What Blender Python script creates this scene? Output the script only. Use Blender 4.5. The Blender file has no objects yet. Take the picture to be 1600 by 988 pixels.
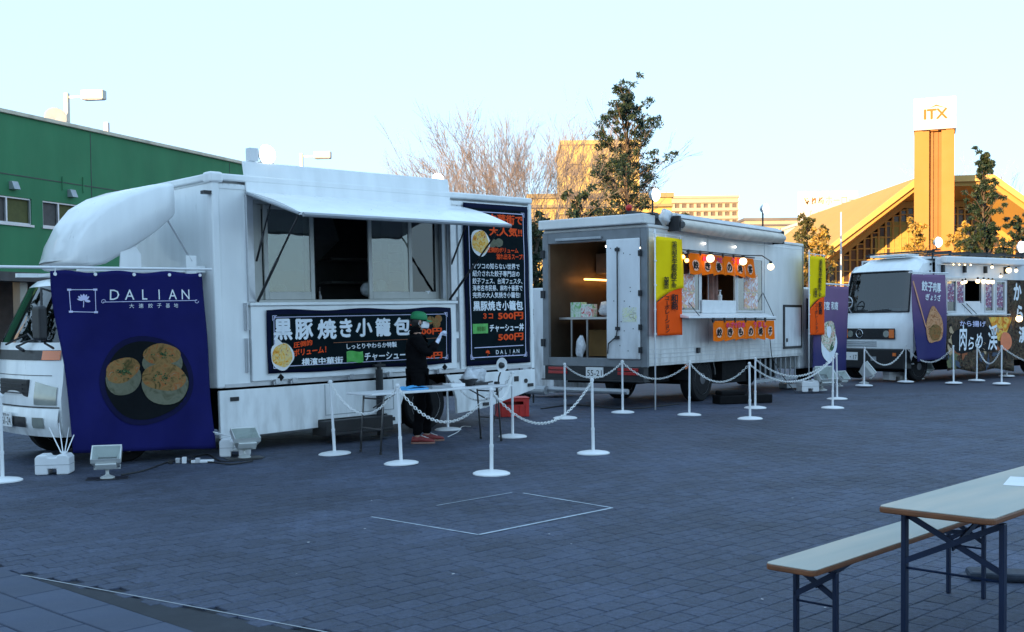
import bpy, math, random
import numpy as np
from mathutils import Matrix, Vector, Euler
R_ = math.radians
sc = bpy.context.scene
COL = sc.collection

# ---------------------------------------------------------------- camera
F_PX, CY_PX, CAM_H = 1740.0, 561.0, 1.6
ROLL, PITCH = 0.010, R_(2.0)
cam_d = bpy.data.cameras.new('camera')
cam = bpy.data.objects.new('camera', cam_d)
COL.objects.link(cam)
_cp, _sp = math.cos(PITCH), math.sin(PITCH)
_c, _s = math.cos(ROLL), math.sin(ROLL)
_r = Vector((1, 0, 0)); _u = Vector((0, _sp, _cp)); _f = Vector((0, _cp, -_sp))
CR = _c * _r - _s * _u; CU = _s * _r + _c * _u; CF = _f
cm = Matrix((CR, CU, -CF)).transposed().to_4x4()
cm.translation = (0, 0, CAM_H)
cam.matrix_world = cm
cam_d.sensor_width = 36.0
cam_d.lens = F_PX / 1600 * 36.0
cam_d.shift_y = (CY_PX - 494) / 1600
cam_d.clip_start = 0.1
cam_d.clip_end = 3000
sc.camera = cam

# ---------------------------------------------------------------- light
SUN_EL, SUN_AZ = 8.0, 36.0      # light travels towards +Y turned 36 degrees to +X
w = bpy.data.worlds.new('World'); sc.world = w; w.use_nodes = True
nt = w.node_tree; nt.nodes.clear()
wo = nt.nodes.new('ShaderNodeOutputWorld'); bg = nt.nodes.new('ShaderNodeBackground')
sky = nt.nodes.new('ShaderNodeTexSky'); sky.sky_type = 'NISHITA'; sky.sun_disc = False
sky.sun_elevation = R_(SUN_EL); sky.sun_rotation = R_(180 + SUN_AZ)
sky.air_density = 1.0; sky.dust_density = 0.3; sky.ozone_density = 3.0
mx = nt.nodes.new('ShaderNodeMix'); mx.data_type = 'RGBA'; mx.blend_type = 'MULTIPLY'
mx.inputs[0].default_value = 1.0
mx.inputs[7].default_value = (0.95, 1.27, 1.58, 1)
gm = nt.nodes.new('ShaderNodeGamma'); gm.inputs[1].default_value = 0.20
nt.links.new(sky.outputs[0], gm.inputs[0]); nt.links.new(gm.outputs[0], mx.inputs[6]); nt.links.new(mx.outputs[2], bg.inputs[0])
bg.inputs[1].default_value = 0.12
nt.links.new(bg.outputs[0], wo.inputs[0])
SKY_TINT = mx
sun_d = bpy.data.lights.new('sun', 'SUN'); sun = bpy.data.objects.new('sun', sun_d); COL.objects.link(sun)
sun_d.energy = 2.0; sun_d.angle = R_(0.5); sun_d.color = (1.0, 0.62, 0.30)
_e, _a = R_(SUN_EL), R_(SUN_AZ)
sdir = Vector((math.sin(_a) * math.cos(_e), math.cos(_a) * math.cos(_e), -math.sin(_e)))
sun.rotation_mode = 'QUATERNION'; sun.rotation_quaternion = sdir.to_track_quat('-Z', 'Y')
sc.view_settings.view_transform = 'Standard'; sc.view_settings.look = 'None'
sc.view_settings.gamma = 1.0; sc.view_settings.exposure = 2.75
try:
    sc.cycles.use_denoising = True
    sc.cycles.max_bounces = 6; sc.cycles.transparent_max_bounces = 12
    sc.cycles.sample_clamp_indirect = 4.0
except Exception:
    pass

# ---------------------------------------------------------------- point maths
def ray(px, py):
    return CF + (px - 800) / F_PX * CR - (py - CY_PX) / F_PX * CU
def G(px, py, z=0.0):
    d = ray(px, py); t = (z - CAM_H) / d.z
    return Vector((d.x * t, d.y * t, z))
def at(px, py, Y):
    d = ray(px, py); t = Y / d.y
    return Vector((d.x * t, Y, CAM_H + d.z * t))
def frame(X, Y, h, tl=0.0, tr=0.0):
    u = Vector((math.cos(h) * math.cos(tl), math.sin(h) * math.cos(tl), math.sin(tl)))
    v0 = Vector((-math.sin(h), math.cos(h), 0)); w0 = u.cross(v0)
    v = v0 * math.cos(tr) + w0 * math.sin(tr); ww = u.cross(v)
    m = Matrix((u, v, ww)).transposed().to_4x4(); m.translation = (X, Y, 0)
    return m
T = Matrix.Translation
RX = lambda a: Matrix.Rotation(a, 4, 'X')
RY = lambda a: Matrix.Rotation(a, 4, 'Y')
RZ = lambda a: Matrix.Rotation(a, 4, 'Z')

# ---------------------------------------------------------------- materials
def mat(name, col, rough=0.6, metal=0.0, var=0.12, scale=6.0, bump=0.0, bscale=60.0, emit=None, es=0.0,
        spec=0.5, coat=0.0, col2=None, thr=(0.4, 0.65), rvar=0.15, stretch=None, coords='Object', island=0.0):
    m = bpy.data.materials.new(name); m.use_nodes = True
    n = m.node_tree.nodes; l = m.node_tree.links; b = n['Principled BSDF']
    tc = n.new('ShaderNodeTexCoord'); mp = n.new('ShaderNodeMapping')
    l.new(tc.outputs[coords], mp.inputs[0])
    if stretch: mp.inputs['Scale'].default_value = stretch
    nz = n.new('ShaderNodeTexNoise'); nz.inputs['Scale'].default_value = scale; nz.inputs['Detail'].default_value = 5
    l.new(mp.outputs[0], nz.inputs[0])
    rp = n.new('ShaderNodeValToRGB')
    c = tuple(col) + (1,)
    if col2 is None:
        lo = tuple(x * (1 - var) for x in col) + (1,); hi = tuple(min(1, x * (1 + var)) for x in col) + (1,)
        rp.color_ramp.elements[0].color = lo; rp.color_ramp.elements[1].color = hi
        rp.color_ramp.elements[0].position = .25; rp.color_ramp.elements[1].position = .75
    else:
        rp.color_ramp.elements[0].color = c; rp.color_ramp.elements[1].color = tuple(col2) + (1,)
        rp.color_ramp.elements[0].position = thr[0]; rp.color_ramp.elements[1].position = thr[1]
    l.new(nz.outputs['Fac'], rp.inputs[0])
    out = rp.outputs[0]
    if island:
        g = n.new('ShaderNodeNewGeometry'); oi = n.new('ShaderNodeObjectInfo'); ad = n.new('ShaderNodeMath'); ad.operation = 'ADD'
        fr = n.new('ShaderNodeMath'); fr.operation = 'FRACT'
        l.new(g.outputs['Random Per Island'], ad.inputs[0]); l.new(oi.outputs['Random'], ad.inputs[1]); l.new(ad.outputs[0], fr.inputs[0])
        mr = n.new('ShaderNodeMapRange'); mr.inputs[3].default_value = 1 - island; mr.inputs[4].default_value = 1 + island
        l.new(fr.outputs[0], mr.inputs[0])
        mm = n.new('ShaderNodeVectorMath'); mm.operation = 'SCALE'
        l.new(out, mm.inputs[0]); l.new(mr.outputs[0], mm.inputs['Scale']); out = mm.outputs[0]
    l.new(out, b.inputs['Base Color'])
    b.inputs['Metallic'].default_value = metal
    b.inputs['Specular IOR Level'].default_value = spec
    if coat: b.inputs['Coat Weight'].default_value = coat; b.inputs['Coat Roughness'].default_value = .08
    mr = n.new('ShaderNodeMapRange'); mr.inputs[3].default_value = max(0.02, rough - rvar * rough); mr.inputs[4].default_value = min(1, rough + rvar * rough)
    nz2 = n.new('ShaderNodeTexNoise'); nz2.inputs['Scale'].default_value = scale * 3.1; nz2.inputs['Detail'].default_value = 3
    l.new(mp.outputs[0], nz2.inputs[0]); l.new(nz2.outputs['Fac'], mr.inputs[0]); l.new(mr.outputs[0], b.inputs['Roughness'])
    if bump:
        nb = n.new('ShaderNodeTexNoise'); nb.inputs['Scale'].default_value = bscale; nb.inputs['Detail'].default_value = 4
        l.new(mp.outputs[0], nb.inputs[0])
        bp = n.new('ShaderNodeBump'); bp.inputs['Strength'].default_value = bump; bp.inputs['Distance'].default_value = .01
        l.new(nb.outputs['Fac'], bp.inputs['Height']); l.new(bp.outputs[0], b.inputs['Normal'])
    if emit is not None:
        b.inputs['Emission Color'].default_value = tuple(emit) + (1,); b.inputs['Emission Strength'].default_value = es
    return m

def glass_mat(name, tint=(.8, .9, .9), f0=.08, rough=.02):
    """thin sheet: tinted see-through plus mirror reflection growing at glancing angles, alike from both sides"""
    m = bpy.data.materials.new(name); m.use_nodes = True
    n = m.node_tree.nodes; l = m.node_tree.links; n.clear()
    o = n.new('ShaderNodeOutputMaterial'); mixs = n.new('ShaderNodeMixShader'); tr = n.new('ShaderNodeBsdfTransparent')
    gl = n.new('ShaderNodeBsdfGlossy'); tr.inputs[0].default_value = tuple(tint) + (1,); gl.inputs['Roughness'].default_value = rough
    nz = n.new('ShaderNodeTexNoise'); nz.inputs['Scale'].default_value = 2.5
    tc = n.new('ShaderNodeTexCoord'); l.new(tc.outputs['Object'], nz.inputs[0])
    bp = n.new('ShaderNodeBump'); bp.inputs['Strength'].default_value = .06; bp.inputs['Distance'].default_value = .05
    l.new(nz.outputs['Fac'], bp.inputs['Height']); l.new(bp.outputs[0], gl.inputs['Normal'])
    g = n.new('ShaderNodeNewGeometry'); d = n.new('ShaderNodeVectorMath'); d.operation = 'DOT_PRODUCT'
    l.new(g.outputs['Incoming'], d.inputs[0]); l.new(g.outputs['Normal'], d.inputs[1])
    def mth(op, a, b=None):
        x = n.new('ShaderNodeMath'); x.operation = op
        for k, v in ((0, a), (1, b)):
            if v is None: continue
            if isinstance(v, (int, float)): x.inputs[k].default_value = v
            else: l.new(v, x.inputs[k])
        return x.outputs[0]
    c = mth('SUBTRACT', 1.0, mth('ABSOLUTE', d.outputs['Value'])); f = mth('ADD', mth('MULTIPLY', mth('POWER', c, 5.0), 1 - f0), f0)
    l.new(f, mixs.inputs[0]); l.new(tr.outputs[0], mixs.inputs[1]); l.new(gl.outputs[0], mixs.inputs[2])
    l.new(mixs.outputs[0], o.inputs[0])
    return m

M = {}
M['white_paint'] = mat('white_paint', (.84, .86, .86), .32, coat=.4, var=.06, scale=2.2, rvar=.35, stretch=(2.2, 2.2, .35))
def add_grime(m, z0, z1, amt, col=(.16, .14, .12)):
    """dirt splashed up from the road: noise-edged, thickest at the bottom of the bodywork"""
    n = m.node_tree.nodes; l = m.node_tree.links; b = n['Principled BSDF']; src = b.inputs['Base Color'].links[0].from_socket
    tc = n.new('ShaderNodeTexCoord'); sp = n.new('ShaderNodeSeparateXYZ'); l.new(tc.outputs['Object'], sp.inputs[0])
    mp = n.new('ShaderNodeMapping'); mp.inputs['Scale'].default_value = (3, 3, .8); l.new(tc.outputs['Object'], mp.inputs[0])
    nz = n.new('ShaderNodeTexNoise'); nz.inputs['Scale'].default_value = 2.4; nz.inputs['Detail'].default_value = 8; l.new(mp.outputs[0], nz.inputs[0])
    a = n.new('ShaderNodeMapRange'); a.inputs[1].default_value = z1; a.inputs[2].default_value = z0; l.new(sp.outputs['Z'], a.inputs[0])
    c = n.new('ShaderNodeMapRange'); c.inputs[1].default_value = .40; c.inputs[2].default_value = .72; c.inputs[4].default_value = amt; l.new(nz.outputs['Fac'], c.inputs[0])
    d = n.new('ShaderNodeMath'); d.operation = 'MULTIPLY_ADD'; d.inputs[2].default_value = 0; l.new(a.outputs[0], d.inputs[0]); l.new(c.outputs[0], d.inputs[1])
    e = n.new('ShaderNodeMath'); e.operation = 'MULTIPLY_ADD'; e.inputs[1].default_value = .12; l.new(c.outputs[0], e.inputs[0]); l.new(d.outputs[0], e.inputs[2])
    mx_ = n.new('ShaderNodeMix'); mx_.data_type = 'RGBA'; mx_.inputs[7].default_value = tuple(col) + (1,)
    l.new(e.outputs[0], mx_.inputs[0]); l.new(src, mx_.inputs[6]); l.new(mx_.outputs[2], b.inputs['Base Color'])
add_grime(M['white_paint'], .1, .95, .5)
M['white_dirty'] = mat('white_dirty', (.70, .72, .74), .45, var=.10, scale=3, stretch=(1, 1, .4), rvar=.3)
M['grey_body'] = mat('grey_body', (.68, .68, .67), .42, var=.09, scale=3, stretch=(1, 1, .3), metal=.15)
add_grime(M['white_dirty'], .3, 1.6, .7); add_grime(M['grey_body'], .5, 1.8, .6)
M['alu'] = mat('alu', (.55, .56, .58), .38, metal=.7, var=.08, scale=8)
M['frame_grey'] = mat('frame_grey', (.19, .205, .22), .5, metal=.2, var=.15, scale=5)
M['alu_dull'] = mat('alu_dull', (.36, .38, .40), .5, metal=.4, var=.12, scale=5)
M['dark_metal'] = mat('dark_metal', (.03, .032, .036), .5, metal=.4, var=.2)
M['chassis'] = mat('chassis', (.009, .009, .010), .8, var=.3, spec=.1)
M['black_plastic'] = mat('black_plastic', (.015, .015, .017), .45, var=.2)
M['rubber'] = mat('rubber', (.012, .012, .013), .85, var=.25, scale=20, spec=.2)
M['chrome'] = mat('chrome', (.7, .7, .72), .2, metal=1, var=.05)
M['stainless'] = mat('stainless', (.45, .45, .45), .35, metal=.8, var=.1, scale=4)
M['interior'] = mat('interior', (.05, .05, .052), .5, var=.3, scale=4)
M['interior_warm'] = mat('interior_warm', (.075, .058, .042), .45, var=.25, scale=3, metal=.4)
M['glass'] = glass_mat('glass', (.60, .66, .62), .16)
M['windshield'] = glass_mat('windshield', (.12, .16, .18), .10)
M['pane_clear'] = glass_mat('pane_clear', (.8, .85, .84), .06)
M['white_plastic'] = mat('white_plastic', (.72, .73, .74), .4, var=.05)
M['white_matte'] = mat('white_matte', (.75, .75, .74), .75, var=.06)
M['amber'] = mat('amber', (.75, .16, .02), .25, var=.1, coat=.5)
M['red_lens'] = mat('red_lens', (.35, .02, .02), .25, var=.1, coat=.5)
M['lens'] = mat('lens', (.30, .32, .28), .12, metal=.3, var=.15, coat=1)
M['indigo_cloth'] = mat('indigo_cloth', (.010, .011, .095), .9, var=.12, scale=3, bump=.15, bscale=300, spec=.15)
M['board'] = mat('board', (.003, .009, .012), .8, var=.3, scale=4, spec=.08)
M['board_border'] = mat('board_border', (.004, .007, .028), .8, var=.2, scale=4, spec=.1)
M['ink_white'] = mat('ink_white', (.78, .82, .86), .6, spec=.08, var=.04)
M['ink_lilac'] = mat('ink_lilac', (.60, .60, .82), .6, spec=.08, var=.05)
M['ink_red'] = mat('ink_red', (.85, .09, .02), .6, spec=.08, var=.08)
M['ink_black'] = mat('ink_black', (.012, .012, .014), .6, spec=.08, var=.1)
M['ink_pink'] = mat('ink_pink', (.75, .05, .16), .6, spec=.08, var=.1)
M['green_tape'] = mat('green_tape', (.09, .42, .08), .4, var=.25, scale=14)
M['steel_tube'] = mat('steel_tube', (.20, .19, .18), .35, metal=.8, var=.15)
M['white_metal'] = mat('white_metal', (.76, .77, .78), .4, var=.04)
M['cable'] = mat('cable', (.02, .02, .022), .6)
M['string_black'] = M['cable']
M['lamp_white'] = mat('lamp_white', (.9, .9, .85), .4, emit=(1, .97, .88), es=.9)
M['lamp_warm'] = mat('lamp_warm', (.9, .8, .6), .4, emit=(1, .70, .32), es=.75)
M['lamp_orange'] = mat('lamp_orange', (.9, .5, .2), .4, emit=(1, .38, .08), es=1.5)
M['tube_light'] = mat('tube_light', (.9, .9, .8), .4, emit=(1, .95, .75), es=1.6)
M['red_plastic'] = mat('red_plastic', (.62, .02, .015), .4, var=.1)
M['blue_plastic'] = mat('blue_plastic', (.08, .38, .72), .4, var=.15, scale=30)
M['cloud_bag'] = mat('cloud_bag', (.55, .57, .60), .35, var=.25, scale=18)

def paper(name, cols, scale=7.0, rough=.7, dist=1.5):
    """multi-coloured printed picture: noise driven constant ramp"""
    m = bpy.data.materials.new(name); m.use_nodes = True
    n = m.node_tree.nodes; l = m.node_tree.links; b = n['Principled BSDF']
    tc = n.new('ShaderNodeTexCoord'); nz = n.new('ShaderNodeTexNoise'); nz.inputs['Scale'].default_value = scale
    nz.inputs['Detail'].default_value = 3; nz.inputs['Distortion'].default_value = dist
    l.new(tc.outputs['Object'], nz.inputs[0])
    rp = n.new('ShaderNodeValToRGB'); e = rp.color_ramp.elements
    k = len(cols)
    for i, c in enumerate(cols):
        p = .3 + .42 * i / max(1, k - 1)
        if i < 2: el = e[i]; el.position = p
        else: el = e.new(p)
        el.color = tuple(c) + (1,)
    l.new(nz.outputs['Fac'], rp.inputs[0]); l.new(rp.outputs[0], b.inputs['Base Color']); b.inputs['Roughness'].default_value = rough; b.inputs['Specular IOR Level'].default_value = .12
    return m
M['bun_top'] = paper('bun_top', [(.07, .06, .02), (.20, .11, .04), (.27, .16, .06), (.30, .10, .03), (.24, .20, .11)], 9)
M['bun_side'] = paper('bun_side', [(.09, .09, .055), (.16, .16, .11), (.11, .115, .08)], 6)
M['garnish'] = paper('garnish', [(.01, .03, .02), (.03, .08, .03), (.35, .30, .12)], 25)
M['food_orange'] = paper('food_orange', [(.55, .16, .03), (.80, .42, .06), (.75, .62, .30), (.45, .10, .04)], 14)
M['food_bowl'] = paper('food_bowl', [(.75, .55, .40), (.55, .25, .16), (.80, .76, .66), (.10, .20, .06), (.50, .14, .06)], 9)
M['poster'] = paper('poster', [(.78, .74, .72), (.75, .80, .84), (.60, .25, .22), (.75, .60, .30), (.70, .70, .74)], 9)
M['poster_b'] = paper('poster_b', [(.75, .76, .80), (.35, .10, .14), (.15, .12, .25), (.70, .66, .68), (.65, .20, .10)], 8)
M['wrap'] = paper('wrap', [(.010, .009, .008), (.012, .012, .013), (.09, .05, .03), (.03, .04, .03), (.16, .10, .06), (.03, .035, .06)], 2.6, .7, 4.5)
M['wrap_fire'] = paper('wrap_fire', [(.55, .06, .02), (.80, .30, .02), (.85, .60, .12), (.60, .08, .02)], 3.5, .5, 2)
M['noren'] = mat('noren', (.98, .17, .006), .8, spec=.05, var=.12, scale=5)
M['yellow_cloth'] = mat('yellow_cloth', (.98, .68, .008), .8, spec=.05, var=.06, scale=3)
M['red_cloth'] = mat('red_cloth', (.98, .10, .010), .8, spec=.05, var=.06, scale=3)
def gradz(name, c0, c1, z0, z1, rough=.8):
    m = bpy.data.materials.new(name); m.use_nodes = True
    n = m.node_tree.nodes; l = m.node_tree.links; b = n['Principled BSDF']
    tc = n.new('ShaderNodeTexCoord'); sp = n.new('ShaderNodeSeparateXYZ'); mr = n.new('ShaderNodeMapRange')
    mr.inputs[1].default_value = z0; mr.inputs[2].default_value = z1
    nz = n.new('ShaderNodeTexNoise'); nz.inputs['Scale'].default_value = 3
    l.new(tc.outputs['Object'], sp.inputs[0]); l.new(tc.outputs['Object'], nz.inputs[0])
    ad = n.new('ShaderNodeMath'); ad.operation = 'MULTIPLY_ADD'; ad.inputs[1].default_value = .25
    l.new(nz.outputs['Fac'], ad.inputs[0]); l.new(sp.outputs['Z'], ad.inputs[2]); l.new(ad.outputs[0], mr.inputs[0])
    rp = n.new('ShaderNodeValToRGB'); rp.color_ramp.elements[0].color = tuple(c0) + (1,); rp.color_ramp.elements[1].color = tuple(c1) + (1,)
    l.new(mr.outputs[0], rp.inputs[0]); l.new(rp.outputs[0], b.inputs['Base Color']); b.inputs['Roughness'].default_value = rough
    return m
M['violet_print'] = gradz('violet_print', (.018, .016, .115), (.19, .10, .21), .7, 1.9)

# ---------------------------------------------------------------- mesh builder
class MB:
    def __init__(s): s.v = []; s.f = []; s.mi = []; s.cur = 0; s.mats = []
    def mat(s, m):
        if m not in s.mats: s.mats.append(m)
        s.cur = s.mats.index(m); return s
    def add(s, vs, fs, M_=None):
        o = len(s.v)
        if M_ is not None: vs = [M_ @ Vector(p) for p in vs]
        s.v += [tuple(p) for p in vs]; s.f += [tuple(i + o for i in f) for f in fs]; s.mi += [s.cur] * len(fs); return s
    def box(s, x0, x1, y0, y1, z0, z1, M_=None):
        vs = [(x0, y0, z0), (x1, y0, z0), (x1, y1, z0), (x0, y1, z0), (x0, y0, z1), (x1, y0, z1), (x1, y1, z1), (x0, y1, z1)]
        return s.add(vs, [(3, 2, 1, 0), (4, 5, 6, 7), (0, 1, 5, 4), (1, 2, 6, 5), (2, 3, 7, 6), (3, 0, 4, 7)], M_)
    def quad(s, a, b, c, d): return s.add([a, b, c, d], [(0, 1, 2, 3)])
    def prism(s, poly, a, b, axis='y', M_=None):
        """poly of 2d points; axis y: (x,z) points extruded from y=a to y=b; z: (x,y); x: (y,z)"""
        n = len(poly)
        def P(p, t): return (p[0], t, p[1]) if axis == 'y' else ((p[0], p[1], t) if axis == 'z' else (t, p[0], p[1]))
        vs = [P(p, a) for p in poly] + [P(p, b) for p in poly]
        fs = [tuple(range(n)), tuple(range(2 * n - 1, n - 1, -1))] + [(i, n + i, n + (i + 1) % n, (i + 1) % n) for i in range(n)]
        return s.add(vs, fs, M_)
    def tube(s, pts, r, n=8, cap=True):
        pts = [Vector(p) for p in pts]; rs = r if isinstance(r, (list, tuple)) else [r] * len(pts)
        vs = []; up = None
        for i, p in enumerate(pts):
            t = (pts[min(i + 1, len(pts) - 1)] - pts[max(i - 1, 0)])
            t = t.normalized() if t.length > 1e-9 else Vector((0, 0, 1))
            if up is None: up = t.orthogonal().normalized()
            else:
                up = up - t * up.dot(t); up = up.normalized() if up.length > 1e-6 else t.orthogonal().normalized()
            sd = t.cross(up)
            for k in range(n):
                a = 2 * math.pi * k / n; vs.append(p + (up * math.cos(a) + sd * math.sin(a)) * rs[i])
        fs = []
        for i in range(len(pts) - 1):
            for k in range(n):
                a, b = i * n + k, i * n + (k + 1) % n; fs.append((a, b, b + n, a + n))
        if cap: fs += [tuple(range(n - 1, -1, -1)), tuple(range((len(pts) - 1) * n, len(pts) * n))]
        return s.add(vs, fs)
    def lathe(s, prof, c=(0, 0, 0), n=20, axis='z', M_=None, cap=True):
        vs = []; fs = []
        for r, z in prof:
            for k in range(n):
                a = 2 * math.pi * k / n; x, y = r * math.cos(a), r * math.sin(a)
                p = (x, y, z) if axis == 'z' else ((x, z, y) if axis == 'y' else (z, x, y))
                vs.append((p[0] + c[0], p[1] + c[1], p[2] + c[2]))
        for i in range(len(prof) - 1):
            for k in range(n):
                a, b = i * n + k, i * n + (k + 1) % n; fs.append((a, b, b + n, a + n))
        if cap: fs += [tuple(range(n - 1, -1, -1)), tuple(range((len(prof) - 1) * n, len(prof) * n))]
        return s.add(vs, fs, M_)
    def ball(s, c, r, n=12, m=8, sc3=(1, 1, 1)):
        prof = [(max(1e-4, math.sin(math.pi * i / m)) * r, -math.cos(math.pi * i / m) * r) for i in range(m + 1)]
        vs = []; fs = []
        for rr, z in prof:
            for k in range(n):
                a = 2 * math.pi * k / n; vs.append((c[0] + rr * math.cos(a) * sc3[0], c[1] + rr * math.sin(a) * sc3[1], c[2] + z * sc3[2]))
        for i in range(m):
            for k in range(n):
                a, b = i * n + k, i * n + (k + 1) % n; fs.append((a, b, b + n, a + n))
        return s.add(vs, fs)
    def grid(s, fn, nu, nv, closed=False):
        vs = [fn(i / nu, j / nv) for j in range(nv + 1) for i in range(nu + 1)]
        fs = [(j * (nu + 1) + i, j * (nu + 1) + i + 1, (j + 1) * (nu + 1) + i + 1, (j + 1) * (nu + 1) + i) for j in range(nv) for i in range(nu)]
        return s.add(vs, fs)
    def panel(s, x0, x1, z0, z1, y0, y1, holes=()):
        """slab in the xz plane from y0 to y1 with rectangular holes (x0,x1,z0,z1)"""
        xs = sorted({x0, x1, *[h[0] for h in holes], *[h[1] for h in holes]}); zs = sorted({z0, z1, *[h[2] for h in holes], *[h[3] for h in holes]})
        inside = lambda i, j: 0 <= i < len(xs) - 1 and 0 <= j < len(zs) - 1 and not any(h[0] - 1e-6 <= xs[i] and xs[i + 1] <= h[1] + 1e-6 and h[2] - 1e-6 <= zs[j] and zs[j + 1] <= h[3] + 1e-6 for h in holes)
        idx = {}; vs = []
        def V(i, j, k):
            if (i, j, k) not in idx: idx[(i, j, k)] = len(vs); vs.append((xs[i], (y0, y1)[k], zs[j]))
            return idx[(i, j, k)]
        fs = []
        for i in range(len(xs) - 1):
            for j in range(len(zs) - 1):
                if not inside(i, j): continue
                fs.append((V(i, j, 0), V(i + 1, j, 0), V(i + 1, j + 1, 0), V(i, j + 1, 0)))
                fs.append((V(i, j + 1, 1), V(i + 1, j + 1, 1), V(i + 1, j, 1), V(i, j, 1)))
                if not inside(i - 1, j): fs.append((V(i, j, 1), V(i, j, 0), V(i, j + 1, 0), V(i, j + 1, 1)))
                if not inside(i + 1, j): fs.append((V(i + 1, j, 0), V(i + 1, j, 1), V(i + 1, j + 1, 1), V(i + 1, j + 1, 0)))
                if not inside(i, j - 1): fs.append((V(i, j, 1), V(i + 1, j, 1), V(i + 1, j, 0), V(i, j, 0)))
                if not inside(i, j + 1): fs.append((V(i, j + 1, 0), V(i + 1, j + 1, 0), V(i + 1, j + 1, 1), V(i, j + 1, 1)))
        return s.add(vs, fs)
    def build(s, name, m=None, parent=None, Mw=None, bevel=0.0, smooth=False, seg=2, kind=None, label=None, auto=None):
        me = bpy.data.meshes.new(name); me.from_pydata(s.v, [], s.f)
        if s.mats:
            for k in s.mats: me.materials.append(k)
            me.polygons.foreach_set('material_index', s.mi)
        elif m is not None: me.materials.append(m)
        if smooth: me.polygons.foreach_set('use_smooth', [True] * len(me.polygons))
        me.update()
        o = bpy.data.objects.new(name, me); COL.objects.link(o)
        if parent is not None: o.parent = parent
        if Mw is not None: o.matrix_world = Mw
        if bevel:
            md = o.modifiers.new('bevel', 'BEVEL'); md.width = bevel; md.segments = seg; md.limit_method = 'ANGLE'; md.angle_limit = R_(38)
        if auto and smooth is False:
            me.polygons.foreach_set('use_smooth', [True] * len(me.polygons))
            me.set_sharp_from_angle(angle=R_(auto))
        if kind: o['kind'] = kind
        if label: o['label'] = label
        return o

def tag(o, label=None, cat=None, group=None, kind=None):
    if label: o['label'] = label
    if cat: o['category'] = cat
    if group: o['group'] = group
    if kind: o['kind'] = kind
    return o
ROOTS = []
def thing(name, label, cat, Mw=None, group=None):
    o = bpy.data.objects.new(name, None); COL.objects.link(o)
    o.empty_display_size = .2
    if Mw is not None: o.matrix_world = Mw
    tag(o, label, cat, group); ROOTS.append(o); return o
def kids(o): return [c for c in o.children]
def settle(root, base=None):
    """move the root's origin to the base centre of what it carries"""
    pts = []
    def walk(o, m):
        m2 = m @ o.matrix_basis if o is not root else m
        if o.type == 'MESH':
            for c in o.bound_box: pts.append(m2 @ Vector(c))
        for c in kids(o): walk(c, m2)
    walk(root, Matrix.Identity(4))
    if not pts: return root
    lo = [min(p[i] for p in pts) for i in range(3)]; hi = [max(p[i] for p in pts) for i in range(3)]
    c = Vector(((lo[0] + hi[0]) / 2, (lo[1] + hi[1]) / 2, lo[2])) if base is None else Vector(base)
    root.matrix_world = root.matrix_world @ T(c)
    if root.type == 'MESH': root.data.transform(T(-c))
    for k in kids(root):
        if k.type == 'MESH' and k.data.users == 1 and k.matrix_basis == Matrix.Identity(4):
            k.data.transform(T(-c))
            for g in kids(k):
                if g.type == 'MESH' and g.data.users == 1 and g.matrix_basis == Matrix.Identity(4): g.data.transform(T(-c))
                else: g.matrix_basis = T(-c) @ g.matrix_basis
        else: k.matrix_basis = T(-c) @ k.matrix_basis
    return root
def solo(mb, name, m, label, cat, Mw=None, group=None, kind=None, **kw):
    o = mb.build(name, m, None, Mw, **kw); tag(o, label, cat, group, kind); settle(o); return o
def copy_tree(o, Mw=None, label=None, parent=None):
    c = o.copy(); COL.objects.link(c)
    if parent is not None:
        c.parent = parent; c.matrix_basis = o.matrix_basis.copy()
    if Mw is not None: c.matrix_world = Mw
    if label: c['label'] = label
    for k in kids(o): copy_tree(k, parent=c)
    return c

# ---------------------------------------------------------------- lettering
_tc = {}
def text_geo(s, bold=0.0, line=1.0, align='LEFT'):
    """outline of the words scaled to 0..1, made bolder by overlaid shifted copies"""
    k = (s, bold, line, align)
    if k not in _tc:
        cu = bpy.data.curves.new('txt', 'FONT'); cu.body = s; cu.resolution_u = 2; cu.space_line = line; cu.align_x = align
        ob = bpy.data.objects.new('txt', cu); COL.objects.link(ob)
        me = bpy.data.meshes.new_from_object(ob)
        vs = np.empty(len(me.vertices) * 3); me.vertices.foreach_get('co', vs); vs = vs.reshape(-1, 3)[:, :2]
        fs = [tuple(p.vertices) for p in me.polygons]
        bpy.data.objects.remove(ob); bpy.data.curves.remove(cu); bpy.data.meshes.remove(me)
        av = []; af = []; dp = []
        sh = [(0, 0)] if bold < .015 else [(0, 0), (1, 0), (-1, 0), (0, 1), (0, -1)]
        for q, (a, b) in enumerate(sh):
            o = len(av) and sum(len(x) for x in av); av.append(vs + np.array([a, b]) * bold * .62); dp += [q * .0004] * len(vs); af += [tuple(i + o for i in f) for f in fs]
        vs = np.concatenate(av); lo = vs.min(0); hi = vs.max(0); vs = (vs - lo) / np.maximum(hi - lo, 1e-6)
        _tc[k] = (vs, af, np.array(dp))
    return _tc[k]
def letter(parent, s, x0, x1, z0, z1, m, y=-.004, drape=None, bold=.02, vert=False, rise=0.0, shear=0.0, name='lettering', line=.86, Mw=None):
    """printed words fitted into the box x0..x1, z0..z1 of the parent's xz plane, seen from -y"""
    if vert: s = '\n'.join(s)
    uv, fs, dp = text_geo(s, bold, line, 'CENTER' if vert else 'LEFT')
    xs = x0 + uv[:, 0] * (x1 - x0) + shear * uv[:, 1]; zs = z0 + uv[:, 1] * (z1 - z0) + rise * uv[:, 0]
    vs = [(float(a), (drape(a, b) if drape else 0) + y - float(d), float(b)) for a, b, d in zip(xs, zs, dp)]
    mb = MB(); mb.add(vs, fs); return mb.build(name, m, parent, Mw)
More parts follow.
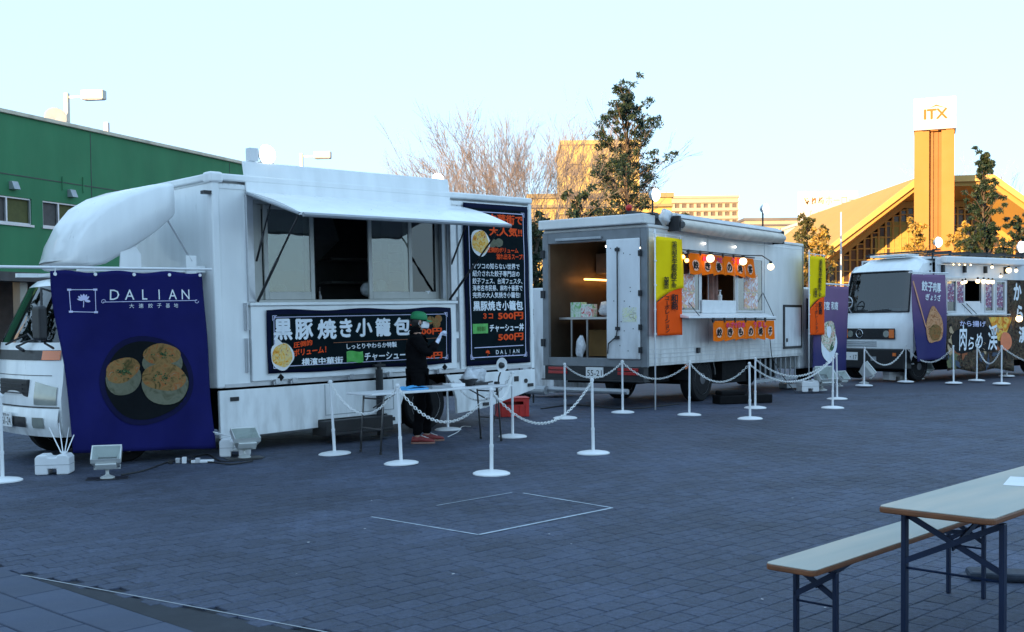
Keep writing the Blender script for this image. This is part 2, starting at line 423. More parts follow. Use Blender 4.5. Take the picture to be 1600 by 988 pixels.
def disc(parent, name, m, cx, cz, rx, rz, y, drape=None, n=28, rot=0.0, seed=0, wob=.04):
    rd = random.Random(seed); mb = MB(); vs = [(cx, (drape(cx, cz) if drape else 0) + y, cz)]; fs = []
    for r in (1, 2, 3):
        for k in range(n):
            a = 2 * math.pi * k / n; w_ = r / 3 * (1 + wob * math.sin(3 * a + seed) + wob * .6 * math.sin(5 * a + 2 * seed))
            dx, dz = rx * w_ * math.cos(a), rz * w_ * math.sin(a)
            x = cx + dx * math.cos(rot) - dz * math.sin(rot); z = cz + dx * math.sin(rot) + dz * math.cos(rot)
            vs.append((x, (drape(x, z) if drape else 0) + y, z))
    fs += [(0, 1 + k, 1 + (k + 1) % n) for k in range(n)]
    for r in range(2):
        for k in range(n):
            a, b = 1 + r * n + k, 1 + r * n + (k + 1) % n; fs.append((a, a + n, b + n, b))
    mb.add(vs, fs); return mb.build(name, m, parent)
def strip(mb, pts, w, y, drape=None, closed=False):
    """printed line of width w through xz points"""
    pts = list(pts) + ([pts[0]] if closed else [])
    for (xa, za), (xb, zb) in zip(pts[:-1], pts[1:]):
        L = math.hypot(xb - xa, zb - za); nx, nz = -(zb - za) / L * w / 2, (xb - xa) / L * w / 2
        N = max(1, int(L / .12)); 
        for i in range(N):
            q = []
            for t, sg in ((i / N, -1), ((i + 1) / N, -1), ((i + 1) / N, 1), (i / N, 1)):
                x = xa + (xb - xa) * t + nx * sg; z = za + (zb - za) * t + nz * sg
                q.append((x, (drape(x, z) if drape else 0) + y, z))
            mb.quad(*q)
    return mb
def cloth(parent, name, m, x0, x1, z0, z1, drape, nu=24, nv=24, thick=.004, edge=None):
    mb = MB(); e = edge or (lambda u, v: (0, 0))
    def fn(u, v, dy=0):
        ex, ez = e(u, v); x = x0 + (x1 - x0) * u + ex; z = z0 + (z1 - z0) * v + ez
        return (x, drape(x, z) + dy, z)
    mb.grid(fn, nu, nv)
    o = mb.build(name, m, parent, smooth=True)
    md = o.modifiers.new('thick', 'SOLIDIFY'); md.thickness = thick; md.offset = 1 if False else -1
    return o
# ================================================================ SETTING
PU = Vector((math.cos(.769), math.sin(.769), 0)); PV = Vector((-math.sin(.769), math.cos(.769), 0))
PAVE = frame(0, 0, .769)
def ground_material():
    m = bpy.data.materials.new('block_paving_far'); m.use_nodes = True
    n = m.node_tree.nodes; l = m.node_tree.links; b = n['Principled BSDF']
    tc = n.new('ShaderNodeTexCoord'); mp = n.new('ShaderNodeMapping'); mp.inputs['Rotation'].default_value = (0, 0, -.769)
    l.new(tc.outputs['Object'], mp.inputs[0])
    br = n.new('ShaderNodeTexBrick'); br.inputs['Scale'].default_value = 1.0
    br.inputs['Brick Width'].default_value = .19; br.inputs['Row Height'].default_value = .14; br.inputs['Mortar Size'].default_value = .008
    br.inputs['Color1'].default_value = (.034, .043, .071, 1); br.inputs['Color2'].default_value = (.047, .057, .092, 1); br.inputs['Mortar'].default_value = (.018, .02, .026, 1)
    l.new(mp.outputs[0], br.inputs[0])
    nz = n.new('ShaderNodeTexNoise'); nz.inputs['Scale'].default_value = .35; nz.inputs['Detail'].default_value = 6; l.new(tc.outputs['Object'], nz.inputs[0])
    mr = n.new('ShaderNodeMapRange'); mr.inputs[1].default_value = .3; mr.inputs[2].default_value = .7; mr.inputs[3].default_value = .8; mr.inputs[4].default_value = 1.2
    l.new(nz.outputs['Fac'], mr.inputs[0])
    vm = n.new('ShaderNodeVectorMath'); vm.operation = 'SCALE'; l.new(br.outputs['Color'], vm.inputs[0]); l.new(mr.outputs[0], vm.inputs['Scale'])
    l.new(vm.outputs[0], b.inputs['Base Color']); b.inputs['Roughness'].default_value = .75
    return m
def paver_material():
    m = mat('paver', (.037, .048, .080), .72, var=.22, scale=1.1, bump=.55, bscale=150, island=.20, coords='Object')
    n = m.node_tree.nodes; l = m.node_tree.links; b = n['Principled BSDF']
    # coarse world-space wear and fine grit
    g = n.new('ShaderNodeNewGeometry'); nz = n.new('ShaderNodeTexNoise'); nz.inputs['Scale'].default_value = .45; nz.inputs['Detail'].default_value = 7
    l.new(g.outputs['Position'], nz.inputs[0])
    n2 = n.new('ShaderNodeTexNoise'); n2.inputs['Scale'].default_value = 26; n2.inputs['Detail'].default_value = 8; n2.inputs['Roughness'].default_value = .85; l.new(g.outputs['Position'], n2.inputs[0])
    a = n.new('ShaderNodeMapRange'); a.inputs[1].default_value = .3; a.inputs[2].default_value = .7; a.inputs[3].default_value = .68; a.inputs[4].default_value = 1.32
    l.new(nz.outputs['Fac'], a.inputs[0])
    c = n.new('ShaderNodeMapRange'); c.inputs[1].default_value = .3; c.inputs[2].default_value = .7; c.inputs[1].default_value = .36; c.inputs[2].default_value = .64; c.inputs[3].default_value = .45; c.inputs[4].default_value = 1.65
    l.new(n2.outputs['Fac'], c.inputs[0])
    mu = n.new('ShaderNodeMath'); mu.operation = 'MULTIPLY'; l.new(a.outputs[0], mu.inputs[0]); l.new(c.outputs[0], mu.inputs[1])
    src = b.inputs['Base Color'].links[0].from_socket
    vm = n.new('ShaderNodeVectorMath'); vm.operation = 'SCALE'; l.new(src, vm.inputs[0]); l.new(mu.outputs[0], vm.inputs['Scale']); l.new(vm.outputs[0], b.inputs['Base Color'])
    return m
M['paver'] = paver_material(); M['ground'] = ground_material()
M['slab'] = mat('slab', (.042, .057, .096), .7, var=.18, scale=2.2, bump=.4, bscale=120, island=.10)
M['joint_bed'] = mat('joint_bed', (.013, .015, .021), .9, var=.3, scale=5)
M['asphalt_strip'] = mat('asphalt_strip', (.020, .024, .032), .85, var=.25, scale=3, bump=.5, bscale=200)
M['tape'] = mat('tape', (.40, .46, .52), .6, var=.35, scale=9)

gmb = MB(); gmb.quad((-1500, -1500, -.035), (1500, -1500, -.035), (1500, 2500, -.035), (-1500, 2500, -.035))
ground = gmb.build('ground', M['ground']); ground['kind'] = 'structure'
# paved plaza: bed plus block pavers, near ones single parts
plaza = MB().add([(-6, 3.2, -.016), (6, 3.2, -.016), (15.6, 23.2, -.016), (-15.6, 23.2, -.016)], [(0, 1, 2, 3)]).build('plaza_paving', M['joint_bed']); plaza['kind'] = 'structure'
L1a, L1b = Vector((-3.06, 7.01, 0)), Vector((-1.64, 5.72, 0))
L2a, L2b = Vector((-3.16, 7.08, 0)), Vector((-1.07, 5.70, 0))
def side(a, b, p): return (b.x - a.x) * (p.y - a.y) - (b.y - a.y) * (p.x - a.x)   # >0: left/upper side
def paver_verts(hx, hy, e=.006):
    t, bt = 0.0, -.015
    vs = [(-hx, -hy, bt), (hx, -hy, bt), (hx, hy, bt), (-hx, hy, bt), (-hx, -hy, -e), (hx, -hy, -e), (hx, hy, -e), (-hx, hy, -e),
          (-hx + e, -hy + e, t), (hx - e, -hy + e, t), (hx - e, hy - e, t), (-hx + e, hy - e, t)]
    fs = [(8, 9, 10, 11)]
    for k in range(4):
        a, b = k, (k + 1) % 4; fs += [(a, b, b + 4, a + 4), (a + 4, b + 4, b + 8, a + 8)]
    return vs, fs
rd = random.Random(11)
PW, PH = .19, .14
pvs, pfs = paver_verts(PW / 2 - .0022, PH / 2 - .0022, .004)
pme = bpy.data.meshes.new('paver'); pme.from_pydata(pvs, [], pfs); pme.materials.append(M['paver'])
cells = []
for j in range(-120, 200):
    off = (j % 2) * .5 * PW + rd.uniform(-.03, .03)
    for i in range(-140, 190):
        c = PU * (i * PW + off) + PV * (j * PH)
        if c.y < 3.2 or c.y > 23.2 or abs(c.x) > .48 * c.y + 4.5: continue
        if side(L2a, L2b, c) < 0.10 and c.x < -.6: continue
        # an outline stays just clear of the strip
        cells.append(c)
def vis(c): return c.y > 5.5 and abs(c.x) < .455 * c.y
order = sorted(range(len(cells)), key=lambda k: (0 if vis(cells[k]) else 1, cells[k].length))
near = set(order[:300])
npv = np.array(pvs); allv = []; allf = []; o_ = 0
for k, c in enumerate(cells):
    dz = rd.uniform(-.0025, 0); tx, ty = rd.gauss(0, .006), rd.gauss(0, .006); rz = .769 + rd.gauss(0, .004)
    if k in near:
        ob = bpy.data.objects.new('paver', pme); COL.objects.link(ob); ob.parent = plaza
        ob.location = (c.x, c.y, dz); ob.rotation_euler = (tx, ty, rz)
    else:
        m3 = np.array(Euler((tx, ty, rz)).to_matrix()); v = npv @ m3.T + np.array([c.x, c.y, dz])
        allv.append(v); allf += [tuple(a + o_ for a in f) for f in pfs]; o_ += len(pvs)
me = bpy.data.meshes.new('paver_field'); me.from_pydata(np.concatenate(allv).tolist(), [], allf); me.materials.append(M['paver'])
ob = bpy.data.objects.new('paver_field', me); COL.objects.link(ob); ob.parent = plaza; ob['kind'] = 'stuff'
# large slabs bottom left, dark strip and thin bright joint line
sl = MB().add([(-16, 1.5, -.012), (1.2, 1.5, -.012), tuple(L1b + (L1b - L1a) * 1.6 + Vector((0, 0, -.012))), tuple(L1a + Vector((0, 0, -.012))), tuple(L1a + (L1a - L1b) * 9 + Vector((0, 0, -.012)))], [(0, 1, 2, 3, 4)]).build('slab_pavement', M['joint_bed']); sl['kind'] = 'structure'
svs, sfs = paver_verts(.29 / 2, .57 / 2, .005)
sme = bpy.data.meshes.new('slab'); sme.from_pydata(svs, [], sfs); sme.materials.append(M['slab'])
sb = (L1b - L1a).normalized(); sa = Vector((-sb.y, sb.x, 0))      # sa points to the upper right
ang = math.atan2(sb.y, sb.x) - math.pi / 2
for i in range(0, 14):
    for j in range(-12, 12):
        c = L1a + sb * ((j + .5 * (i % 2)) * .58 + .15) - sa * (.15 + i * .30)
        if c.y < 2.6 or c.x < -7 or abs(c.x) > .5 * c.y + 1.2: continue
        ob = bpy.data.objects.new('slab', sme); COL.objects.link(ob); ob.parent = sl
        ob.location = (c.x, c.y, rd.uniform(-.0015, 0)); ob.rotation_euler = (0, 0, ang)
e1 = L1b + (L1b - L1a) * 1.6; e2 = L2b + (L2b - L2a) * 1.2; n1 = L1a + (L1a - L1b) * .05
strip_o = MB().add([tuple(L1a + Vector((0, 0, -.004))), tuple(e1 + Vector((0, 0, -.004))), tuple(e2 + Vector((0, 0, -.004))), tuple(L2a + Vector((0, 0, -.004)))], [(0, 1, 2, 3)]).build('asphalt_strip', M['asphalt_strip']); strip_o['kind'] = 'structure'
cv = MB(); pts = [L2a + (e2 - L2a) * t + Vector((0, 0, .001)) + sa * (.05 * math.sin(t * 3.1)) for t in [i / 16 for i in range(17)]]
for a, b in zip(pts[:-1], pts[1:]):
    d = (b - a).normalized(); nn = Vector((-d.y, d.x, 0)) * .006
    cv.quad(tuple(a - nn), tuple(b - nn), tuple(b + nn), tuple(a + nn))
jl = cv.build('metal_edging', M['alu_dull']); jl['kind'] = 'structure'
# square of worn white tape on the pavers
tp = thing('tape_square', 'worn white tape outline of a square stuck on the dark pavers', 'floor tape')
c4 = [G(748, 836), G(957, 794), G(806, 769), G(580, 808)]
for a, b, w_, t0, t1 in ((c4[0], c4[1], .030, 0, 1), (c4[1], c4[2], .022, 0, .92), (c4[3], c4[2], .013, .42, .97), (c4[3], c4[0], .020, 0, 1)):
    mb = MB(); d = (b - a).normalized(); nn = Vector((-d.y, d.x, 0)) * w_ / 2; p, q = a.lerp(b, t0), a.lerp(b, t1); z = Vector((0, 0, .0025))
    mb.quad(tuple(p - nn + z), tuple(q - nn + z), tuple(q + nn + z), tuple(p + nn + z)); mb.build('tape_strip', M['tape'], tp)
settle(tp)
rd = random.Random(4)
lf = MB()
for k in range(14):
    p = G(rd.uniform(420, 1350), rd.uniform(760, 980)); s = rd.uniform(.006, .013); a = rd.uniform(0, 3)
    lf.quad(*[(p.x + s * math.cos(a + t), p.y + s * math.sin(a + t), .004 + .002 * (t > 2)) for t in (0, 1.3, 3.1, 4.5)])
o = lf.build('litter_specks', M['white_matte']); tag(o, 'tiny pale scraps of litter scattered over the pavers', 'litter', kind='stuff')

# ---------------- building behind the camera that shades the plaza
M['plaster_cream'] = mat('plaster_cream', (.42, .39, .33), .85, var=.08, scale=1.5)
M['dark_glass'] = mat('dark_glass', (.03, .04, .05), .12, var=.2, coat=1)
OD = 150.0; OH = 7.0 + (OD + 12) / math.cos(_a) * math.tan(_e)
OX = -math.tan(_a) * OD
bb_ = thing('office_building', 'long cream office block far behind the viewer that shades the plaza', 'building', T((OX, -OD, 0)))
nf = int(OH / 3.6)
mb = MB(); hs = [(-90 + i * 6 + .9, -90 + i * 6 + 5.1, .9 + k * 3.6, .9 + k * 3.6 + 1.9) for i in range(30) for k in range(nf)]
mb.panel(-90, 90, 0, OH, -.4, 0, hs).box(-90, 90, -18, -.42, 0, OH - .1).build('wall', M['plaster_cream'], bb_)
for h in hs: 
    if h[2] < 12 and abs(h[0]) < 60: MB().box(h[0] + .02, h[1] - .02, -.36, -.30, h[2] + .02, h[3] - .02).build('window', M['dark_glass'], bb_)

# ---------------- green building on the left
M['green_wall'] = mat('green_wall', (.046, .205, .092), .85, var=.16, scale=.8, stretch=(1, 1, .35), bump=.2, bscale=30)
M['green_roof_edge'] = mat('green_roof_edge', (.62, .55, .42), .7, var=.3, scale=2)
M['curtain_olive'] = mat('curtain_olive', (.10, .10, .03), .8, var=.15)
M['curtain_grey'] = mat('curtain_grey', (.10, .09, .085), .8, var=.15)
GB = frame(-17.5, 38, R_(68.84))
g = thing('green_building', 'long two storey green building with pale roof edge behind the white truck', 'building', GB)
wins = [(-3.6, -.9, 5.12, 6.04), (-.4, 1.62, 5.12, 6.04), (2.14, 3.9, 5.12, 6.04), (5.4, 7.2, 5.12, 6.04), (8.6, 10.4, 5.12, 6.04)]
mb = MB(); mb.panel(-12, 15.2, 3.44, 8.86, 0, .3, wins).box(14.95, 15.2, .31, 12, 0, 8.84).box(-12, 14.94, 11.7, 12, 0, 8.84)
mb.build('wall', M['green_wall'], g)
MB().box(-12, 14.9, .31, 11.65, 8.5, 8.8).box(-12, 14.9, .31, 11.65, 3.30, 3.43).build('floor_slab', M['alu_dull'], g)
MB().box(-12.1, 15.3, -.10, .34, 8.862, 9.0).build('roof_edge', M['green_roof_edge'], g, bevel=.02)
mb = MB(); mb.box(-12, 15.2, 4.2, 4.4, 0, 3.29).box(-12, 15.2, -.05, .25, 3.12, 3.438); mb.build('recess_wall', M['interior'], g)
for x in (-6, 1.3, 6, 11): MB().box(x, x + .35, .3, .65, 0, 3.11).build('pillar', M['plaster_cream'], g, bevel=.02)
for a in (-2.2, -.3, 3.2): MB().box(a, a + 1.3, 1.2, 1.32, 2.98, 3.06).build('strip_light', M['lamp_warm'], g)
for i, (a, b, c, d) in enumerate(wins):
    f = MB(); f.box(a, b, .04, .12, c, c + .05).box(a, b, .04, .12, d - .05, d).box(a, a + .05, .04, .12, c + .05, d - .05).box(b - .05, b, .04, .12, c + .05, d - .05)
    m_ = a + (b - a) * .45; f.box(m_ - .035, m_ + .035, .03, .12, c + .05, d - .05); f.box(a - .06, b + .06, -.05, .02, c - .08, c - .003)
    fo = f.build('window_frame', M['alu'], g)
    MB().box(a + .05, m_ - .035, .14, .17, c + .05, d - .05).build('pane', M['curtain_grey'], fo)
    MB().box(m_ + .035, b - .05, .14, .17, c + .05, d - .05).build('pane', M['curtain_olive'], fo)
    MB().quad((a, .2, c), (b, .2, c), (b, .2, d), (a, .2, d)).build('blind', M['interior'], g)
for x in (.75, 3.5): MB().prism([(-.0, 6.28), (-.0, 6.56), (-.14, 6.56), (-.26, 6.28)], x - .14, x + .14, 'x').build('vent_hood', M['alu_dull'], g, bevel=.01)
for x in (3.1, 4.15): MB().tube([(x, -.03, 6.5), (x, -.03, 7.1 if x > 4 else 7.0)], .02, 6).build('wall_pipe', M['green_wall'], g)
for z in (6.78,): MB().box(-12, 15.15, -.015, -.001, z, z + .03).build('wall_joint', M['interior'], g)
for x in (-4.2, 4.6, 13.4): MB().box(x, x + .025, -.012, -.001, 3.5, 8.8).build('wall_joint', M['interior'], g)
# things on its roof
M['warm_lamp_body'] = mat('warm_lamp_body', (.55, .54, .48), .5, var=.08)
def roof_lamp(px, py_top, Y, zb, arm, label, rz=0.0):
    p = at(px, py_top, Y); h = p.z - zb
    r = thing('street_lamp', label, 'street lamp', T((p.x, Y, zb)) @ RZ(rz), group='square headed street lamps')
    MB().box(-.085, .085, -.085, .085, 0, h).build('pole', M['warm_lamp_body'], r, bevel=.012)
    MB().box(.086, arm - .38, -.035, .035, h - .20, h - .12).build('arm', M['warm_lamp_body'], r)
    hd = MB().prism([(arm - .38, -.22), (arm + .52, -.16), (arm + .52, .16), (arm - .38, .22)], h - .30, h + .06, 'z').build('lamp_head', M['warm_lamp_body'], r, bevel=.03)
    MB().box(arm - .30, arm + .46, -.14, .14, h - .312, h - .302).build('diffuser', M['alu_dull'], r)
roof_lamp(104, 146, 44, 8.8, 1.08, 'square headed lamp on a post on the green roof', -.15)
roof_lamp(471, 240, 60, 0, 1.1, 'more distant square headed lamp above the white truck roof', -.1)
p = at(78, 186, 43); ac = thing('satellite_dish', 'pale dish and bracket on the roof of the green building', 'satellite dish', T((p.x, 43.5, 8.8)))
MB().lathe([(.05, 0), (.28, .06), (.42, .18), (.40, .19), (.02, .05)], (0, 0, 0), 16, M_=T((0, 0, .75)) @ RX(R_(75)) @ RY(.5)).build('dish', M['warm_lamp_body'], ac, smooth=True)
MB().tube([(0, 0, 0), (0, 0, .7)], .04, 8).tube([(0, 0, .3), (-.3, 0, .75)], .03, 6).build('mast', M['warm_lamp_body'], ac)
p = at(137, 200, 44); ob = MB(); ob.box(-.25, .25, -.2, .2, 0, .35).box(.45, .62, -.1, .1, 0, .75)
solo(ob, 'roof_vent', M['alu_dull'], 'small grey vent stubs on the green building roof', 'roof vent', T((p.x + .1, 44.3, 8.8)))

# ---------------- sunlit buildings far behind
M['ochre_wall'] = mat('ochre_wall', (.52, .40, .13), .8, var=.14, scale=.3)
M['ochre_dark'] = mat('ochre_dark', (.30, .24, .12), .8, var=.10, scale=.5)
M['cream_far'] = mat('cream_far', (.42, .37, .28), .85, var=.06, scale=.2)
M['white_far'] = mat('white_far', (.62, .61, .58), .8, var=.04, scale=.2)
M['far_glass'] = mat('far_glass', (.16, .13, .10), .3, var=.3, scale=2)
M['grey_roof'] = mat('grey_roof', (.14, .14, .14), .8, var=.15, scale=.5)
def far_building(name, label, x0, x1, Y, top, depth, rows, cols, wm, gm=None, band=None, wh=.5, ww=.6, zmin=2.0, rz=0.0):
    """rows of recessed windows on the front, each window a part"""
    r = thing(name, label, 'building', T(((x0 + x1) / 2, Y, 0)) @ RZ(rz)); hw = (x1 - x0) / 2
    hs = []; fl = (top - zmin - .6) / rows
    for j in range(rows):
        for i in range(cols):
            cx = -hw + (i + .5) * 2 * hw / cols; a = ww * hw / cols; z = zmin + j * fl + fl * .3
            hs.append((cx - a, cx + a, z, z + fl * wh))
    MB().panel(-hw, hw, 0, top, 0, .4, hs).box(-hw, hw, .405, depth, 0, top - .005).build('wall', wm, r)
    for h in hs: MB().box(h[0] + .01, h[1] - .01, .2, .26, h[2] + .01, h[3] - .01).build('window', gm or M['far_glass'], r)
    if band:
        for j in range(rows + 1): MB().box(-hw - .05, hw + .05, -.35, -.003, zmin + j * fl - .12, zmin + j * fl + .10).build('balcony_slab', band, r)
    MB().box(-hw - .15, hw + .15, -.2, depth + .1, top + .004, top + .35).build('roof', band or wm, r)
    return r
b1 = far_building('office_building', 'sunlit ochre block with flat top behind the evergreen tree', 4.18, 10.4, 90, 15.6, 10, 5, 3, M['ochre_wall'], M['ochre_dark'], None, .35, .7)
b1b = far_building('office_building', 'lower sunlit ochre wing left of the ochre block behind the bare tree', 1.4, 12.4, 86, 10.9, 3.4, 4, 6, M['ochre_wall'], M['ochre_dark'], M['ochre_dark'], .4, .6)
far_building('apartment_building', 'distant cream apartment block with rows of balconies above the grey kitchen truck', 20.9, 33.6, 165, 19.3, 10, 14, 12, M['cream_far'], M['far_glass'], M['cream_far'], .5, .62, 2)
far_building('apartment_building', 'low cream building with grey roof between apartment block and billboard building', 31.4, 40.3, 150, 14.6, 9, 8, 8, M['cream_far'], M['far_glass'], M['grey_roof'], .4, .5, 2)
bbd = far_building('office_building', 'pale building carrying a big white billboard on its roof', 36.4, 44.2, 142, 13.2, 8, 8, 10, M['white_far'], M['ochre_dark'], M['white_far'], .55, .7, 2)
bi = thing('billboard', 'big white rooftop billboard with faint orange and grey lettering', 'billboard', T((40.25, 141.6, 0)))
MB().box(-3.75, 3.75, .1, .35, 13.7, 17.5).build('board', M['white_far'], bi)
MB().box(-3.2, -3.0, .36, 1.2, 13.56, 17.2).box(3.0, 3.2, .36, 1.2, 13.56, 17.2).box(-.1, .1, .36, 1.2, 13.56, 17.2).build('frame', M['alu_dull'], bi)
M['faint_orange'] = mat('faint_orange', (.30, .13, .02), .8, var=.05); M['faint_grey'] = mat('faint_grey', (.24, .23, .22), .8, var=.05)
for k_ in range(3):
    sm = MB(); q_ = random.Random(k_ + 3)
    for _ in range(6): strip(sm, [(-3.0 + k_ * .9 + q_.uniform(0, .6), 15.8 + q_.uniform(0, 1.0)), (-3.0 + k_ * .9 + q_.uniform(0, .6), 15.8 + q_.uniform(0, 1.0))], .12, .09)
    sm.build('faded_mark', M['faint_orange'], bi)
letter(bi, 'ホーロー', -.3, 3.4, 15.8, 16.9, M['faint_grey'], .09, bold=.01)
sm = MB(); q_ = random.Random(9)
for k_ in range(8):
    for _ in range(3): x_ = -3.3 + k_ * .85; strip(sm, [(x_ + q_.uniform(0, .6), 14.3 + q_.uniform(0, .9)), (x_ + q_.uniform(0, .6), 14.3 + q_.uniform(0, .9))], .07, .09)
sm.build('faded_mark', M['faint_grey'], bi)
settle(bi)

# ---------------- tower with sign
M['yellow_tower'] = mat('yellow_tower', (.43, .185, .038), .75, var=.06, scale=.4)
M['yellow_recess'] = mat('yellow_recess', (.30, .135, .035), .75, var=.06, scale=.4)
tw = thing('sign_tower', 'tall sunlit yellow tower with a white sign box on top', 'tower', T((26.52, 70, 0)) @ RZ(-.362))
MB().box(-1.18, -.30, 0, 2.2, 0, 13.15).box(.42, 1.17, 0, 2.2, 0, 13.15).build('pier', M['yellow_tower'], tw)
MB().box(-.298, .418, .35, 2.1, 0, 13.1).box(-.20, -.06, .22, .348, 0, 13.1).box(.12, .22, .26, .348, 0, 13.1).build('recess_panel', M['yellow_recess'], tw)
MB().box(-1.22, 1.26, -.1, 2.35, 13.22, 15.2).build('sign_box', M['white_far'], tw, bevel=.03)
for x in (-.9, 0, .9): MB().box(x - .22, x + .22, .1, .5, 13.151, 13.219).build('spacer', M['yellow_tower'], tw)
letter(tw, 'ITX', -.62, .78, 13.85, 14.5, M['faint_orange'], -.11, bold=.05)
MB().add([(-.3, -.11, 14.55), (.1, -.11, 14.75), (.75, -.11, 14.48), (.12, -.11, 14.66)], [(0, 1, 2, 3)]).build('logo_mark', M['faint_orange'], tw)

# ---------------- hall with big roof
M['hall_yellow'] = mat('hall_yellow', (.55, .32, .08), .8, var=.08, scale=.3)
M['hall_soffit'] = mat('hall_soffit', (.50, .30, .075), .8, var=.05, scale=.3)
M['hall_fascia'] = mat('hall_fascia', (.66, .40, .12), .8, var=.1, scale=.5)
M['hall_dark'] = mat('hall_dark', (.08, .07, .06), .8, var=.2)
M['hall_glass'] = mat('hall_glass', (.07, .045, .03), .25, var=.5, scale=1.2)
hl = thing('hall_building', 'sunlit yellow hall with a sloping roof and gridded glass front beside the tower', 'hall', T((0, 78, 0)))
ridge = [(19.0, 5.0), (20.7, 6.0), (26.9, 10.75), (31.9, 10.85), (36.4, 7.6), (41, 4.6)]
inner = [(41, 3.9), (36.3, 6.9), (31.7, 10.2), (27.1, 10.1), (20.8, 5.35), (19.0, 4.3)]
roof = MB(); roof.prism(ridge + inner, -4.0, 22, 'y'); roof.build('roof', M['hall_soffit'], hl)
MB().prism([(a, b + .03) for a, b in ridge] + [(a, b + (.12 if True else 0)) for a, b in [(41, 4.1), (36.35, 7.15), (31.8, 10.35), (27.0, 10.25), (20.7, 5.55), (19.0, 4.5)]], -4.25, -4.003, 'y').build('fascia', M['hall_fascia'], hl)
# soffit deepens behind the fascia: inclined ceiling down to the wall head
so = MB(); wh_ = [(19.6, 3.6), (21.4, 4.9), (27.4, 9.55), (31.5, 9.6), (35.9, 6.3), (40, 3.4)]
io = [(19.0, 4.3), (20.8, 5.35), (27.1, 10.1), (31.7, 10.2), (36.3, 6.9), (41, 3.9)]
for k in range(5):
    a, b = io[k], io[k + 1]; c, d = wh_[k], wh_[k + 1]
    so.quad((a[0], -3.98, a[1] - .01), (b[0], -3.98, b[1] - .01), (d[0], .0, d[1]), (c[0], .0, c[1]))
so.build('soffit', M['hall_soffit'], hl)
MB().prism([(19.6, 0)] + wh_ + [(40, 0)], .9, 1.1, 'y').build('wall', M['hall_dark'], hl)
fr = MB()
for k in range(5):
    a, b = wh_[k], wh_[k + 1]; fr.prism([(a[0], a[1] - .001), (b[0], b[1] - .001), (b[0], b[1] - .42), (a[0], a[1] - .42)], -.05, .35, 'y')
fr.build('wall_head', M['hall_yellow'], hl)
def head(x):
    for k in range(5):
        if wh_[k][0] <= x <= wh_[k + 1][0]:
            t = (x - wh_[k][0]) / (wh_[k + 1][0] - wh_[k][0]); return wh_[k][1] + t * (wh_[k + 1][1] - wh_[k][1])
    return 0
x = 20.2; i = 0
while x < 39.8:
    h = head(x) - .4
    MB().box(x - .06, x + .06, -.02, .16, 0, h).build('mullion', M['hall_yellow'], hl)
    hh = min(head(x), head(x + .5)) - .42; z = 3.2
    while z < hh - .2:
        z1 = min(z + .78, hh)
        MB().box(x + .062, x + .438, .1, .14, z + .05, z1 - .03).build('pane', M['hall_glass'], hl)
        MB().box(x + .061, x + .439, -.01, .15, z1 - .029, z1 + .049).build('transom', M['hall_yellow'], hl)
        z += .78
    x += .5; i += 1
for (a, b, z0_, z1_) in ((25.45, 26.1, 4.8, 7.2), (26.5, 28.6, 5.9, 8.2), (31.2, 32.0, 4.6, 7.2), (32.2, 33.0, 4.6, 6.8)): MB().box(a, b, .045, .085, z0_, z1_).build('inner_curtain', mat('curtain_yellow', (.34, .30, .08), .8), hl)
mp_ = MB().tube([(0, 0, 0), (0, 0, 7.4)], .05, 6); p = at(1314, 400, 62)
solo(mp_, 'flag_pole', M['alu'], 'thin bare metal pole standing in front of the hall windows', 'pole', T((p.x, 62, 0)))
# ================================================================ TREES
M['bark'] = mat('bark', (.10, .075, .055), .9, var=.3, scale=6, bump=.5, bscale=20)
M['bark_pale'] = mat('bark_pale', (.21, .185, .18), .9, var=.25, scale=5)
def leaf_mat(name, c, c2):
    m = mat(name, c, .55, col2=c2, scale=1.4, thr=(.35, .65), island=.45, spec=.4); return m
M['leaf_dark'] = leaf_mat('leaf_dark', (.010, .032, .022), (.028, .045, .014))
M['leaf_olive'] = leaf_mat('leaf_olive', (.050, .070, .022), (.10, .085, .02))
M['leaf_gold'] = leaf_mat('leaf_gold', (.28, .20, .04), (.40, .26, .05))
def leaves_mesh(name, cents, rad, per, lw, ll, m, parent, seed, droop=.3):
    r = np.random.RandomState(seed); cents = np.array(cents); n = len(cents) * per
    c = np.repeat(cents, per, 0); d = r.normal(size=(n, 3)); d /= np.linalg.norm(d, axis=1)[:, None] + 1e-9
    rr = (np.array(rad)[:, None] if np.ndim(rad) else np.full((len(cents), 1), rad)); rr = np.repeat(rr, per, 0)
    c = c + d * rr * r.rand(n, 1) ** .45 * np.array([1, 1, .75])
    ax = d * .8 + r.normal(size=(n, 3)) * .7; ax[:, 2] -= droop; ax /= np.linalg.norm(ax, axis=1)[:, None]
    sd = np.cross(ax, r.normal(size=(n, 3))); sd /= np.linalg.norm(sd, axis=1)[:, None] + 1e-9
    s = (.6 + .8 * r.rand(n, 1)); L = ax * ll * s; W = sd * lw * s
    v = np.stack([c - L * .5, c + W * .5 - L * .05, c + L * .5, c - W * .5 - L * .05], 1).reshape(-1, 3)
    me = bpy.data.meshes.new(name); me.vertices.add(n * 4); me.vertices.foreach_set('co', v.ravel())
    me.loops.add(n * 4); me.loops.foreach_set('vertex_index', np.arange(n * 4)); me.polygons.add(n)
    me.polygons.foreach_set('loop_start', np.arange(n) * 4); me.polygons.foreach_set('loop_total', np.full(n, 4)); me.update(calc_edges=True); me.materials.append(m)
    o = bpy.data.objects.new(name, me); COL.objects.link(o); o.parent = parent; return o
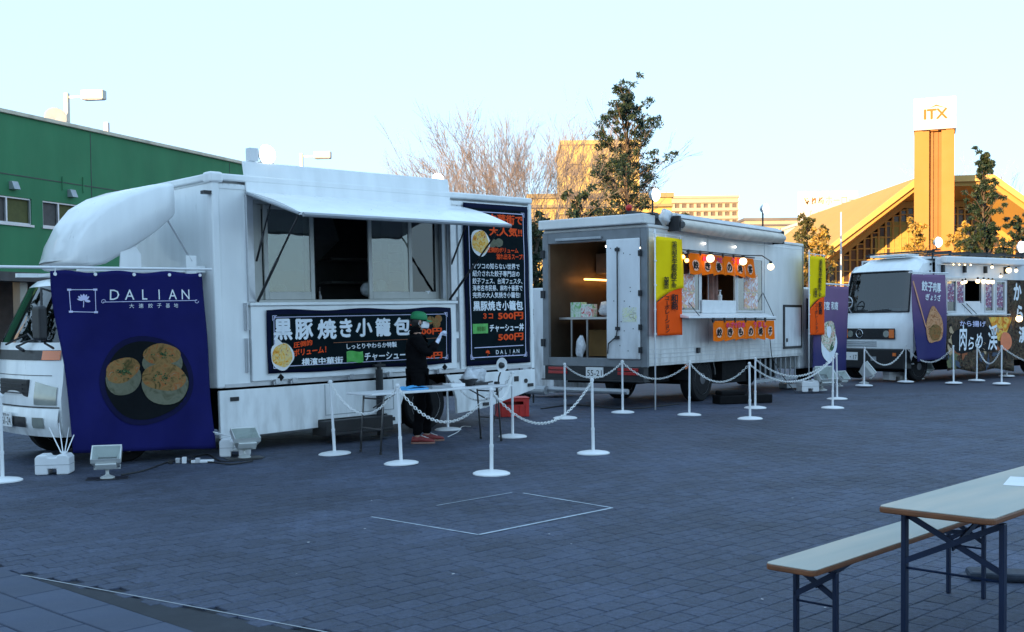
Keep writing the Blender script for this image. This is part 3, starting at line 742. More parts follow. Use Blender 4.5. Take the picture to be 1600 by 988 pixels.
def evergreen(X, Y, H, prof, z0, nl, per, seed, label, leaf, group=None, lw=.036, ll=.115, trunk=.11, name='evergreen_tree', cat='tree', crad=.27):
    rd = random.Random(seed); t = thing(name, label, cat, T((X, Y, 0)), group)
    pts = [(.06 * math.sin(k * 1.3 + seed), .05 * math.cos(k + seed), H * k / 9 * .97) for k in range(10)]
    tm = MB(); tm.tube([Vector(p) for p in pts], [trunk * (1 - .88 * k / 9) for k in range(10)], 8)
    cents = []; rads = []
    for i in range(nl):
        u = (i + rd.random()) / nl; z = z0 + (H - z0) * u ** .95; R = prof(u) * rd.uniform(.35, 1.2); a = i * 2.4 + rd.uniform(-.5, .5)
        s = Vector((0, 0, z * .93)); e = Vector((math.cos(a) * R, math.sin(a) * R, z + R * .45 + rd.uniform(-.1, .25)))
        mid = s.lerp(e, .5) + Vector((rd.uniform(-.1, .1), rd.uniform(-.1, .1), R * .06))
        th = .035 * (1 - u * .6); tm.tube([s, mid, e], [th, th * .6, .008], 5)
        k = max(2, int(R / .30))
        for q in range(k):
            f = .35 + .65 * (q + .6) / k; c = s.lerp(e, f) + Vector((rd.uniform(-.2, .2), rd.uniform(-.2, .2), rd.uniform(-.15, .2)))
            cents.append(c); rads.append(crad * rd.uniform(.5, 1.15) * (1 - .45 * u))
            if rd.random() < .5:
                tw_ = c + Vector((rd.uniform(-.4, .4), rd.uniform(-.4, .4), rd.uniform(0, .4))) * (1 - .4 * u)
                tm.tube([s.lerp(e, f * .9), tw_], [.012, .004], 4); cents.append(tw_); rads.append(crad * .5)
    for q in range(5): cents.append((rd.uniform(-.1, .1), rd.uniform(-.1, .1), H - q * .16)); rads.append(.14)
    tm.build('trunk', M['bark'], t); leaves_mesh('crown', cents, rads, per, lw, ll, leaf, t, seed); return t
evergreen(at(980, 340, 33).x, 33, 8.35, lambda u: 1.62 * min(1, (1 - u) * 2.1 + .12) ** .9 * (.75 + .40 * math.sin(u * 19)), 3.0, 80, 52, 5, 'tall dark evergreen tree with a thin pointed top above the grey kitchen truck', M['leaf_dark'], 'evergreen trees beyond the trucks')
evergreen(at(1537, 400, 50).x, 50, 8.7, lambda u: 1.95 * (1 - u) ** .8 * (.85 + .25 * math.sin(u * 23)), 2.6, 74, 70, 9, 'dark conical evergreen tree in front of the right end of the hall', M['leaf_dark'], 'evergreen trees beyond the trucks', lw=.05, ll=.15)
evergreen(-11.2, 15.5, 8.5, lambda u: 2.0 * (1 - u) ** .5, 2.2, 60, 40, 31, 'dark evergreen tree left of the picture, mirrored in the truck windshield', M['leaf_dark'], lw=.06, ll=.16)
evergreen(at(1262, 400, 60).x, 60, 6.9, lambda u: 1.05 * (.5 + math.sin(math.pi * min(1, u * .9 + .12))) * .72, 3.4, 34, 30, 14, 'small loose olive tree left of the hall roof', M['leaf_olive'], 'evergreen trees beyond the trucks', lw=.09, ll=.16)
evergreen(at(1284, 430, 55).x, 55, 5.6, lambda u: 1.0 * (1 - u * .6), 2.4, 26, 30, 15, 'golden leaved small tree behind the yellow flag by the purple banner', M['leaf_gold'], 'golden leaved trees by the hall', lw=.09, ll=.15)
evergreen(at(1433, 400, 58).x, 58, 6.3, lambda u: .95 * (1 - u * .5), 3.2, 26, 30, 16, 'golden leaved small tree at the foot of the tower', M['leaf_gold'], 'golden leaved trees by the hall', lw=.10, ll=.17)
evergreen(at(1500, 400, 56).x, 56, 5.9, lambda u: .75 * (1 - u * .5), 3.2, 20, 26, 17, 'golden leaved shrub between tower and dark conical tree', M['leaf_gold'], 'golden leaved trees by the hall', lw=.10, ll=.17)
evergreen(at(1590, 400, 52).x, 52, 6.0, lambda u: 1.0 * (1 - u * .5), 2.0, 30, 32, 18, 'dark bushy tree at the right edge below the hall roof', M['leaf_dark'], 'evergreen trees beyond the trucks', lw=.08, ll=.17)
for (px, Y, H, R, s_, lb) in ((838, 27, 3.9, .75, 21, 'dark shrub in the gap between the two kitchen trucks'), (905, 31, 5.0, 1.0, 22, 'dark leafy shrub behind the flat roof of the grey kitchen truck'), (745, 33, 3.6, 1.1, 23, 'dark shrub behind the rear of the white truck')):
    evergreen(at(px, 400, Y).x, Y, H, (lambda R: lambda u: R * (1 - u * .45))(R), .8, 30, 34, s_, lb, M['leaf_dark'], 'shrubs behind the trucks', lw=.06, ll=.14, name='shrub', cat='shrub')

def bare_tree(X, Y, seed, label, H, spread, stems, mt, depth=6, lean=(0, 0), zb=0.0, group=None, r0=.085):
    rd = random.Random(seed); t = thing('bare_tree', label, 'tree', T((X, Y, 0)), group); tm = MB(); tw = MB()
    def grow(p, d, L, r, k):
        q = p; pts = [p]; dd = Vector(d)
        for s_ in range(3):
            dd = (dd + Vector((rd.gauss(0, .07), rd.gauss(0, .07), .035 * rd.random() + .01))).normalized(); q = q + dd * L / 3; pts.append(q)
        (tm if k >= depth - 2 else tw).tube(pts, [r, r * .9, r * .82, r * .72], 6 if k >= depth - 2 else 3, cap=False)
        if k <= 0: return
        nb = 2 if rd.random() < .62 else 3
        for b in range(nb):
            a = rd.uniform(0, 6.28); sp = rd.uniform(.16, .42); o_ = dd.orthogonal().normalized(); o2 = dd.cross(o_)
            nd = (dd + (o_ * math.cos(a) + o2 * math.sin(a)) * sp).normalized()
            grow(q, nd, L * rd.uniform(.62, .86), max(.0045, r * .70 * (.8 if b else .95)), k - 1)
        if k <= 3:
            a = rd.uniform(0, 6.28); o_ = dd.orthogonal().normalized(); o2 = dd.cross(o_)
            grow(pts[1], (dd + (o_ * math.cos(a) + o2 * math.sin(a)) * .7).normalized(), L * .55, .0055, max(0, k - 3))
    for i in range(stems):
        a = 2 * math.pi * i / stems + rd.uniform(-.3, .3); s_ = rd.uniform(.25, 1) * spread
        d = Vector((math.cos(a) * s_ + lean[0], math.sin(a) * s_ * .7 + lean[1], 1)).normalized()
        grow(Vector((math.cos(a) * .12, math.sin(a) * .12, zb)), d, H * .30, r0 * rd.uniform(.7, 1), depth)
    tm.build('trunk', mt, t); tw.build('twigs', mt, t, kind='stuff'); return t
bare_tree(at(828, 350, 36).x, 36, 3, 'wide bare winter tree with many thin branches between the two trucks', 7.2, .82, 24, M['bark_pale'], 6, lean=(-.05, 0), zb=.3, r0=.045)
bare_tree(at(745, 350, 39).x, 39, 8, 'bare winter tree behind the rear of the white truck', 5.8, .9, 12, M['bark_pale'], 5, lean=(-.12, 0), zb=.3, r0=.045)
bare_tree(at(1590, 350, 72).x + 4.0, 92, 5, 'distant bare tree rising at the right edge beyond the hall', 13.5, .45, 6, M['bark_pale'], 5, r0=.12)
# ================================================================ WHITE KITCHEN TRUCK (left)
T1 = frame(-3.58, 13.57, .769, .0114, -.0045)
tr = thing('food_truck', 'large white box kitchen truck with raised serving flap and curved roof deflector', 'food truck', T1)
WP = M['white_paint']
L1, W1, H1 = 5.46, 2.3, 3.40
op = (.54, 3.76, 1.845, 3.13)
def wheel_arch(cx, r, z0, n=12): return [(cx - r * math.cos(math.pi * k / n), z0 + r * math.sin(math.pi * k / n)) for k in range(n + 1)]
mb = MB().panel(.09, 5.40, .80, 3.30, 0, .06, [op]); mb.build('side_wall', WP, tr, bevel=.004)
MB().box(.0, 5.44, W1 - .06, W1, .80, 3.30).build('far_wall', WP, tr)
MB().box(0.0, .058, .10, W1 - .061, .80, 3.30).build('front_wall', WP, tr)
MB().box(5.40, 5.46, .062, W1 - .061, .80, 3.30).build('rear_wall', WP, tr)
MB().box(-.02, .088, -.025, .095, .80, 3.33).build('corner_post', M['alu'] if False else WP, tr, bevel=.02)
MB().box(5.402, 5.475, -.015, .061, .78, 3.33).build('corner_post', WP, tr, bevel=.015)
MB().box(-.03, 5.48, -.03, .10, 3.332, 3.42).box(-.03, 5.48, W1 - .1, W1 + .03, 3.332, 3.42).box(-.03, .10, .101, W1 - .101, 3.332, 3.42).box(5.38, 5.48, .101, W1 - .101, 3.332, 3.42).build('roof_rail', WP, tr, bevel=.02)
MB().box(.02, 5.44, .08, W1 - .08, 3.31, 3.36).build('roof', WP, tr)
rv = MB()
for k in range(64): rv.lathe([(.009, -.004), (.005, -.009), (.001, -.009)], (.15 + k * .083, -.004, 3.29), 6, 'y')
for k in range(28):
    rv.lathe([(.009, -.004), (.005, -.009), (.001, -.009)], (4.0, -.001, .90 + k * .083), 6, 'y')
rv.build('rivets', WP, tr, kind='stuff')
MB().box(-.05, .14, -.045, .14, 3.30, 3.435).build('corner_cap', WP, tr, bevel=.03)
MB().box(.06, 5.40, .062, W1 - .062, .80, .90).build('floor', M['alu_dull'], tr)
# kitchen interior
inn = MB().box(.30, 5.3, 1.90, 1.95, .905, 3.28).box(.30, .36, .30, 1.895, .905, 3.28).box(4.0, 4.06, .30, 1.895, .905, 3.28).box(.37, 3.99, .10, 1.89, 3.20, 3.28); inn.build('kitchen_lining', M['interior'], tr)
MB().box(.40, 3.9, 1.45, 1.88, .91, 1.80).build('worktop', M['stainless'], tr, bevel=.01)
MB().prism([(1.05, 2.75), (1.85, 2.35), (1.85, 3.19), (1.25, 3.19)], .8, 2.6, 'x').build('extractor_hood', M['stainless'], tr)
for z in (2.15, 2.5): MB().box(2.8, 3.9, 1.55, 1.88, z, z + .03).build('shelf', M['stainless'], tr)
# window frames: four sliding sashes
AL = mat('sash_alu', (.42, .42, .39), .45, metal=.3, var=.08); M['sash_alu'] = AL
MB().box(.56, 3.74, .02, .10, 1.846, 1.875).box(.56, 3.74, .02, .10, 3.08, 3.128).box(.56, .63, .02, .10, 1.876, 3.079).box(3.64, 3.74, .02, .10, 1.876, 3.079).build('window_frame', AL, tr)
def sash(x0, x1, y, gm, foot=.10):
    s_ = MB(); z0, z1 = 1.878, 3.078
    s_.box(x0, x0 + .06, y, y + .03, z0, z1).box(x1 - .06, x1, y, y + .03, z0, z1).box(x0 + .061, x1 - .061, y, y + .03, z0, z0 + foot).box(x0 + .061, x1 - .061, y, y + .03, z1 - .05, z1)
    so_ = s_.build('sash', AL, tr, bevel=.004)
    MB().box(x0 + .061, x1 - .061, y + .012, y + .018, z0 + foot + .001, z1 - .051).build('pane', gm, so_)
sash(.72, 1.47, .028, M['glass']); sash(2.35, 3.11, .028, M['glass']); sash(.65, 1.40, .064, M['glass']); sash(3.0, 3.63, .064, M['windshield'])
for k, (x, w_, h_) in enumerate(((.95, .2, .26), (1.2, .16, .18), (2.6, .22, .2), (2.85, .18, .24))):
    bg_ = MB(); bg_.ball((x, .42, 1.92 + h_ / 2), h_ / 2, 10, 7, (w_ / h_, .8, 1)); solo(bg_, 'supply_bag', M['cloud_bag'], ['pale bulging bag behind the left sliding window of the white truck, left one', 'pale bag behind the left sliding window, right one', 'pale bag behind the second sliding window, left one', 'pale bag behind the second sliding window near its right sash'][k], 'bag', T1, 'bags behind the windows of the white truck', smooth=True)
MB().box(.5, 3.9, .20, .62, 1.70, 1.79).build('counter', M['stainless'], tr)
# raised serving flap, its header and stays
MB().prism([(-.045, 3.19), (-.02, 3.19), (.06, 3.595), (.01, 3.60)], .45, 3.80, 'x').build('flap_header', WP, tr, bevel=.012)
fl = MB(); P0, P1 = (-.03, 3.185), (-1.15, 2.845)
def flap_pt(x, t, up): 
    y = P0[0] + (P1[0] - P0[0]) * t; z = P0[1] + (P1[1] - P0[1]) * t + up + .03 * math.sin(math.pi * t)
    return (x, y, z)
for (u0, u1) in ((.45, 3.95),):
    n = 8; vs = []; fs = []
    for j in range(n + 1):
        for (x, up) in ((u0, .035), (u1, .035), (u1, 0), (u0, 0)): vs.append(flap_pt(x + (-.06 if x == u1 else .03) * j / n, j / n, up))
    for j in range(n):
        for k in range(4): a, b = j * 4 + k, j * 4 + (k + 1) % 4; fs.append((a, b, b + 4, a + 4))
    fs += [(0, 3, 2, 1), (n * 4, n * 4 + 1, n * 4 + 2, n * 4 + 3)]; fl.add(vs, fs)
flo = fl.build('serving_flap', WP, tr, auto=30)
MB().tube([flap_pt(.52, 1.02, .012), flap_pt(3.89, 1.02, .012)], .028, 8).build('edge_rail', M['alu_dull'], flo)
MB().tube([flap_pt(.45, 0, .015), flap_pt(.48, 1.0, .015)], .02, 6).build('edge_rail', M['alu_dull'], flo)
def stay(a, b, rr=.018):
    a, b = Vector(a), Vector(b); m_ = a.lerp(b, .5)
    MB().tube([a, m_], rr * .7, 8).tube([m_, b], rr, 8).build('gas_strut', M['black_plastic'], tr, smooth=True)
stay((.52, -1.08, 2.86), (.56, -.05, 1.86)); stay((.60, -.35, 3.06), (.57, -.03, 2.36), .014)
stay((3.82, -1.08, 2.86), (3.72, -.05, 1.86)); stay((3.88, -.35, 3.06), (3.78, -.03, 2.36), .014)
# recess jambs beside the opening
MB().box(3.765, 3.86, -.045, .05, 1.85, 3.18).build('jamb', M['alu'], tr, bevel=.006); MB().box(.44, .535, -.045, .05, 1.85, 3.18).build('jamb', M['alu'], tr, bevel=.006)
MB().box(3.62, 3.67, -.03, .018, 1.88, 3.1).build('jamb_strip', M['alu_dull'], tr)
# lower board panel with hinges, sill
MB().box(.46, 3.84, -.045, -.002, .86, 1.80).build('drop_panel', WP, tr, bevel=.008)
MB().box(.44, 3.86, -.075, .06, 1.803, 1.843).build('sill', WP, tr, bevel=.006)
for x in (.50, .50, 3.86, 3.86):
    pass
for (x, z0_, z1_) in ((.40, 1.50, 1.84), (.40, .98, 1.40), (3.90, 1.40, 1.90), (3.90, .95, 1.30)):
    MB().box(x - .018, x + .018, -.05, -.003, z0_, z1_).tube([(x, -.06, z0_), (x, -.06, z1_)], .012, 6).build('hinge', M['alu'], tr)
for x in (.80, 1.05, 1.95, 2.60, 3.1, 3.50):
    MB().box(x - .05, x + .05, -.06, -.046, .80, .845).box(x - .03, x + .03, -.075, -.061, .81, .88).build('hinge', M['alu'], tr, bevel=.004)
for x in (.86, 3.60): MB().add([(x, -.05, .84), (x + .05, -.05, .89), (x, -.05, .94), (x - .05, -.05, .89)], [(0, 1, 2, 3)]).build('warning_mark', M['ink_black'], tr)
MB().box(.09, 5.40, -.012, -.001, .80, .845).build('rub_rail', M['alu'], tr)
for z in (3.24,): MB().box(.09, 5.40, -.008, -.001, z, z + .05).build('rub_rail', WP, tr)
MB().box(3.93, 3.95, -.012, -.001, .85, 3.23).build('panel_joint', M['alu_dull'], tr)
MB().box(.45, .462, -.012, -.001, .85, 1.5).build('panel_joint', M['alu_dull'], tr)
# skirts
sk = MB()
def skirt(poly): sk.prism(poly, -.03, .02, 'y')
skirt([(.0, .18), (1.42, .20), (1.42, .30), (2.55, .30), (2.58, .14), (2.80, .14)] + [(2.80, .40), (2.90, .62), (3.03, .77), (.0, .77)])
skirt([(3.84, .20), (4.4, .24), (5.46, .46), (5.46, .77), (3.64, .77), (3.76, .62), (3.83, .40)])
sk.build('skirt', WP, tr, bevel=.008)
MB().prism([(2.81, .06)] + [(3.32 - .51 * math.cos(math.pi * k / 12), .36 + .43 * math.sin(math.pi * k / 12)) for k in range(13)] + [(3.83, .06)], .6, .62, 'y').build('wheel_well', M['chassis'], tr)
MB().box(1.53, 1.54, -.034, -.031, .36, .76).box(2.66, 2.67, -.034, -.031, .36, .76).box(1.53, 2.67, -.034, -.031, .35, .36).build('locker_seam', M['alu_dull'], tr)
for (x, z) in ((.20, .66), (.27, .24), (2.62, .22), (4.4, .30), (5.35, .53)): MB().box(x - .06, x + .06, -.045, -.031, z - .025, z + .025).build('side_marker', M['black_plastic'], tr, bevel=.004)
MB().box(5.0, 5.1, -.035, -.031, .60, .68).build('latch', M['black_plastic'], tr)
MB().lathe([(.0, 0), (.035, 0), (.035, .012), (0, .012)], (5.25, -.045, .60), 12, 'y').build('fuel_cap', M['black_plastic'], tr)
# chassis, step, tank, wheels
MB().box(-1.0, 5.3, .55, .68, .45, .72).box(-1.0, 5.3, 1.6, 1.73, .45, .72).box(.2, 2.5, .1, 2.0, .26, .7).box(4.0, 5.0, .4, 1.9, .42, .75).box(.2, 5.2, .3, 2.1, .73, .79).build('chassis', M['chassis'], tr)
MB().box(1.42, 2.52, -.20, .12, .09, .29).box(1.5, 2.45, -.3, -.201, .10, .14).build('folded_step', M['black_plastic'], tr, bevel=.01)
for x in (2.38,):
    MB().tube([(x, -.10, .02), (x, -.10, .92)], .05, 10).box(x - .10, x + .10, -.2, 0, 0.0, .02).tube([(x, -.10, .92), (x, -.10, 1.02)], .03, 8).box(x - .09, x + .09, -.13, -.07, .96, .99).build('support_leg', M['dark_metal'], tr)
M['rim_dark'] = mat('rim_dark', (.10, .10, .11), .55, metal=.3, var=.4, scale=9)
def wheel(parent, x, y, z, R, wd, rimr, face=-1, rim=None, nuts=6, dual=False):
    tm = MB(); a = y; 
    tm.lathe([(R * .58, 0), (R * .93, 0.0), (R, .03), (R, wd - .03), (R * .93, wd), (R * .58, wd)], (x, y, z), 32, 'y'); to = tm.build('wheel', M['rubber'], parent, auto=35)
    rm_ = MB(); rm_.lathe([(rimr * 1.04, -.006), (rimr * 1.04, .02), (rimr * .88, .05), (rimr * .80, .09)], (x, y, z), 28, 'y', cap=False)
    ro = rm_.build('rim', rim or M['white_metal'], to, auto=35)
    MB().lathe([(rimr * .86, .10), (rimr * .62, .11), (rimr * .42, .07), (rimr * .36, -.01), (rimr * .14, -.02), (.001, -.02)], (x, y, z), 28, 'y').build('hub', M['rim_dark'], to, auto=35)
    nm = MB()
    for k in range(nuts):
        b = 2 * math.pi * k / nuts; nm.lathe([(.014, -.03), (.014, .0), (.001, .0)], (x + rimr * .26 * math.cos(b), y + .0, z + rimr * .26 * math.sin(b)), 6, 'y')
        nm.lathe([(rimr * .09, .045), (rimr * .09, .062), (.001, .062)], (x + rimr * .72 * math.cos(b), y, z + rimr * .72 * math.sin(b)), 8, 'y')
    nm.build('wheel_nuts', M['dark_metal'], ro); return to
wheel(tr, 3.32, .06, .37, .37, .22, .25, rim=M['white_metal']); wheel(tr, 3.32, 2.0, .37, .37, .22, .25)
wheel(tr, -1.15, .14, .37, .37, .20, .24); wheel(tr, -1.15, 1.95, .37, .37, .20, .24)
# cab
x0, x1 = -2.02, -.22; y0, y1 = .14, 2.14
def cab_sec(t):     # front outline of the cab: (x, z) from bumper bottom to roof
    return t
prof = [(-1.98, .36), (-2.02, .50), (-2.02, .80), (-1.99, 1.00), (-1.97, 1.22), (-1.93, 1.42), (-1.60, 2.08), (-1.50, 2.16), (-1.30, 2.20), (-.25, 2.20)]
def cab_shell(y0, y1, prof, wrap, name, m, parent, bev=0):
    pass
cb = MB(); ny = 18
def ycurve(v):   # plan view: bowed nose
    s_ = 2 * v - 1; return .16 * abs(s_) ** 2.6
zz = prof
vs = []; fs = []
for j in range(ny + 1):
    v = j / ny; y = y0 + (y1 - y0) * v; bow = ycurve(v)
    for (x, z) in zz: tum = (.09 * max(0, (z - 1.4)) / .8) * (1 - 2 * v); vs.append((x + bow * (1 if z < 2.19 else .8), y + tum, z))
n = len(zz)
glass_row = 5
for j in range(ny):
    for i in range(n - 1):
        if i == glass_row and 1 <= j <= ny - 2: continue
        a = j * n + i; fs.append((a, a + n, a + n + 1, a + 1))
cb.add(vs, fs)
for sgn, v in ((0, 0.0), (1, 1.0)):   # side skins with door window gap
    y = y0 if v == 0 else y1; t_ = .09 if v == 0 else -.09
    sp = [(p[0] + .16, p[1]) for p in zz]
    lo = [(-.25, .36)] + [sp[0]] + [(a, b) for a, b in sp[1:6]] + [(-.25, 1.42)]
    cb.add([(a, y, b) for a, b in lo], [tuple(range(len(lo)))])
    cb.add([(sp[5][0], y, 1.42), (sp[6][0], y + t_ * .85, 2.08), (sp[6][0] + .12, y + t_ * .85, 2.08), (sp[5][0] + .14, y, 1.42)], [(0, 1, 2, 3)])
    cb.add([(-.5, y, 1.42), (-.5, y + t_ * .85, 2.08), (-.25, y + t_ * .85, 2.08), (-.25, y, 1.42)], [(0, 1, 2, 3)])
    cb.add([(sp[6][0], y + t_ * .85, 2.08), (-1.14, y + t_, 2.2), (-.25, y + t_, 2.2), (-.25, y + t_ * .85, 2.08)], [(0, 1, 2, 3)])
cb.box(-.26, -.22, y0 + .02, y1 - .02, .5, 2.15)
cb.build('cab', WP, tr, auto=32)
ws = MB(); vs = []; fs = []
for j in range(1, ny):
    v = j / ny; y = y0 + (y1 - y0) * v; bow = ycurve(v)
    for (x, z) in (prof[5], prof[6]): tum = (.09 * max(0, (z - 1.4)) / .8) * (1 - 2 * v); vs.append((x + bow + .004, y + tum, z))
fs = [(2 * j, 2 * j + 2, 2 * j + 3, 2 * j + 1) for j in range(ny - 2)]
ws.add(vs, fs); ws.build('windshield', M['windshield'], tr)
MB().box(-1.75, -.3, y0 + .05, y1 - .05, 1.0, 1.35).box(-1.0, -.75, .3, .8, 1.36, 1.95).box(-1.0, -.75, 1.3, 1.8, 1.36, 1.95).build('seats_and_dash', M['black_plastic'], tr, bevel=.03)
MB().add([(-1.6, y0 + .01, 1.43), (-1.3, y0 + .09, 2.07), (-.5, y0 + .09, 2.07), (-.5, y0 + .01, 1.43)], [(0, 1, 2, 3)]).add([(-1.6, y1 - .01, 1.43), (-1.3, y1 - .09, 2.07), (-.5, y1 - .09, 2.07), (-.5, y1 - .01, 1.43)], [(0, 1, 2, 3)]).build('side_window', M['windshield'], tr)
def nose(v, dx=0.0, z=1.0):    # a point on the nose
    px_ = np.interp(z, [p[1] for p in prof], [p[0] for p in prof]); return (float(px_) + ycurve(v) - dx, y0 + (y1 - y0) * v, z)
def nose_patch(name, m, v0, v1, z0_, z1_, dx, nn=10, slant=0.0, cut=0.0, par=None):
    mb = MB()
    def fn(u, w_):
        v = v0 + (v1 - v0) * u; z = z0_ + (z1_ - z0_) * w_ + slant * (1 - u) * (1 if w_ > .5 else 0) ; v = v + cut * (w_ - .5) * (1 if u < .5 else -1)
        return nose(v, dx, z)
    mb.grid(fn, nn, 3); return mb.build(name, m, par or tr, smooth=True)
nose_patch('nose_band', M['black_plastic'], .03, .97, 1.22, 1.335, .008, 18)
nose_patch('turn_lamp', M['amber'], .02, .17, 1.225, 1.33, .016); nose_patch('turn_lamp', M['amber'], .83, .98, 1.225, 1.33, .016)
MB().box(nose(.5)[0] - .02, nose(.5)[0] + .03, .72, 1.56, .80, 1.00).build('grille', M['black_plastic'], tr, bevel=.012)
for z in (.84, .89, .94): MB().box(-2.055, -2.041, .76, 1.52, z, z + .012).build('grille_bar', M['dark_metal'], tr)
nose_patch('headlight', M['lens'], .03, .22, .72, .98, .012, slant=-.06); nose_patch('headlight', M['lens'], .78, .97, .72, .98, .012, slant=.0)
nose_patch('seam', M['black_plastic'], .01, .99, .685, .70, .006, 18); nose_patch('seam', M['dark_metal'], .08, .92, 1.045, 1.053, .004, 18)
bp_ = MB()
def bfn(u, w_):
    v = u; z = .36 + .32 * w_; p = nose(v, .03 + .02 * math.sin(math.pi * w_), z); return p
bp_.grid(bfn, 20, 6); bp_.build('bumper', WP, tr, smooth=True)
for (a, b) in ((.10, .20), (.27, .44), (.60, .78)): nose_patch('bumper_vent', M['black_plastic'] if b > .25 else M['lens'], a, b, .46, .58, .062, 4)
pl = MB().box(-2.105, -2.095, .98, 1.31, .455, .62).build('licence_plate', M['white_matte'], tr)
PM = T((-2.107, 0, 0)) @ RZ(R_(-90))
for s_, a, b, c, d in (('宇都宮 830', -1.28, -1.04, .575, .605), ('61-24', -1.26, -1.0, .475, .565)):
    uv, fs, _d = text_geo(s_, 0); vs = [(-2.108, -(a + u * (b - a)), c + v * (d - c)) for u, v in uv]; MB().add(vs, fs).build('lettering', M['ink_black'], pl)
# mirror and wipers
MB().tube([(-1.86, .20, 1.98), (-2.08, .02, 2.02), (-2.10, -.02, 1.75), (-2.05, .05, 1.42), (-1.9, .2, 1.36)], .014, 6).build('mirror_arm', M['black_plastic'], tr)
MB().box(-2.17, -2.08, -.13, .10, 1.45, 1.83).build('mirror', M['black_plastic'], tr, bevel=.035, seg=3)
MB().tube([(-2.0, 1.35, 1.40), (-1.88, .98, 1.52), (-1.93, .7, 1.45)], .012, 5).tube([(-2.02, .95, 1.38), (-1.96, .75, 1.44), (-1.88, .45, 1.48)], .012, 5).tube([(-2.02, .95, 1.38), (-2.0, .8, 1.33)], .02, 5).build('wiper', M['black_plastic'], tr)
# deflector on the cab roof
df = MB(); sec = [(-1.585, 2.345, 2.365, .50), (-1.58, 2.32, 2.42, .72), (-1.55, 2.29, 2.58, .82), (-1.45, 2.27, 2.80, .92), (-1.28, 2.30, 3.00, .99), (-1.05, 2.44, 3.14, 1.04), (-.80, 2.60, 3.23, 1.07), (-.62, 2.73, 3.27, 1.08), (-.46, 2.86, 3.29, 1.08)]
vs = []; fs = []; K = 20; yc = 1.15
for (x, zb_, zt_, hw) in sec:
    for k in range(K):
        a = 2 * math.pi * k / K; ca, sa_ = math.cos(a), math.sin(a); e_ = .22
        px_ = hw * math.copysign(abs(ca) ** e_, ca); zc = (zb_ + zt_) / 2; pz = (zt_ - zb_) / 2 * math.copysign(abs(sa_) ** e_, sa_)
        vs.append((x + .62 * (abs(px_) / 1.1) ** 2.0 * min(1, max(0, -x - .4) / .6) * (1.0 if px_ > 0 else .12), yc + px_, zc + pz))
for i in range(len(sec) - 1):
    for k in range(K): a, b = i * K + k, i * K + (k + 1) % K; fs.append((a, b, b + K, a + K))
fs += [tuple(range(K - 1, -1, -1)), tuple(range((len(sec) - 1) * K, len(sec) * K))]
df.add(vs, fs); dfo = df.build('roof_deflector', WP, tr, smooth=True)
MB().box(-1.6, -.2, .16, .22, 2.22, 2.27).box(-1.6, -.2, 2.0, 2.06, 2.22, 2.27).box(-1.35, -1.30, .23, 1.99, 2.22, 2.26).build('deflector_rail', WP, tr)
MB().prism([(-1.12, 2.27), (-.86, 2.27), (-.86, 2.42), (-.98, 2.60), (-1.10, 2.52)], .15, .17, 'y').build('deflector_bracket', WP, tr)
MB().tube([(-.50, .16, 2.83), (-.22, .14, 2.35)], .013, 8).build('deflector_strut', M['alu'], tr)
MB().box(-.30, -.03, .16, 2.1, 2.215, 2.30).box(-.30, -.16, .13, .17, 2.16, 2.42).build('cab_bracket', WP, tr, bevel=.006)
MB().box(-.12, -.02, -.03, .06, 3.16, 3.20).build('corner_lamp', M['black_plastic'], tr)
settle(tr)

# bar and big blue banner hanging along the cab
bn = thing('cloth_banner', 'big dark blue cloth banner with three pan fried buns hanging beside the truck cab', 'banner', T1)
MB().tube([(-2.75, -.11, 2.24), (-.10, -.11, 2.245)], .016, 8).build('hanging_bar', M['white_metal'], bn)
rdw = lambda x, z: -.16 + .05 * math.sin(2.1 * x + 1.4 * (2.2 - z) * x) + .04 * (2.2 - z) * math.sin(3.0 * x + .8) * .6 + .028 * math.sin(7.5 * (x - .55 * z)) * max(0, (2.3 - z) / 2)
def bedge(u, v): return (.14 * (1 - v) ** 1.3 * (1 - u) + .10 * (1 - v) * u + .02 * math.sin(v * 5) * (1 - u), -.09 * (1 - u) * 0 + (.11 * (1 - u) - .02) * (1 - v) + .014 * math.sin(u * 19) * v)
cloth(bn, 'cloth', M['indigo_cloth'], -2.01, -.27, .12, 2.20, rdw, 44, 44, .004, bedge)
for x in (-1.98, -1.55, -1.12, -.70, -.30): MB().tube([(x, -.12, 2.19), (x + .01, -.12, 2.25)], .006, 5).lathe([(.001, -.006), (.02, -.006), (.02, .0), (.001, .0)], (x, rdw(x, 2.17) - .006, 2.17), 10, 'y').build('eyelet', M['white_metal'], bn)
IL = M['ink_lilac']
lm = MB(); strip(lm, [(-1.82, 1.76), (-1.54, 1.75), (-1.55, 2.0), (-1.83, 2.0)], .008, -.007, rdw, True)
for (a, b) in ((-1.82, 1.76), (-1.54, 1.75), (-1.55, 2.0), (-1.83, 2.0)): strip(lm, [(a - .022, b), (a + .022, b)], .022, -.008, rdw)
lm.build('emblem_frame', IL, bn)
def petals(parent, cx, cz, s, m, drape, y=-.007):
    for a, l_, w_ in ((-75, .9, .3), (-48, 1, .34), (-24, 1, .3), (0, .98, .42), (24, 1, .3), (50, .95, .34), (100, .9, .4)):
        ar = R_(a); disc(parent, 'petal', m, cx + math.sin(ar) * s * .52 * l_, cz + math.cos(ar) * s * .42 * l_ - s * .1, s * w_ * .42, s * .40 * l_, y - .001 * abs(a) / 100, drape, 12, -ar, 3, .02)
    sm = MB(); strip(sm, [(cx, cz - s * .1), (cx - s * .05, cz - s * .95)], s * .10, y, drape); sm.build('petal', m, parent)
petals(bn, -1.675, 1.89, .088, IL, rdw)
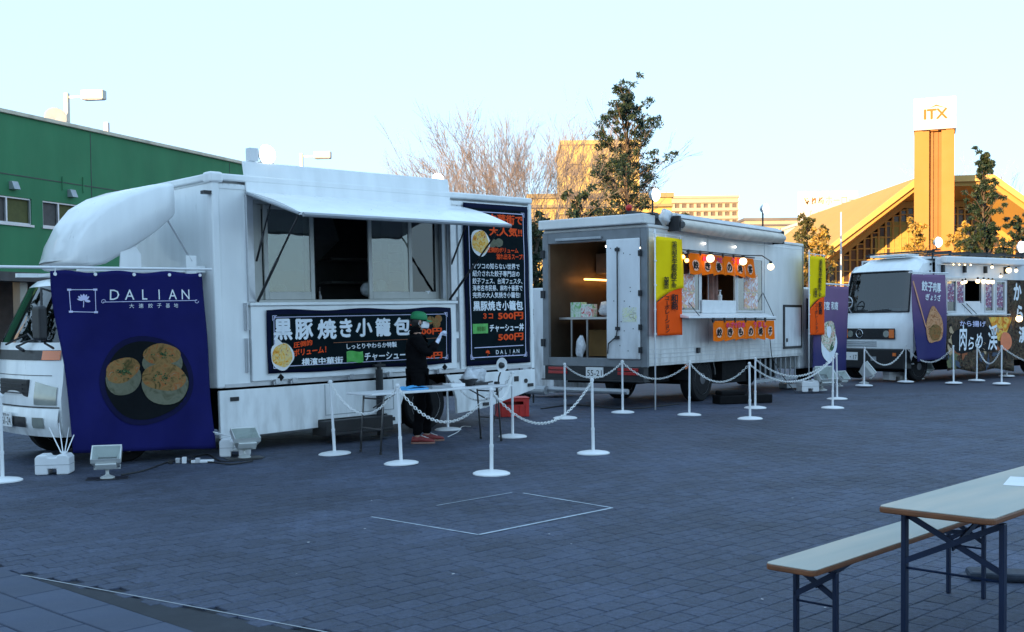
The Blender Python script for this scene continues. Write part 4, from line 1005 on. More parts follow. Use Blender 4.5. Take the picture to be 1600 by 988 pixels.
def spaced(parent, s, x0, x1, z0, z1, m, y, drape, bold, wfrac=.72, name='lettering'):
    n = len(s); st = (x1 - x0) / n
    wd = {'I': .12, 'L': .55, 'J': .5, ' ': 0}
    for i, c in enumerate(s):
        if c == ' ': continue
        f = wd.get(c, 1) * wfrac; cx = x0 + (i + .5) * st; letter(parent, c, cx - st * f / 2, cx + st * f / 2, z0, z1, m, y, drape, bold)
spaced(bn, 'DALIAN', -1.42, -.42, 1.885, 2.0, M['ink_white'], -.008, rdw, .0, .62)
lm = MB(); strip(lm, [(-1.46, 1.862), (-.36, 1.872)], .007, -.007, rdw)
for cx, sg in ((-1.46, 1), (-.36, -1)): strip(lm, [(cx + .03 * math.cos(a) * (1 - a / 9), 1.865 - sg * .0 + .03 * math.sin(a * sg) * (1 - a / 9)) for a in [k * .7 for k in range(9)]], .006, -.008, rdw)
lm.build('rule_line', IL, bn)
spaced(bn, '大連餃子基地', -1.20, -.58, 1.79, 1.84, M['ink_white'], -.007, rdw, .0, .5)
disc(bn, 'print_shadow', mat('print_dusk', (.009, .010, .045), .9, spec=.1), -1.0, .96, .54, .51, -.007, rdw, 40, 0, 2, .02)
disc(bn, 'print_shadow', mat('print_dark', (.007, .009, .011), .9, spec=.1), -1.0, .96, .48, .45, -.011, rdw, 40, 0, 2, .02)
for i, (cx, cz, rx, rz, rot) in enumerate(((-1.27, 1.07, .215, .17, .35), (-.82, 1.235, .235, .15, -.05), (-.80, .97, .265, .20, -.12))):
    bo = disc(bn, 'printed_bun', M['bun_side'], cx + .01, cz - .075, rx * .98, rz * 1.12, -.015 - i * .003, rdw, 28, rot, 4 + i, .02)
    disc(bn, 'bun_crust', M['bun_top'], cx, cz + .02, rx * .93, rz * .80, -.0165 - i * .003, rdw, 28, rot, 8 + i, .03)
    g_ = MB(); q = random.Random(i)
    for k in range(34):
        a, r_ = q.uniform(0, 6.28), abs(q.gauss(0, .5)); x = cx + (0, 0, 0)[i] + rx * .6 * r_ * math.cos(a); z = cz + .02 + rz * .5 * r_ * math.sin(a); s_ = q.uniform(.006, .018)
        g_.quad(*[(x + s_ * math.cos(t + a), rdw(x, z) - .025, z + s_ * .7 * math.sin(t + a)) for t in (0, 1.4, 3, 4.6)])
    g_.build('garnish', M['garnish'], bn, kind='stuff')
settle(bn)

# ---- menu banners on the truck
def scroll_corner(mb, x, z, sx, sz, s, y, dr): strip(mb, [(x, z + sz * s * 1.4), (x, z), (x + sx * s * 1.4, z)], s * .16, y, dr); strip(mb, [(x + sx * s * .2, z + sz * s), (x + sx * s * .7, z + sz * s * .9), (x + sx * s, z + sz * s * .2), (x + sx * s * .4, z + sz * s * .3)], s * .14, y, dr)
hb = thing('menu_banner', 'wide black menu banner with big white characters under the serving window', 'banner', T1)
hd = lambda x, z: -.068 + .009 * math.sin(x * 5.1 + 1) + .006 * math.sin(x * 9 + z * 6)
cloth(hb, 'cloth', M['board_border'], .66, 3.73, .94, 1.745, hd, 50, 10, .004, lambda u, v: (.0, .012 * math.sin(u * 16) * v + .008 * math.sin(u * 13 + 1) * (1 - v)))
mb = MB(); mb.grid(lambda u, v: (.72 + 2.95 * u, hd(.72 + 2.95 * u, .99 + .70 * v) - .003, .99 + .70 * v), 50, 8); mb.build('print_ground', M['board'], hb)
lm = MB(); strip(lm, [(.76, 1.03), (3.63, 1.03), (3.63, 1.655), (.76, 1.655)], .008, -.006, hd, True)
for (x, z, sx, sz) in ((.74, 1.01, 1, 1), (3.65, 1.01, -1, 1), (3.65, 1.675, -1, -1), (.74, 1.675, 1, -1)): scroll_corner(lm, x, z, sx, sz, .045, -.007, hd)
lm.build('border_line', IL, hb)
def line_of(parent, items, m, dr, y=-.008, bold=.03, **k):
    for s_, a, b, c, d in items: letter(parent, s_, a, b, c, d, m, y, dr, bold, **k)
line_of(hb, [('黒', .75, 1.03, 1.36, 1.635), ('豚', 1.07, 1.36, 1.36, 1.63), ('焼', 1.42, 1.71, 1.355, 1.62), ('き', 1.76, 1.97, 1.37, 1.62), ('小', 2.02, 2.30, 1.37, 1.62), ('籠', 2.35, 2.63, 1.365, 1.62), ('包', 2.68, 2.96, 1.37, 1.62)], M['ink_white'], hd, bold=.06)
line_of(hb, [('圧倒的', 1.04, 1.34, 1.255, 1.33), ('ボリューム！', 1.04, 1.55, 1.15, 1.24)], M['ink_red'], hd, bold=.05, rise=.03)
line_of(hb, [('横濱中華街', 1.16, 1.80, 1.025, 1.12), ('しっとりやわらか特製', 1.86, 2.72, 1.21, 1.285), ('チャーシュー丼', 2.16, 3.0, 1.04, 1.16)], M['ink_white'], hd, bold=.045)
line_of(hb, [('３コ', 2.95, 3.12, 1.50, 1.57), ('500円', 3.04, 3.54, 1.365, 1.46), ('500円', 3.04, 3.54, 1.02, 1.115)], M['ink_red'], hd, bold=.06)
lm = MB(); strip(lm, [(1.66, 1.305), (3.55, 1.315)], .006, -.007, hd); lm.build('rule_line', mat('rule_brown', (.35, .12, .05), .6), hb)
mb = MB(); mb.grid(lambda u, v: (1.85 + .27 * u, hd(1.9, 1.1) - .016 - .008 * math.sin(u * 7) * math.sin(v * 5), 1.035 + .145 * v + .01 * math.sin(u * 6)), 8, 6); mb.build('green_sticker', M['green_tape'], hb, smooth=True)
def split_bun(par, cx, cz, s, dr, y=-.009):
    disc(par, 'printed_wrapper', M['white_matte'], cx, cz, s, s * 1.05, y, dr, 28, .4, 2, .05); disc(par, 'printed_bun', M['food_orange'], cx + .01 * s, cz + .05 * s, s * .88, s * .88, y - .002, dr, 28, .3, 5, .05)
split_bun(hb, .87, 1.16, .17, hd)
lm = MB(); lm.quad((.77, hd(.8, 1.3) - .008, 1.42), (.765, hd(.8, 1.3) - .008, 1.22), (.85, hd(.8, 1.3) - .008, 1.22), (.93, hd(.9, 1.3) - .008, 1.28)); lm.build('printed_wrapper', M['white_matte'], hb)
for i, (cx, cz) in enumerate(((3.33, 1.57), (3.47, 1.585), (3.44, 1.515))): disc(hb, 'printed_bun', M['bun_top'], cx, cz, .072, .058, -.009 - i * .002, hd, 20, .2, i + 2, .03)
settle(hb)
vb = thing('menu_banner', 'tall black menu banner with red and white writing on the white truck rear', 'banner', T1)
vd = lambda x, z: -.028 + .004 * math.sin(z * 7) + .003 * math.sin(x * 8 + z * 3)
cloth(vb, 'cloth', M['board_border'], 4.04, 5.37, .88, 3.28, vd, 14, 30, .004)
mb = MB(); mb.grid(lambda u, v: (4.10 + 1.21 * u, vd(4.10 + 1.21 * u, .95 + 2.26 * v) - .003, .95 + 2.26 * v), 14, 30); mb.build('print_ground', M['board'], vb)
lm = MB(); strip(lm, [(4.14, 1.0), (5.27, 1.0), (5.27, 3.16), (4.14, 3.16)], .012, -.006, vd, True); strip(lm, [(4.2, 1.145), (5.22, 1.15)], .012, -.006, vd)
for (x, z, sx, sz) in ((4.12, .98, 1, 1), (5.29, .98, -1, 1), (5.29, 3.18, -1, -1), (4.12, 3.18, 1, -1)): scroll_corner(lm, x, z, sx, sz, .05, -.007, vd)
lm.build('border_line', IL, vb)
line_of(vb, [('横浜中華街で', 4.15, 5.26, 2.99, 3.14), ('大人気!!', 4.55, 5.24, 2.81, 2.95), ('圧倒的ボリューム', 4.49, 5.14, 2.56, 2.64), ('溢れ出るスープ！', 4.68, 5.25, 2.46, 2.55)], M['ink_red'], vd, bold=.055)
line_of(vb, [('マツコの知らない世界で', 4.19, 5.16, 2.31, 2.40), ('紹介された餃子専門店の', 4.19, 5.16, 2.20, 2.29), ('餃子フェス、台湾フェスタ、', 4.19, 5.22, 2.09, 2.18), ('海老名市民祭、麻布十番祭で', 4.19, 5.22, 1.985, 2.075), ('完売の大人気焼き小籠包!', 4.19, 5.17, 1.88, 1.97)], M['ink_white'], vd, bold=.035)
line_of(vb, [('黒豚焼き小籠包', 4.19, 5.22, 1.69, 1.84), ('チャーシュー丼', 4.51, 5.23, 1.37, 1.49)], M['ink_white'], vd, bold=.055)
line_of(vb, [('３コ', 4.38, 4.58, 1.57, 1.655), ('500円', 4.68, 5.22, 1.55, 1.665), ('500円', 4.68, 5.22, 1.23, 1.345)], M['ink_red'], vd, bold=.06)
mb = MB(); mb.grid(lambda u, v: (4.17 + .31 * u, vd(4.3, 1.4) - .010 - .004 * math.sin(u * 5), 1.355 + .145 * v), 6, 4); mb.build('green_sticker', M['green_tape'], vb, smooth=True)
letter(vb, '特製', 4.25, 4.42, 1.39, 1.46, mat('ink_olive', (.06, .20, .03), .6), -.020, vd, .03)
split_bun(vb, 4.36, 2.70, .19, vd)
for i, (cx, cz) in enumerate(((4.62, 2.70), (4.74, 2.71))): disc(vb, 'printed_bun', M['bun_side'], cx, cz, .085, .065, -.009 - i * .002, vd, 20, .2, i + 2, .03)
spaced(vb, 'DALIAN', 4.62, 5.14, 1.035, 1.095, M['ink_white'], -.008, vd, .02, .66)
spaced(vb, 'CASINO' if False else '大連餃子', 4.72, 5.02, .998, 1.018, M['ink_lilac'], -.008, vd, .02, .5)
petals(vb, 4.47, 1.065, .055, M['ink_red'], vd)
settle(vb)
# ================================================================ GREY KITCHEN TRUCK (middle)
T2 = frame(2.376, 19.55, .9225, -.003, 0)
t2 = thing('food_truck', 'grey box kitchen truck with open rear door and orange curtains at its serving window', 'food truck', T2)
GP = M['grey_body']; L2, W2 = 6.89, 2.22; Z0, Z1 = .76, 3.20
op2 = (1.96, 3.52, 1.90, 2.80)
MB().panel(.05, L2, Z0, Z1, 0, .06, [op2]).build('side_wall', GP, t2, bevel=.004)
MB().box(.05, L2, W2 - .06, W2, Z0, Z1).box(L2 - .06, L2, .061, W2 - .061, Z0, Z1).build('far_wall', GP, t2)
MB().box(.02, L2 + .02, -.02, W2 + .02, Z1 + .002, Z1 + .06).build('roof', GP, t2, bevel=.015)
MB().box(-.03, .049, -.015, .115, Z0 - .02, Z1).box(-.03, .049, W2 - .12, W2 + .01, Z0 - .02, Z1).box(-.03, .049, .116, W2 - .121, 3.0, Z1).box(-.03, .049, .116, W2 - .121, Z0 - .02, .90).build('rear_frame', M['frame_grey'], t2, bevel=.01)
MB().box(-.12, .30, .0, W2 + .04, Z1 + .065, Z1 + .24).build('roof_fairing', GP, t2, bevel=.02)
MB().box(.5, L2 - .9, .9, 1.1, Z1 + .065, Z1 + .16).box(.4, 2.8, .55, .65, Z1 + .065, Z1 + .36).box(.15, 1.5, .35, .5, Z1 + .245, Z1 + .30).build('roof_rack', M['dark_metal'], t2)
MB().box(L2 - .005, L2 + .02, -.02, .10, Z0, Z1).build('corner_post', M['alu_dull'], t2)
for z in (.80, .90, .97, 1.05): MB().box(.05, L2 - .01, -.008, -.001, z, z + .012).build('rub_rail', M['alu'], t2)
for x in (2.3, 4.85): MB().box(x, x + .012, -.006, -.001, 1.1, Z1 - .02).build('panel_joint', M['alu_dull'], t2)
MB().box(.08, L2 - .03, -.006, -.001, 3.12, 3.15).build('roof_trim', M['alu'], t2)
# interior seen through the rear
MB().box(.05, L2 - .07, .062, W2 - .062, Z0, .88).build('floor', M['interior'], t2)
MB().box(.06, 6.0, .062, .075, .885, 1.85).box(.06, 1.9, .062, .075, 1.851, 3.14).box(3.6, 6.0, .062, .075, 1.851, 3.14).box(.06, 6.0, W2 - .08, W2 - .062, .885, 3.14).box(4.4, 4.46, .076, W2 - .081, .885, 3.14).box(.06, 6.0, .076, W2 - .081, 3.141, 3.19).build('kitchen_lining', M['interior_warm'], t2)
MB().box(.45, 1.25, .86, 1.14, 2.925, 2.955).build('ceiling_lamp', M['tube_light'], t2)
MB().box(1.0, 2.6, W2 - .30, W2 - .24, 2.36, 2.39).build('warm_glow_strip', M['lamp_orange'], t2)  # glowing strip added in place of the orange reflection under the cupboard
MB().box(2.2, 2.25, .9, 1.7, 1.9, 3.1).box(1.6, 2.19, 1.55, 2.1, 2.5, 2.9).box(2.0, 2.19, .8, 1.5, 1.95, 2.9).build('cupboard', M['interior'], t2, bevel=.01)
tb = MB().box(.25, 1.5, .35, 2.05, 1.60, 1.64); tb.build('worktop', M['stainless'], t2)
for (x, y) in ((.30, 1.80), (.30, 1.45), (.30, .75), (1.45, .75)): MB().tube([(x, y, .885), (x, y, 1.60)], .022, 8).build('worktop_leg', M['stainless'], t2)
MB().box(1.0, 1.45, 1.2, 1.75, .89, 1.35).box(1.0, 1.5, .5, 1.05, .89, 1.2).build('storage_bin', M['interior'], t2)
MB().box(.85, 1.0, 1.15, 1.78, .9, 1.4).build('cardboard', mat('cardboard', (.30, .17, .06), .8), t2)
# goods on the rear worktop: each its own thing
def box_thing(name, m, lab, cat, x0, x1, y0, y1, z0, z1, F, grp=None, bev=.006):
    return solo(MB().box(x0, x1, y0, y1, z0, z1), name, m, lab, cat, F, grp, bevel=bev)
M['green_box'] = paper('green_box', [(.10, .45, .03), (.70, .75, .70), (.14, .5, .04)], 5)
M['red_box'] = paper('red_box', [(.60, .04, .03), (.78, .78, .76), (.1, .4, .06)], 9)
box_thing('carton', M['green_box'], 'bright green and white carton on the worktop inside the open rear door', 'carton', .35, .55, 1.62, 1.86, 1.642, 1.92, T2)
box_thing('carton', M['red_box'], 'red and white carton beside the green carton inside the open rear door', 'carton', .32, .50, 1.36, 1.60, 1.642, 1.88, T2)
rdg = random.Random(5)
def lumpy(c, r, m, lab, F, name='bag', cat='bag', grp=None, s3=(1, 1, .8)):
    mb = MB(); q = random.Random(int(c[0] * 1000) + 7); N, K = 14, 9; vs = []; fs = []
    ph = [q.uniform(0, 6) for _ in range(6)]
    for i in range(K + 1):
        th = math.pi * i / K
        for k in range(N):
            a = 2 * math.pi * k / N; rr = r * (1 + .16 * math.sin(3 * a + ph[0] + 2 * th) + .12 * math.sin(5 * th + ph[1] + a) + .10 * math.sin(7 * a + ph[2]))
            vs.append((c[0] + rr * math.sin(th) * math.cos(a) * s3[0], c[1] + rr * math.sin(th) * math.sin(a) * s3[1], c[2] + r * s3[2] - rr * math.cos(th) * s3[2]))
    for i in range(K):
        for k in range(N): a, b = i * N + k, i * N + (k + 1) % N; fs.append((a, b, b + N, a + N))
    mb.add(vs, fs); return solo(mb, name, m, lab, cat, F, grp, smooth=True)
lumpy((.6, 1.18, 1.645), .17, M['cloud_bag'], 'crumpled grey plastic bag next to the cartons inside the open rear door', T2)
lumpy((.55, .85, 1.645), .14, mat('dark_bag', (.08, .08, .09), .35, var=.4, scale=12), 'dark crumpled plastic bag on the right half of the worktop inside the open rear door', T2)
lumpy((.08, 1.46, .885), .10, M['cloud_bag'], 'white pointed plastic bag hanging at the rear sill of the grey truck', T2, s3=(.5, 1, 1.9))
# rear door, folded back half
rdr = MB().box(-.075, -.032, .11, .80, .88, 3.02).build('rear_door', M['white_dirty'], t2, bevel=.025, seg=3)
MB().tube([(-.10, .55, 2.88), (-.10, .55, 1.42), (-.10, .58, 1.28), (-.10, .74, 1.16), (-.10, .76, .98)], .012, 6).box(-.115, -.076, .51, .59, 2.80, 2.86).box(-.115, -.076, .51, .59, 1.40, 1.46).box(-.115, -.076, .52, .60, 1.24, 1.30).build('door_rod', M['dark_metal'], rdr)
MB().box(-.078, -.0755, .17, .46, 1.54, 1.80).build('notice', paper('notice', [(.62, .66, .20), (.72, .74, .70), (.35, .36, .2)], 16), rdr)
for z in (1.0, 1.4, 2.0, 2.7): MB().box(-.09, -.033, .08, .13, z, z + .10).build('hinge', M['dark_metal'], rdr)
for k in range(14):
    y, z = random.Random(k).uniform(.16, .72), random.Random(k + 50).uniform(.95, 2.9); MB().lathe([(.011, -.008), (.001, -.008)], (-.078, y, z), 6, 'x').build('bolt', M['dark_metal'], rdr)
for z in (1.1, 2.0, 2.75): MB().box(-.07, -.031, W2 - .05, W2 + .03, z, z + .14).build('hinge', M['dark_metal'], t2)
MB().box(-.09, -.031, .9, 1.9, 3.04, 3.09).build('rear_lamp_bar', M['alu_dull'], t2, bevel=.01)
# rear bumper, lamps, plate
MB().box(-.10, .10, .0, W2, .76 - .28, .50).box(-.05, .12, .05, W2 - .05, .50, .74).build('bumper', M['dark_metal'], t2)
for y in (.15, 1.66):
    for z in (.60, .67): MB().box(-.075, -.052, y, y + .42, z, z + .055).build('tail_lamp', M['red_lens'], t2, bevel=.006)
lp = MB().box(-.078, -.052, .88, 1.24, .55, .73).build('licence_plate', M['white_matte'], t2)
def rear_text(s, y0, y1, z0, z1, x, m, par):
    uv, fs, _d = text_geo(s, 0); MB().add([(x, y1 - u * (y1 - y0), z0 + v * (z1 - z0)) for u, v in uv], fs).build('lettering', m, par)
rear_text('55-21', .90, 1.21, .57, .68, -.080, M['ink_black'], lp)
MB().tube([(-.25, .25, .32), (-.25, 2.15, .32)], .05, 8).tube([(-.32, 1.95, .30), (-.32, 2.55, .30)], .085, 12).build('tail_lift_beam', M['alu_dull'], t2)
MB().tube([(-.30, 2.40, .20), (-.30, 2.52, .20)], .11, 14).build('beam_end', M['rubber'], t2)
MB().box(.2, 5.9, .55, .68, .46, .75).box(.2, 5.9, 1.55, 1.68, .46, .75).box(3.2, 4.3, .15, .55, .30, .72).box(5.1, 5.9, .18, .5, .34, .70).box(2.9, 6.7, .55, 2.0, .28, .72).box(.3, 1.5, .4, 1.9, .42, .74).build('chassis', M['chassis'], t2)  # rails, plus bulky black boxes added to darken the space under the truck
for x in np.arange(4.75, 6.7, .26): MB().box(float(x), float(x) + .03, .04, .07, .22, .74).build('guard_post', M['alu_dull'], t2)
MB().box(4.5, 6.7, .03, .06, .25, .31).build('guard_rail', M['alu_dull'], t2)
for (x, y) in ((2.26, .10), (2.26, 1.80), (7.9, .15), (7.9, 1.75)): wheel(t2, x, y, .44, .44, .27, .29, rim=M['alu'])
MB().prism([(1.75, .50)] + [(2.26 - .54 * math.cos(math.pi * k / 10), .44 + .52 * math.sin(math.pi * k / 10)) for k in range(1, 10)] + [(2.78, .50), (2.83, .50)] + [(2.26 + .58 * math.cos(math.pi * k / 10), .44 + .56 * math.sin(math.pi * k / 10)) for k in range(0, 11)], .10, .42, 'y').build('mudguard', M['black_plastic'], t2)
MB().add([(1.58, .12, .74), (1.62, .12, .64), (1.80, .12, .70), (1.76, .12, .76)], [(0, 1, 2, 3)]).build('side_marker', M['amber'], t2)
# cab in front
MB().prism([(L2 + .06, .45), (L2 + 1.75, .45), (L2 + 1.82, 1.3), (L2 + 1.55, 2.15), (L2 + 1.2, 2.3), (L2 + .06, 2.3)], .10, W2 - .1, 'y').build('cab', WP, t2, bevel=.04)
MB().prism([(L2 + .45, 1.35), (L2 + 1.6, 1.35), (L2 + 1.42, 2.05), (L2 + .45, 2.05)], .085, .099, 'y').build('side_window', M['windshield'], t2)
# serving window: sashes with posters, counter flap, curtains
MB().box(1.02, 4.76, -.02, -.001, 1.72, 1.76).box(1.02, 4.76, -.02, -.001, 2.80, 2.85).box(1.02, 1.07, -.02, -.001, 1.761, 2.799).box(4.71, 4.76, -.02, -.001, 1.761, 2.799).box(1.90, 1.95, -.02, -.001, 1.761, 2.799).box(3.53, 3.58, -.02, -.001, 1.761, 2.799).build('window_frame', M['alu'], t2)
for a, b in ((1.08, 1.89), (3.59, 4.70)):
    MB().box(a, b, -.012, -.004, 1.762, 2.798).build('pane', M['dark_glass'], t2)
MB().box(1.96, 2.02, -.015, .02, 1.77, 2.79).box(3.46, 3.52, -.015, .02, 1.77, 2.79).build('sash', M['alu'], t2)
MB().box(1.98, 3.42, -.05, -.022, 1.70, 1.95).build('splash_board', M['white_plastic'], t2, bevel=.01)
MB().prism([(-.002, 1.63), (-.30, 1.60), (-.30, 1.63), (-.03, 1.70)], .98, 4.80, 'x').build('counter_flap', M['white_metal'], t2, bevel=.006)
for x in (1.5, 4.75): MB().tube([(x, -.28, 1.60), (x, -.01, 2.15 if x > 2 else 1.9)], .008, 5).build('flap_wire', M['dark_metal'], t2)
for i, (a, b, c, d, lb) in enumerate(((1.24, 1.74, 1.80, 2.10, 'lower left menu picture in the window of the grey truck'), (1.24, 1.74, 2.12, 2.42, 'upper left menu picture in the window of the grey truck'), (3.86, 4.50, 1.80, 2.12, 'lower right menu picture in the window of the grey truck'), (3.86, 4.50, 2.14, 2.50, 'upper right menu picture in the window of the grey truck'))):
    p_ = solo(MB().box(a, b, -.017, -.013, c, d), 'menu_poster', M['poster'], lb, 'poster', T2, 'menu pictures in the grey truck window')
solo(MB().lathe([(.04, 0), (.045, .12), (.02, .15), (.015, .2), (.03, .21), (.03, .23), (.001, .23)], (3.05, .12, 1.93), 10), 'pump_bottle', M['white_plastic'], 'white pump bottle standing on the serving counter of the grey truck', 'bottle', T2)
solo(MB().lathe([(.05, 0), (.055, .08), (.001, .08)], (2.05, .12, 1.93), 10), 'sauce_cup', M['white_plastic'], 'small white cup at the left end of the grey truck serving counter', 'cup', T2)
MB().box(1.8, 3.6, .10, .5, 1.86, 1.925).build('counter', M['stainless'], t2)
cs = MB(); cs.grid(lambda u, v: (3.10 + .40 * u, .40 + .06 * math.sin(u * 14), 1.95 + .9 * v), 14, 2); cs.build('inner_curtain', mat('pink_curtain', (.38, .20, .16), .6, var=.3), t2)
def noren(name, lab, x0, x1, z0, z1, y, chars, top, flaps, belly=0.0, sub=None):
    n = thing(name, lab, 'curtain', T2, 'orange shop curtains on the grey truck'); dr = lambda x, z: y + .015 * math.sin((x - x0) * 13) * (z1 - z) / (z1 - z0) - belly * (z1 - z)
    W = (x1 - x0) / flaps
    for k in range(flaps):
        a = x0 + k * W + .006; b = x0 + (k + 1) * W - .006
        cl = MB(); cl.grid(lambda u, v: (a + (b - a) * u, dr(a + (b - a) * u, z0 + (z1 - z0) * v) - .012 * math.sin(u * 3.1), z0 + (z1 - z0) * v - .02 * (1 - v) * math.sin(u * 4 + k)), 6, 6)
        co = cl.build('curtain_panel', M['noren'], n, smooth=True)
        cx = (a + b) / 2; c = chars[k]
        if c: disc(co, 'printed_halo', mat('halo', (.85, .55, .40), .7) if k == 0 and name == 'x' else M['ink_halo'], cx, z0 + (z1 - z0) * .42, W * .24, (z1 - z0) * .27, -.018, dr, 16, 0, k, .08); letter(co, c, cx - W * .2, cx + W * .2, z0 + (z1 - z0) * .22, z0 + (z1 - z0) * .62, M['ink_black'], -.022, dr, .09)
        MB().box(a - .02, a + .02, y - .02, y + .01, z1 - .03, z1 + .06).build('loop', M['string_black'], n)
    MB().tube([(x0 - .05, y, z1 + .02), (x1 + .05, y, z1 + .02)], .012, 6).build('rod', M['dark_metal'], n)
    if top: letter(n, top, x0 + W * 1.1, x0 + W * 2.9, z1 - .14, z1 - .02, M['ink_pink'], -.024, dr, .06); letter(n, sub, x1 - W * 2.3, x1 - W * .9, z1 - .14, z1 - .02, M['ink_pink'], -.024, dr, .06)
    settle(n); return n
M['ink_halo'] = mat('ink_halo', (.85, .50, .36), .7)
noren('noren_curtain', 'upper orange cloth curtain in six panels above the serving window of the grey truck', 1.32, 4.12, 2.43, 2.81, -.10, '餃き番の焼客', 'めざせ', 6, .10, 'うまい')
noren('noren_curtain', 'lower orange cloth curtain hanging below the counter of the grey truck', 1.90, 4.66, 1.18, 1.55, -.31, '餃きもの焼子', 'めざせ日本', 6, .0, 'うまし')
# awning roll on the roof edge
M['canvas'] = mat('canvas', (.66, .60, .52), .85, var=.15, scale=5)
aw = MB(); aw.tube([(.78, -.16, 3.42), (5.30, -.16, 3.42)], .055, 10).box(.74, 5.34, -.10, .08, 3.40, 3.50); awo = aw.build('awning_case', M['alu'], t2)
MB().grid(lambda u, v: (.82 + 4.44 * u, -.22 - .10 * math.sin(v * 3.0), 3.18 + .20 * v - .035 * math.sin(math.pi * u) * (1 - v)), 20, 6).build('awning_canvas', M['canvas'], awo, smooth=True)
MB().box(.74, .80, -.24, .02, 3.17, 3.44).build('awning_end', M['dark_metal'], awo); MB().box(5.28, 5.34, -.24, .02, 3.17, 3.44).build('awning_end', M['dark_metal'], awo)
# string lights
def bulb_thing(lab, F, x, y, z, r, m, grp, drop=.06, name='light_bulb'):
    b_ = thing(name, lab, 'light bulb', F @ T((x, y, z)), grp)
    MB().ball((0, 0, 0), r, 12, 8).build('globe', m, b_, smooth=True)
    MB().lathe([(r * .45, r * .8), (r * .45, r * .8 + drop), (.001, r * .8 + drop)], (0, 0, 0), 8).build('socket', M['black_plastic'], b_); return b_
for i, (x, z, r) in enumerate(((1.90, 2.72, .075), (3.30, 2.72, .075), (4.60, 2.66, .07))): bulb_thing(['glowing bulb over the left part of the upper orange curtain', 'glowing bulb over the middle of the upper orange curtain', 'glowing bulb right of the upper orange curtain'][i], T2, x, -.26, z, r, M['lamp_warm'], 'bulbs over the grey truck window')
for i, (x, z) in enumerate(((1.05, 2.72), (1.2, 2.66))): bulb_thing(['small warm bulb beside the yellow flag of the grey truck, left one', 'small warm bulb beside the yellow flag of the grey truck, right one'][i], T2, x, -.14, z, .04, M['lamp_orange'], 'bulbs over the grey truck window')
cbm = MB(); cbm.tube([(.9, -.05, 2.86), (1.9, -.24, 2.84), (3.3, -.24, 2.84), (4.3, -.2, 2.88), (4.62, -.24, 2.78)], .012, 5); solo(cbm, 'lamp_cable', M['cable'], 'black cable carrying the bulbs over the orange curtain', 'cable', T2)
for i, (x, z) in enumerate(((.35, 3.02), (2.1, 3.02), (3.4, 3.02))): bulb_thing(['tiny fairy light under the awning next to the yellow flag', 'tiny fairy light under the middle of the grey truck awning', 'tiny fairy light under the awning right of the middle'][i], T2, x, -.04, z, .022, M['lamp_white'], 'fairy lights under the awning', .01)
dr_ = MB().box(5.87, 6.75, -.025, -.002, .98, 1.84).build('side_hatch', M['white_dirty'], t2, bevel=.01)
MB().box(5.82, 5.869, -.03, -.001, .93, 1.89).box(6.751, 6.80, -.03, -.001, .93, 1.89).box(5.87, 6.75, -.03, -.001, .93, .979).box(5.87, 6.75, -.03, -.001, 1.841, 1.89).build('hatch_frame', M['dark_metal'], dr_)
MB().box(5.93, 5.98, -.045, -.026, 1.08, 1.16).build('handle', M['dark_metal'], dr_)
for (x, z) in ((1.86, .99), (4.95, 1.42)): MB().box(x - .05, x + .05, -.05, -.002, z - .04, z + .06).build('cable_inlet', M['black_plastic'], t2, bevel=.008)
MB().tube([(4.95, -.06, 1.40), (5.0, -.10, .8), (4.98, -.30, .45), (5.1, -.6, .02)], .01, 5).build('hose', M['cable'], t2)
settle(t2)
# ladder and gear on the far rear corner
ld = thing('ladder', 'dark metal ladder frame standing at the far rear corner of the grey truck', 'ladder', T2)
MB().tube([(-.25, 2.30, .05), (-.25, 2.30, 1.80), (-.25, 2.42, 1.86), (-.25, 2.70, 1.80)], .018, 6).tube([(-.25, 2.62, .3), (-.25, 2.62, 1.78)], .018, 6).build('rail', M['dark_metal'], ld)
for z in (.5, .95, 1.35, 1.7): MB().tube([(-.25, 2.28, z), (-.25, 2.85, z)], .012, 5).build('rung', M['dark_metal'], ld)
settle(ld)
cbx = thing('cabinet', 'tall pale steel cabinet in the gap between the white and grey trucks', 'cabinet', frame(1.4, 23.4, .92))
MB().box(-.9, .5, 0, .8, .1, 2.25).build('body', M['white_dirty'], cbx, bevel=.02)
for z in (1.95, 2.03, 2.11): MB().box(-.85, .45, -.03, -.002, z, z + .03).build('slat', M['alu_dull'], cbx)
MB().box(-.2, .0, -.02, -.002, .9, 1.5).build('label_plate', M['dark_metal'], cbx)
settle(cbx)
# round floodlights on the truck roofs
def flood(lab, F, x, y, z, face, r=.11, zb=None, body=True):
    f_ = thing('floodlight', lab, 'floodlight', F @ T((x, y, 0)), 'lit floodlights on the truck roofs')
    MB().lathe([(r * .5, .10), (r, .02), (r * 1.05, .0), (r * .95, .005), (.001, .02)], (0, 0, 0), 18, 'y').build('reflector', M['alu'], f_).matrix_basis = T((0, 0, z)) @ RZ(face)
    MB().ball((0, -.01, 0), r * .9, 14, 9, (1, .55, 1)).build('lamp', M['lamp_white'], f_, smooth=True).matrix_basis = T((0, 0, z)) @ RZ(face)
    MB().tube([(0, .06, zb), (0, .06, z - r * .6)], .018, 6).box(-.09, .09, 0, .12, zb - .01, zb + .02).build('bracket', M['black_plastic'], f_)
    return f_
flood('lit floodlight at the left end of the serving flap header of the white truck', T1, .82, .05, 3.71, .2, .13, 3.60)
solo(MB().box(-.06, .06, 0, .10, 0, .16), 'junction_box', M['white_plastic'], 'small white box beside the left floodlight of the white truck', 'box', T1 @ T((.60, .0, 3.61)))
flood('lit floodlight at the right end of the serving flap header of the white truck', T1, 3.98, .45, 3.64, -.1, .11, 3.42)
flood('lit floodlight on the rear corner of the grey truck roof', T2, .22, -.05, 3.78, .0, .12, 3.45)
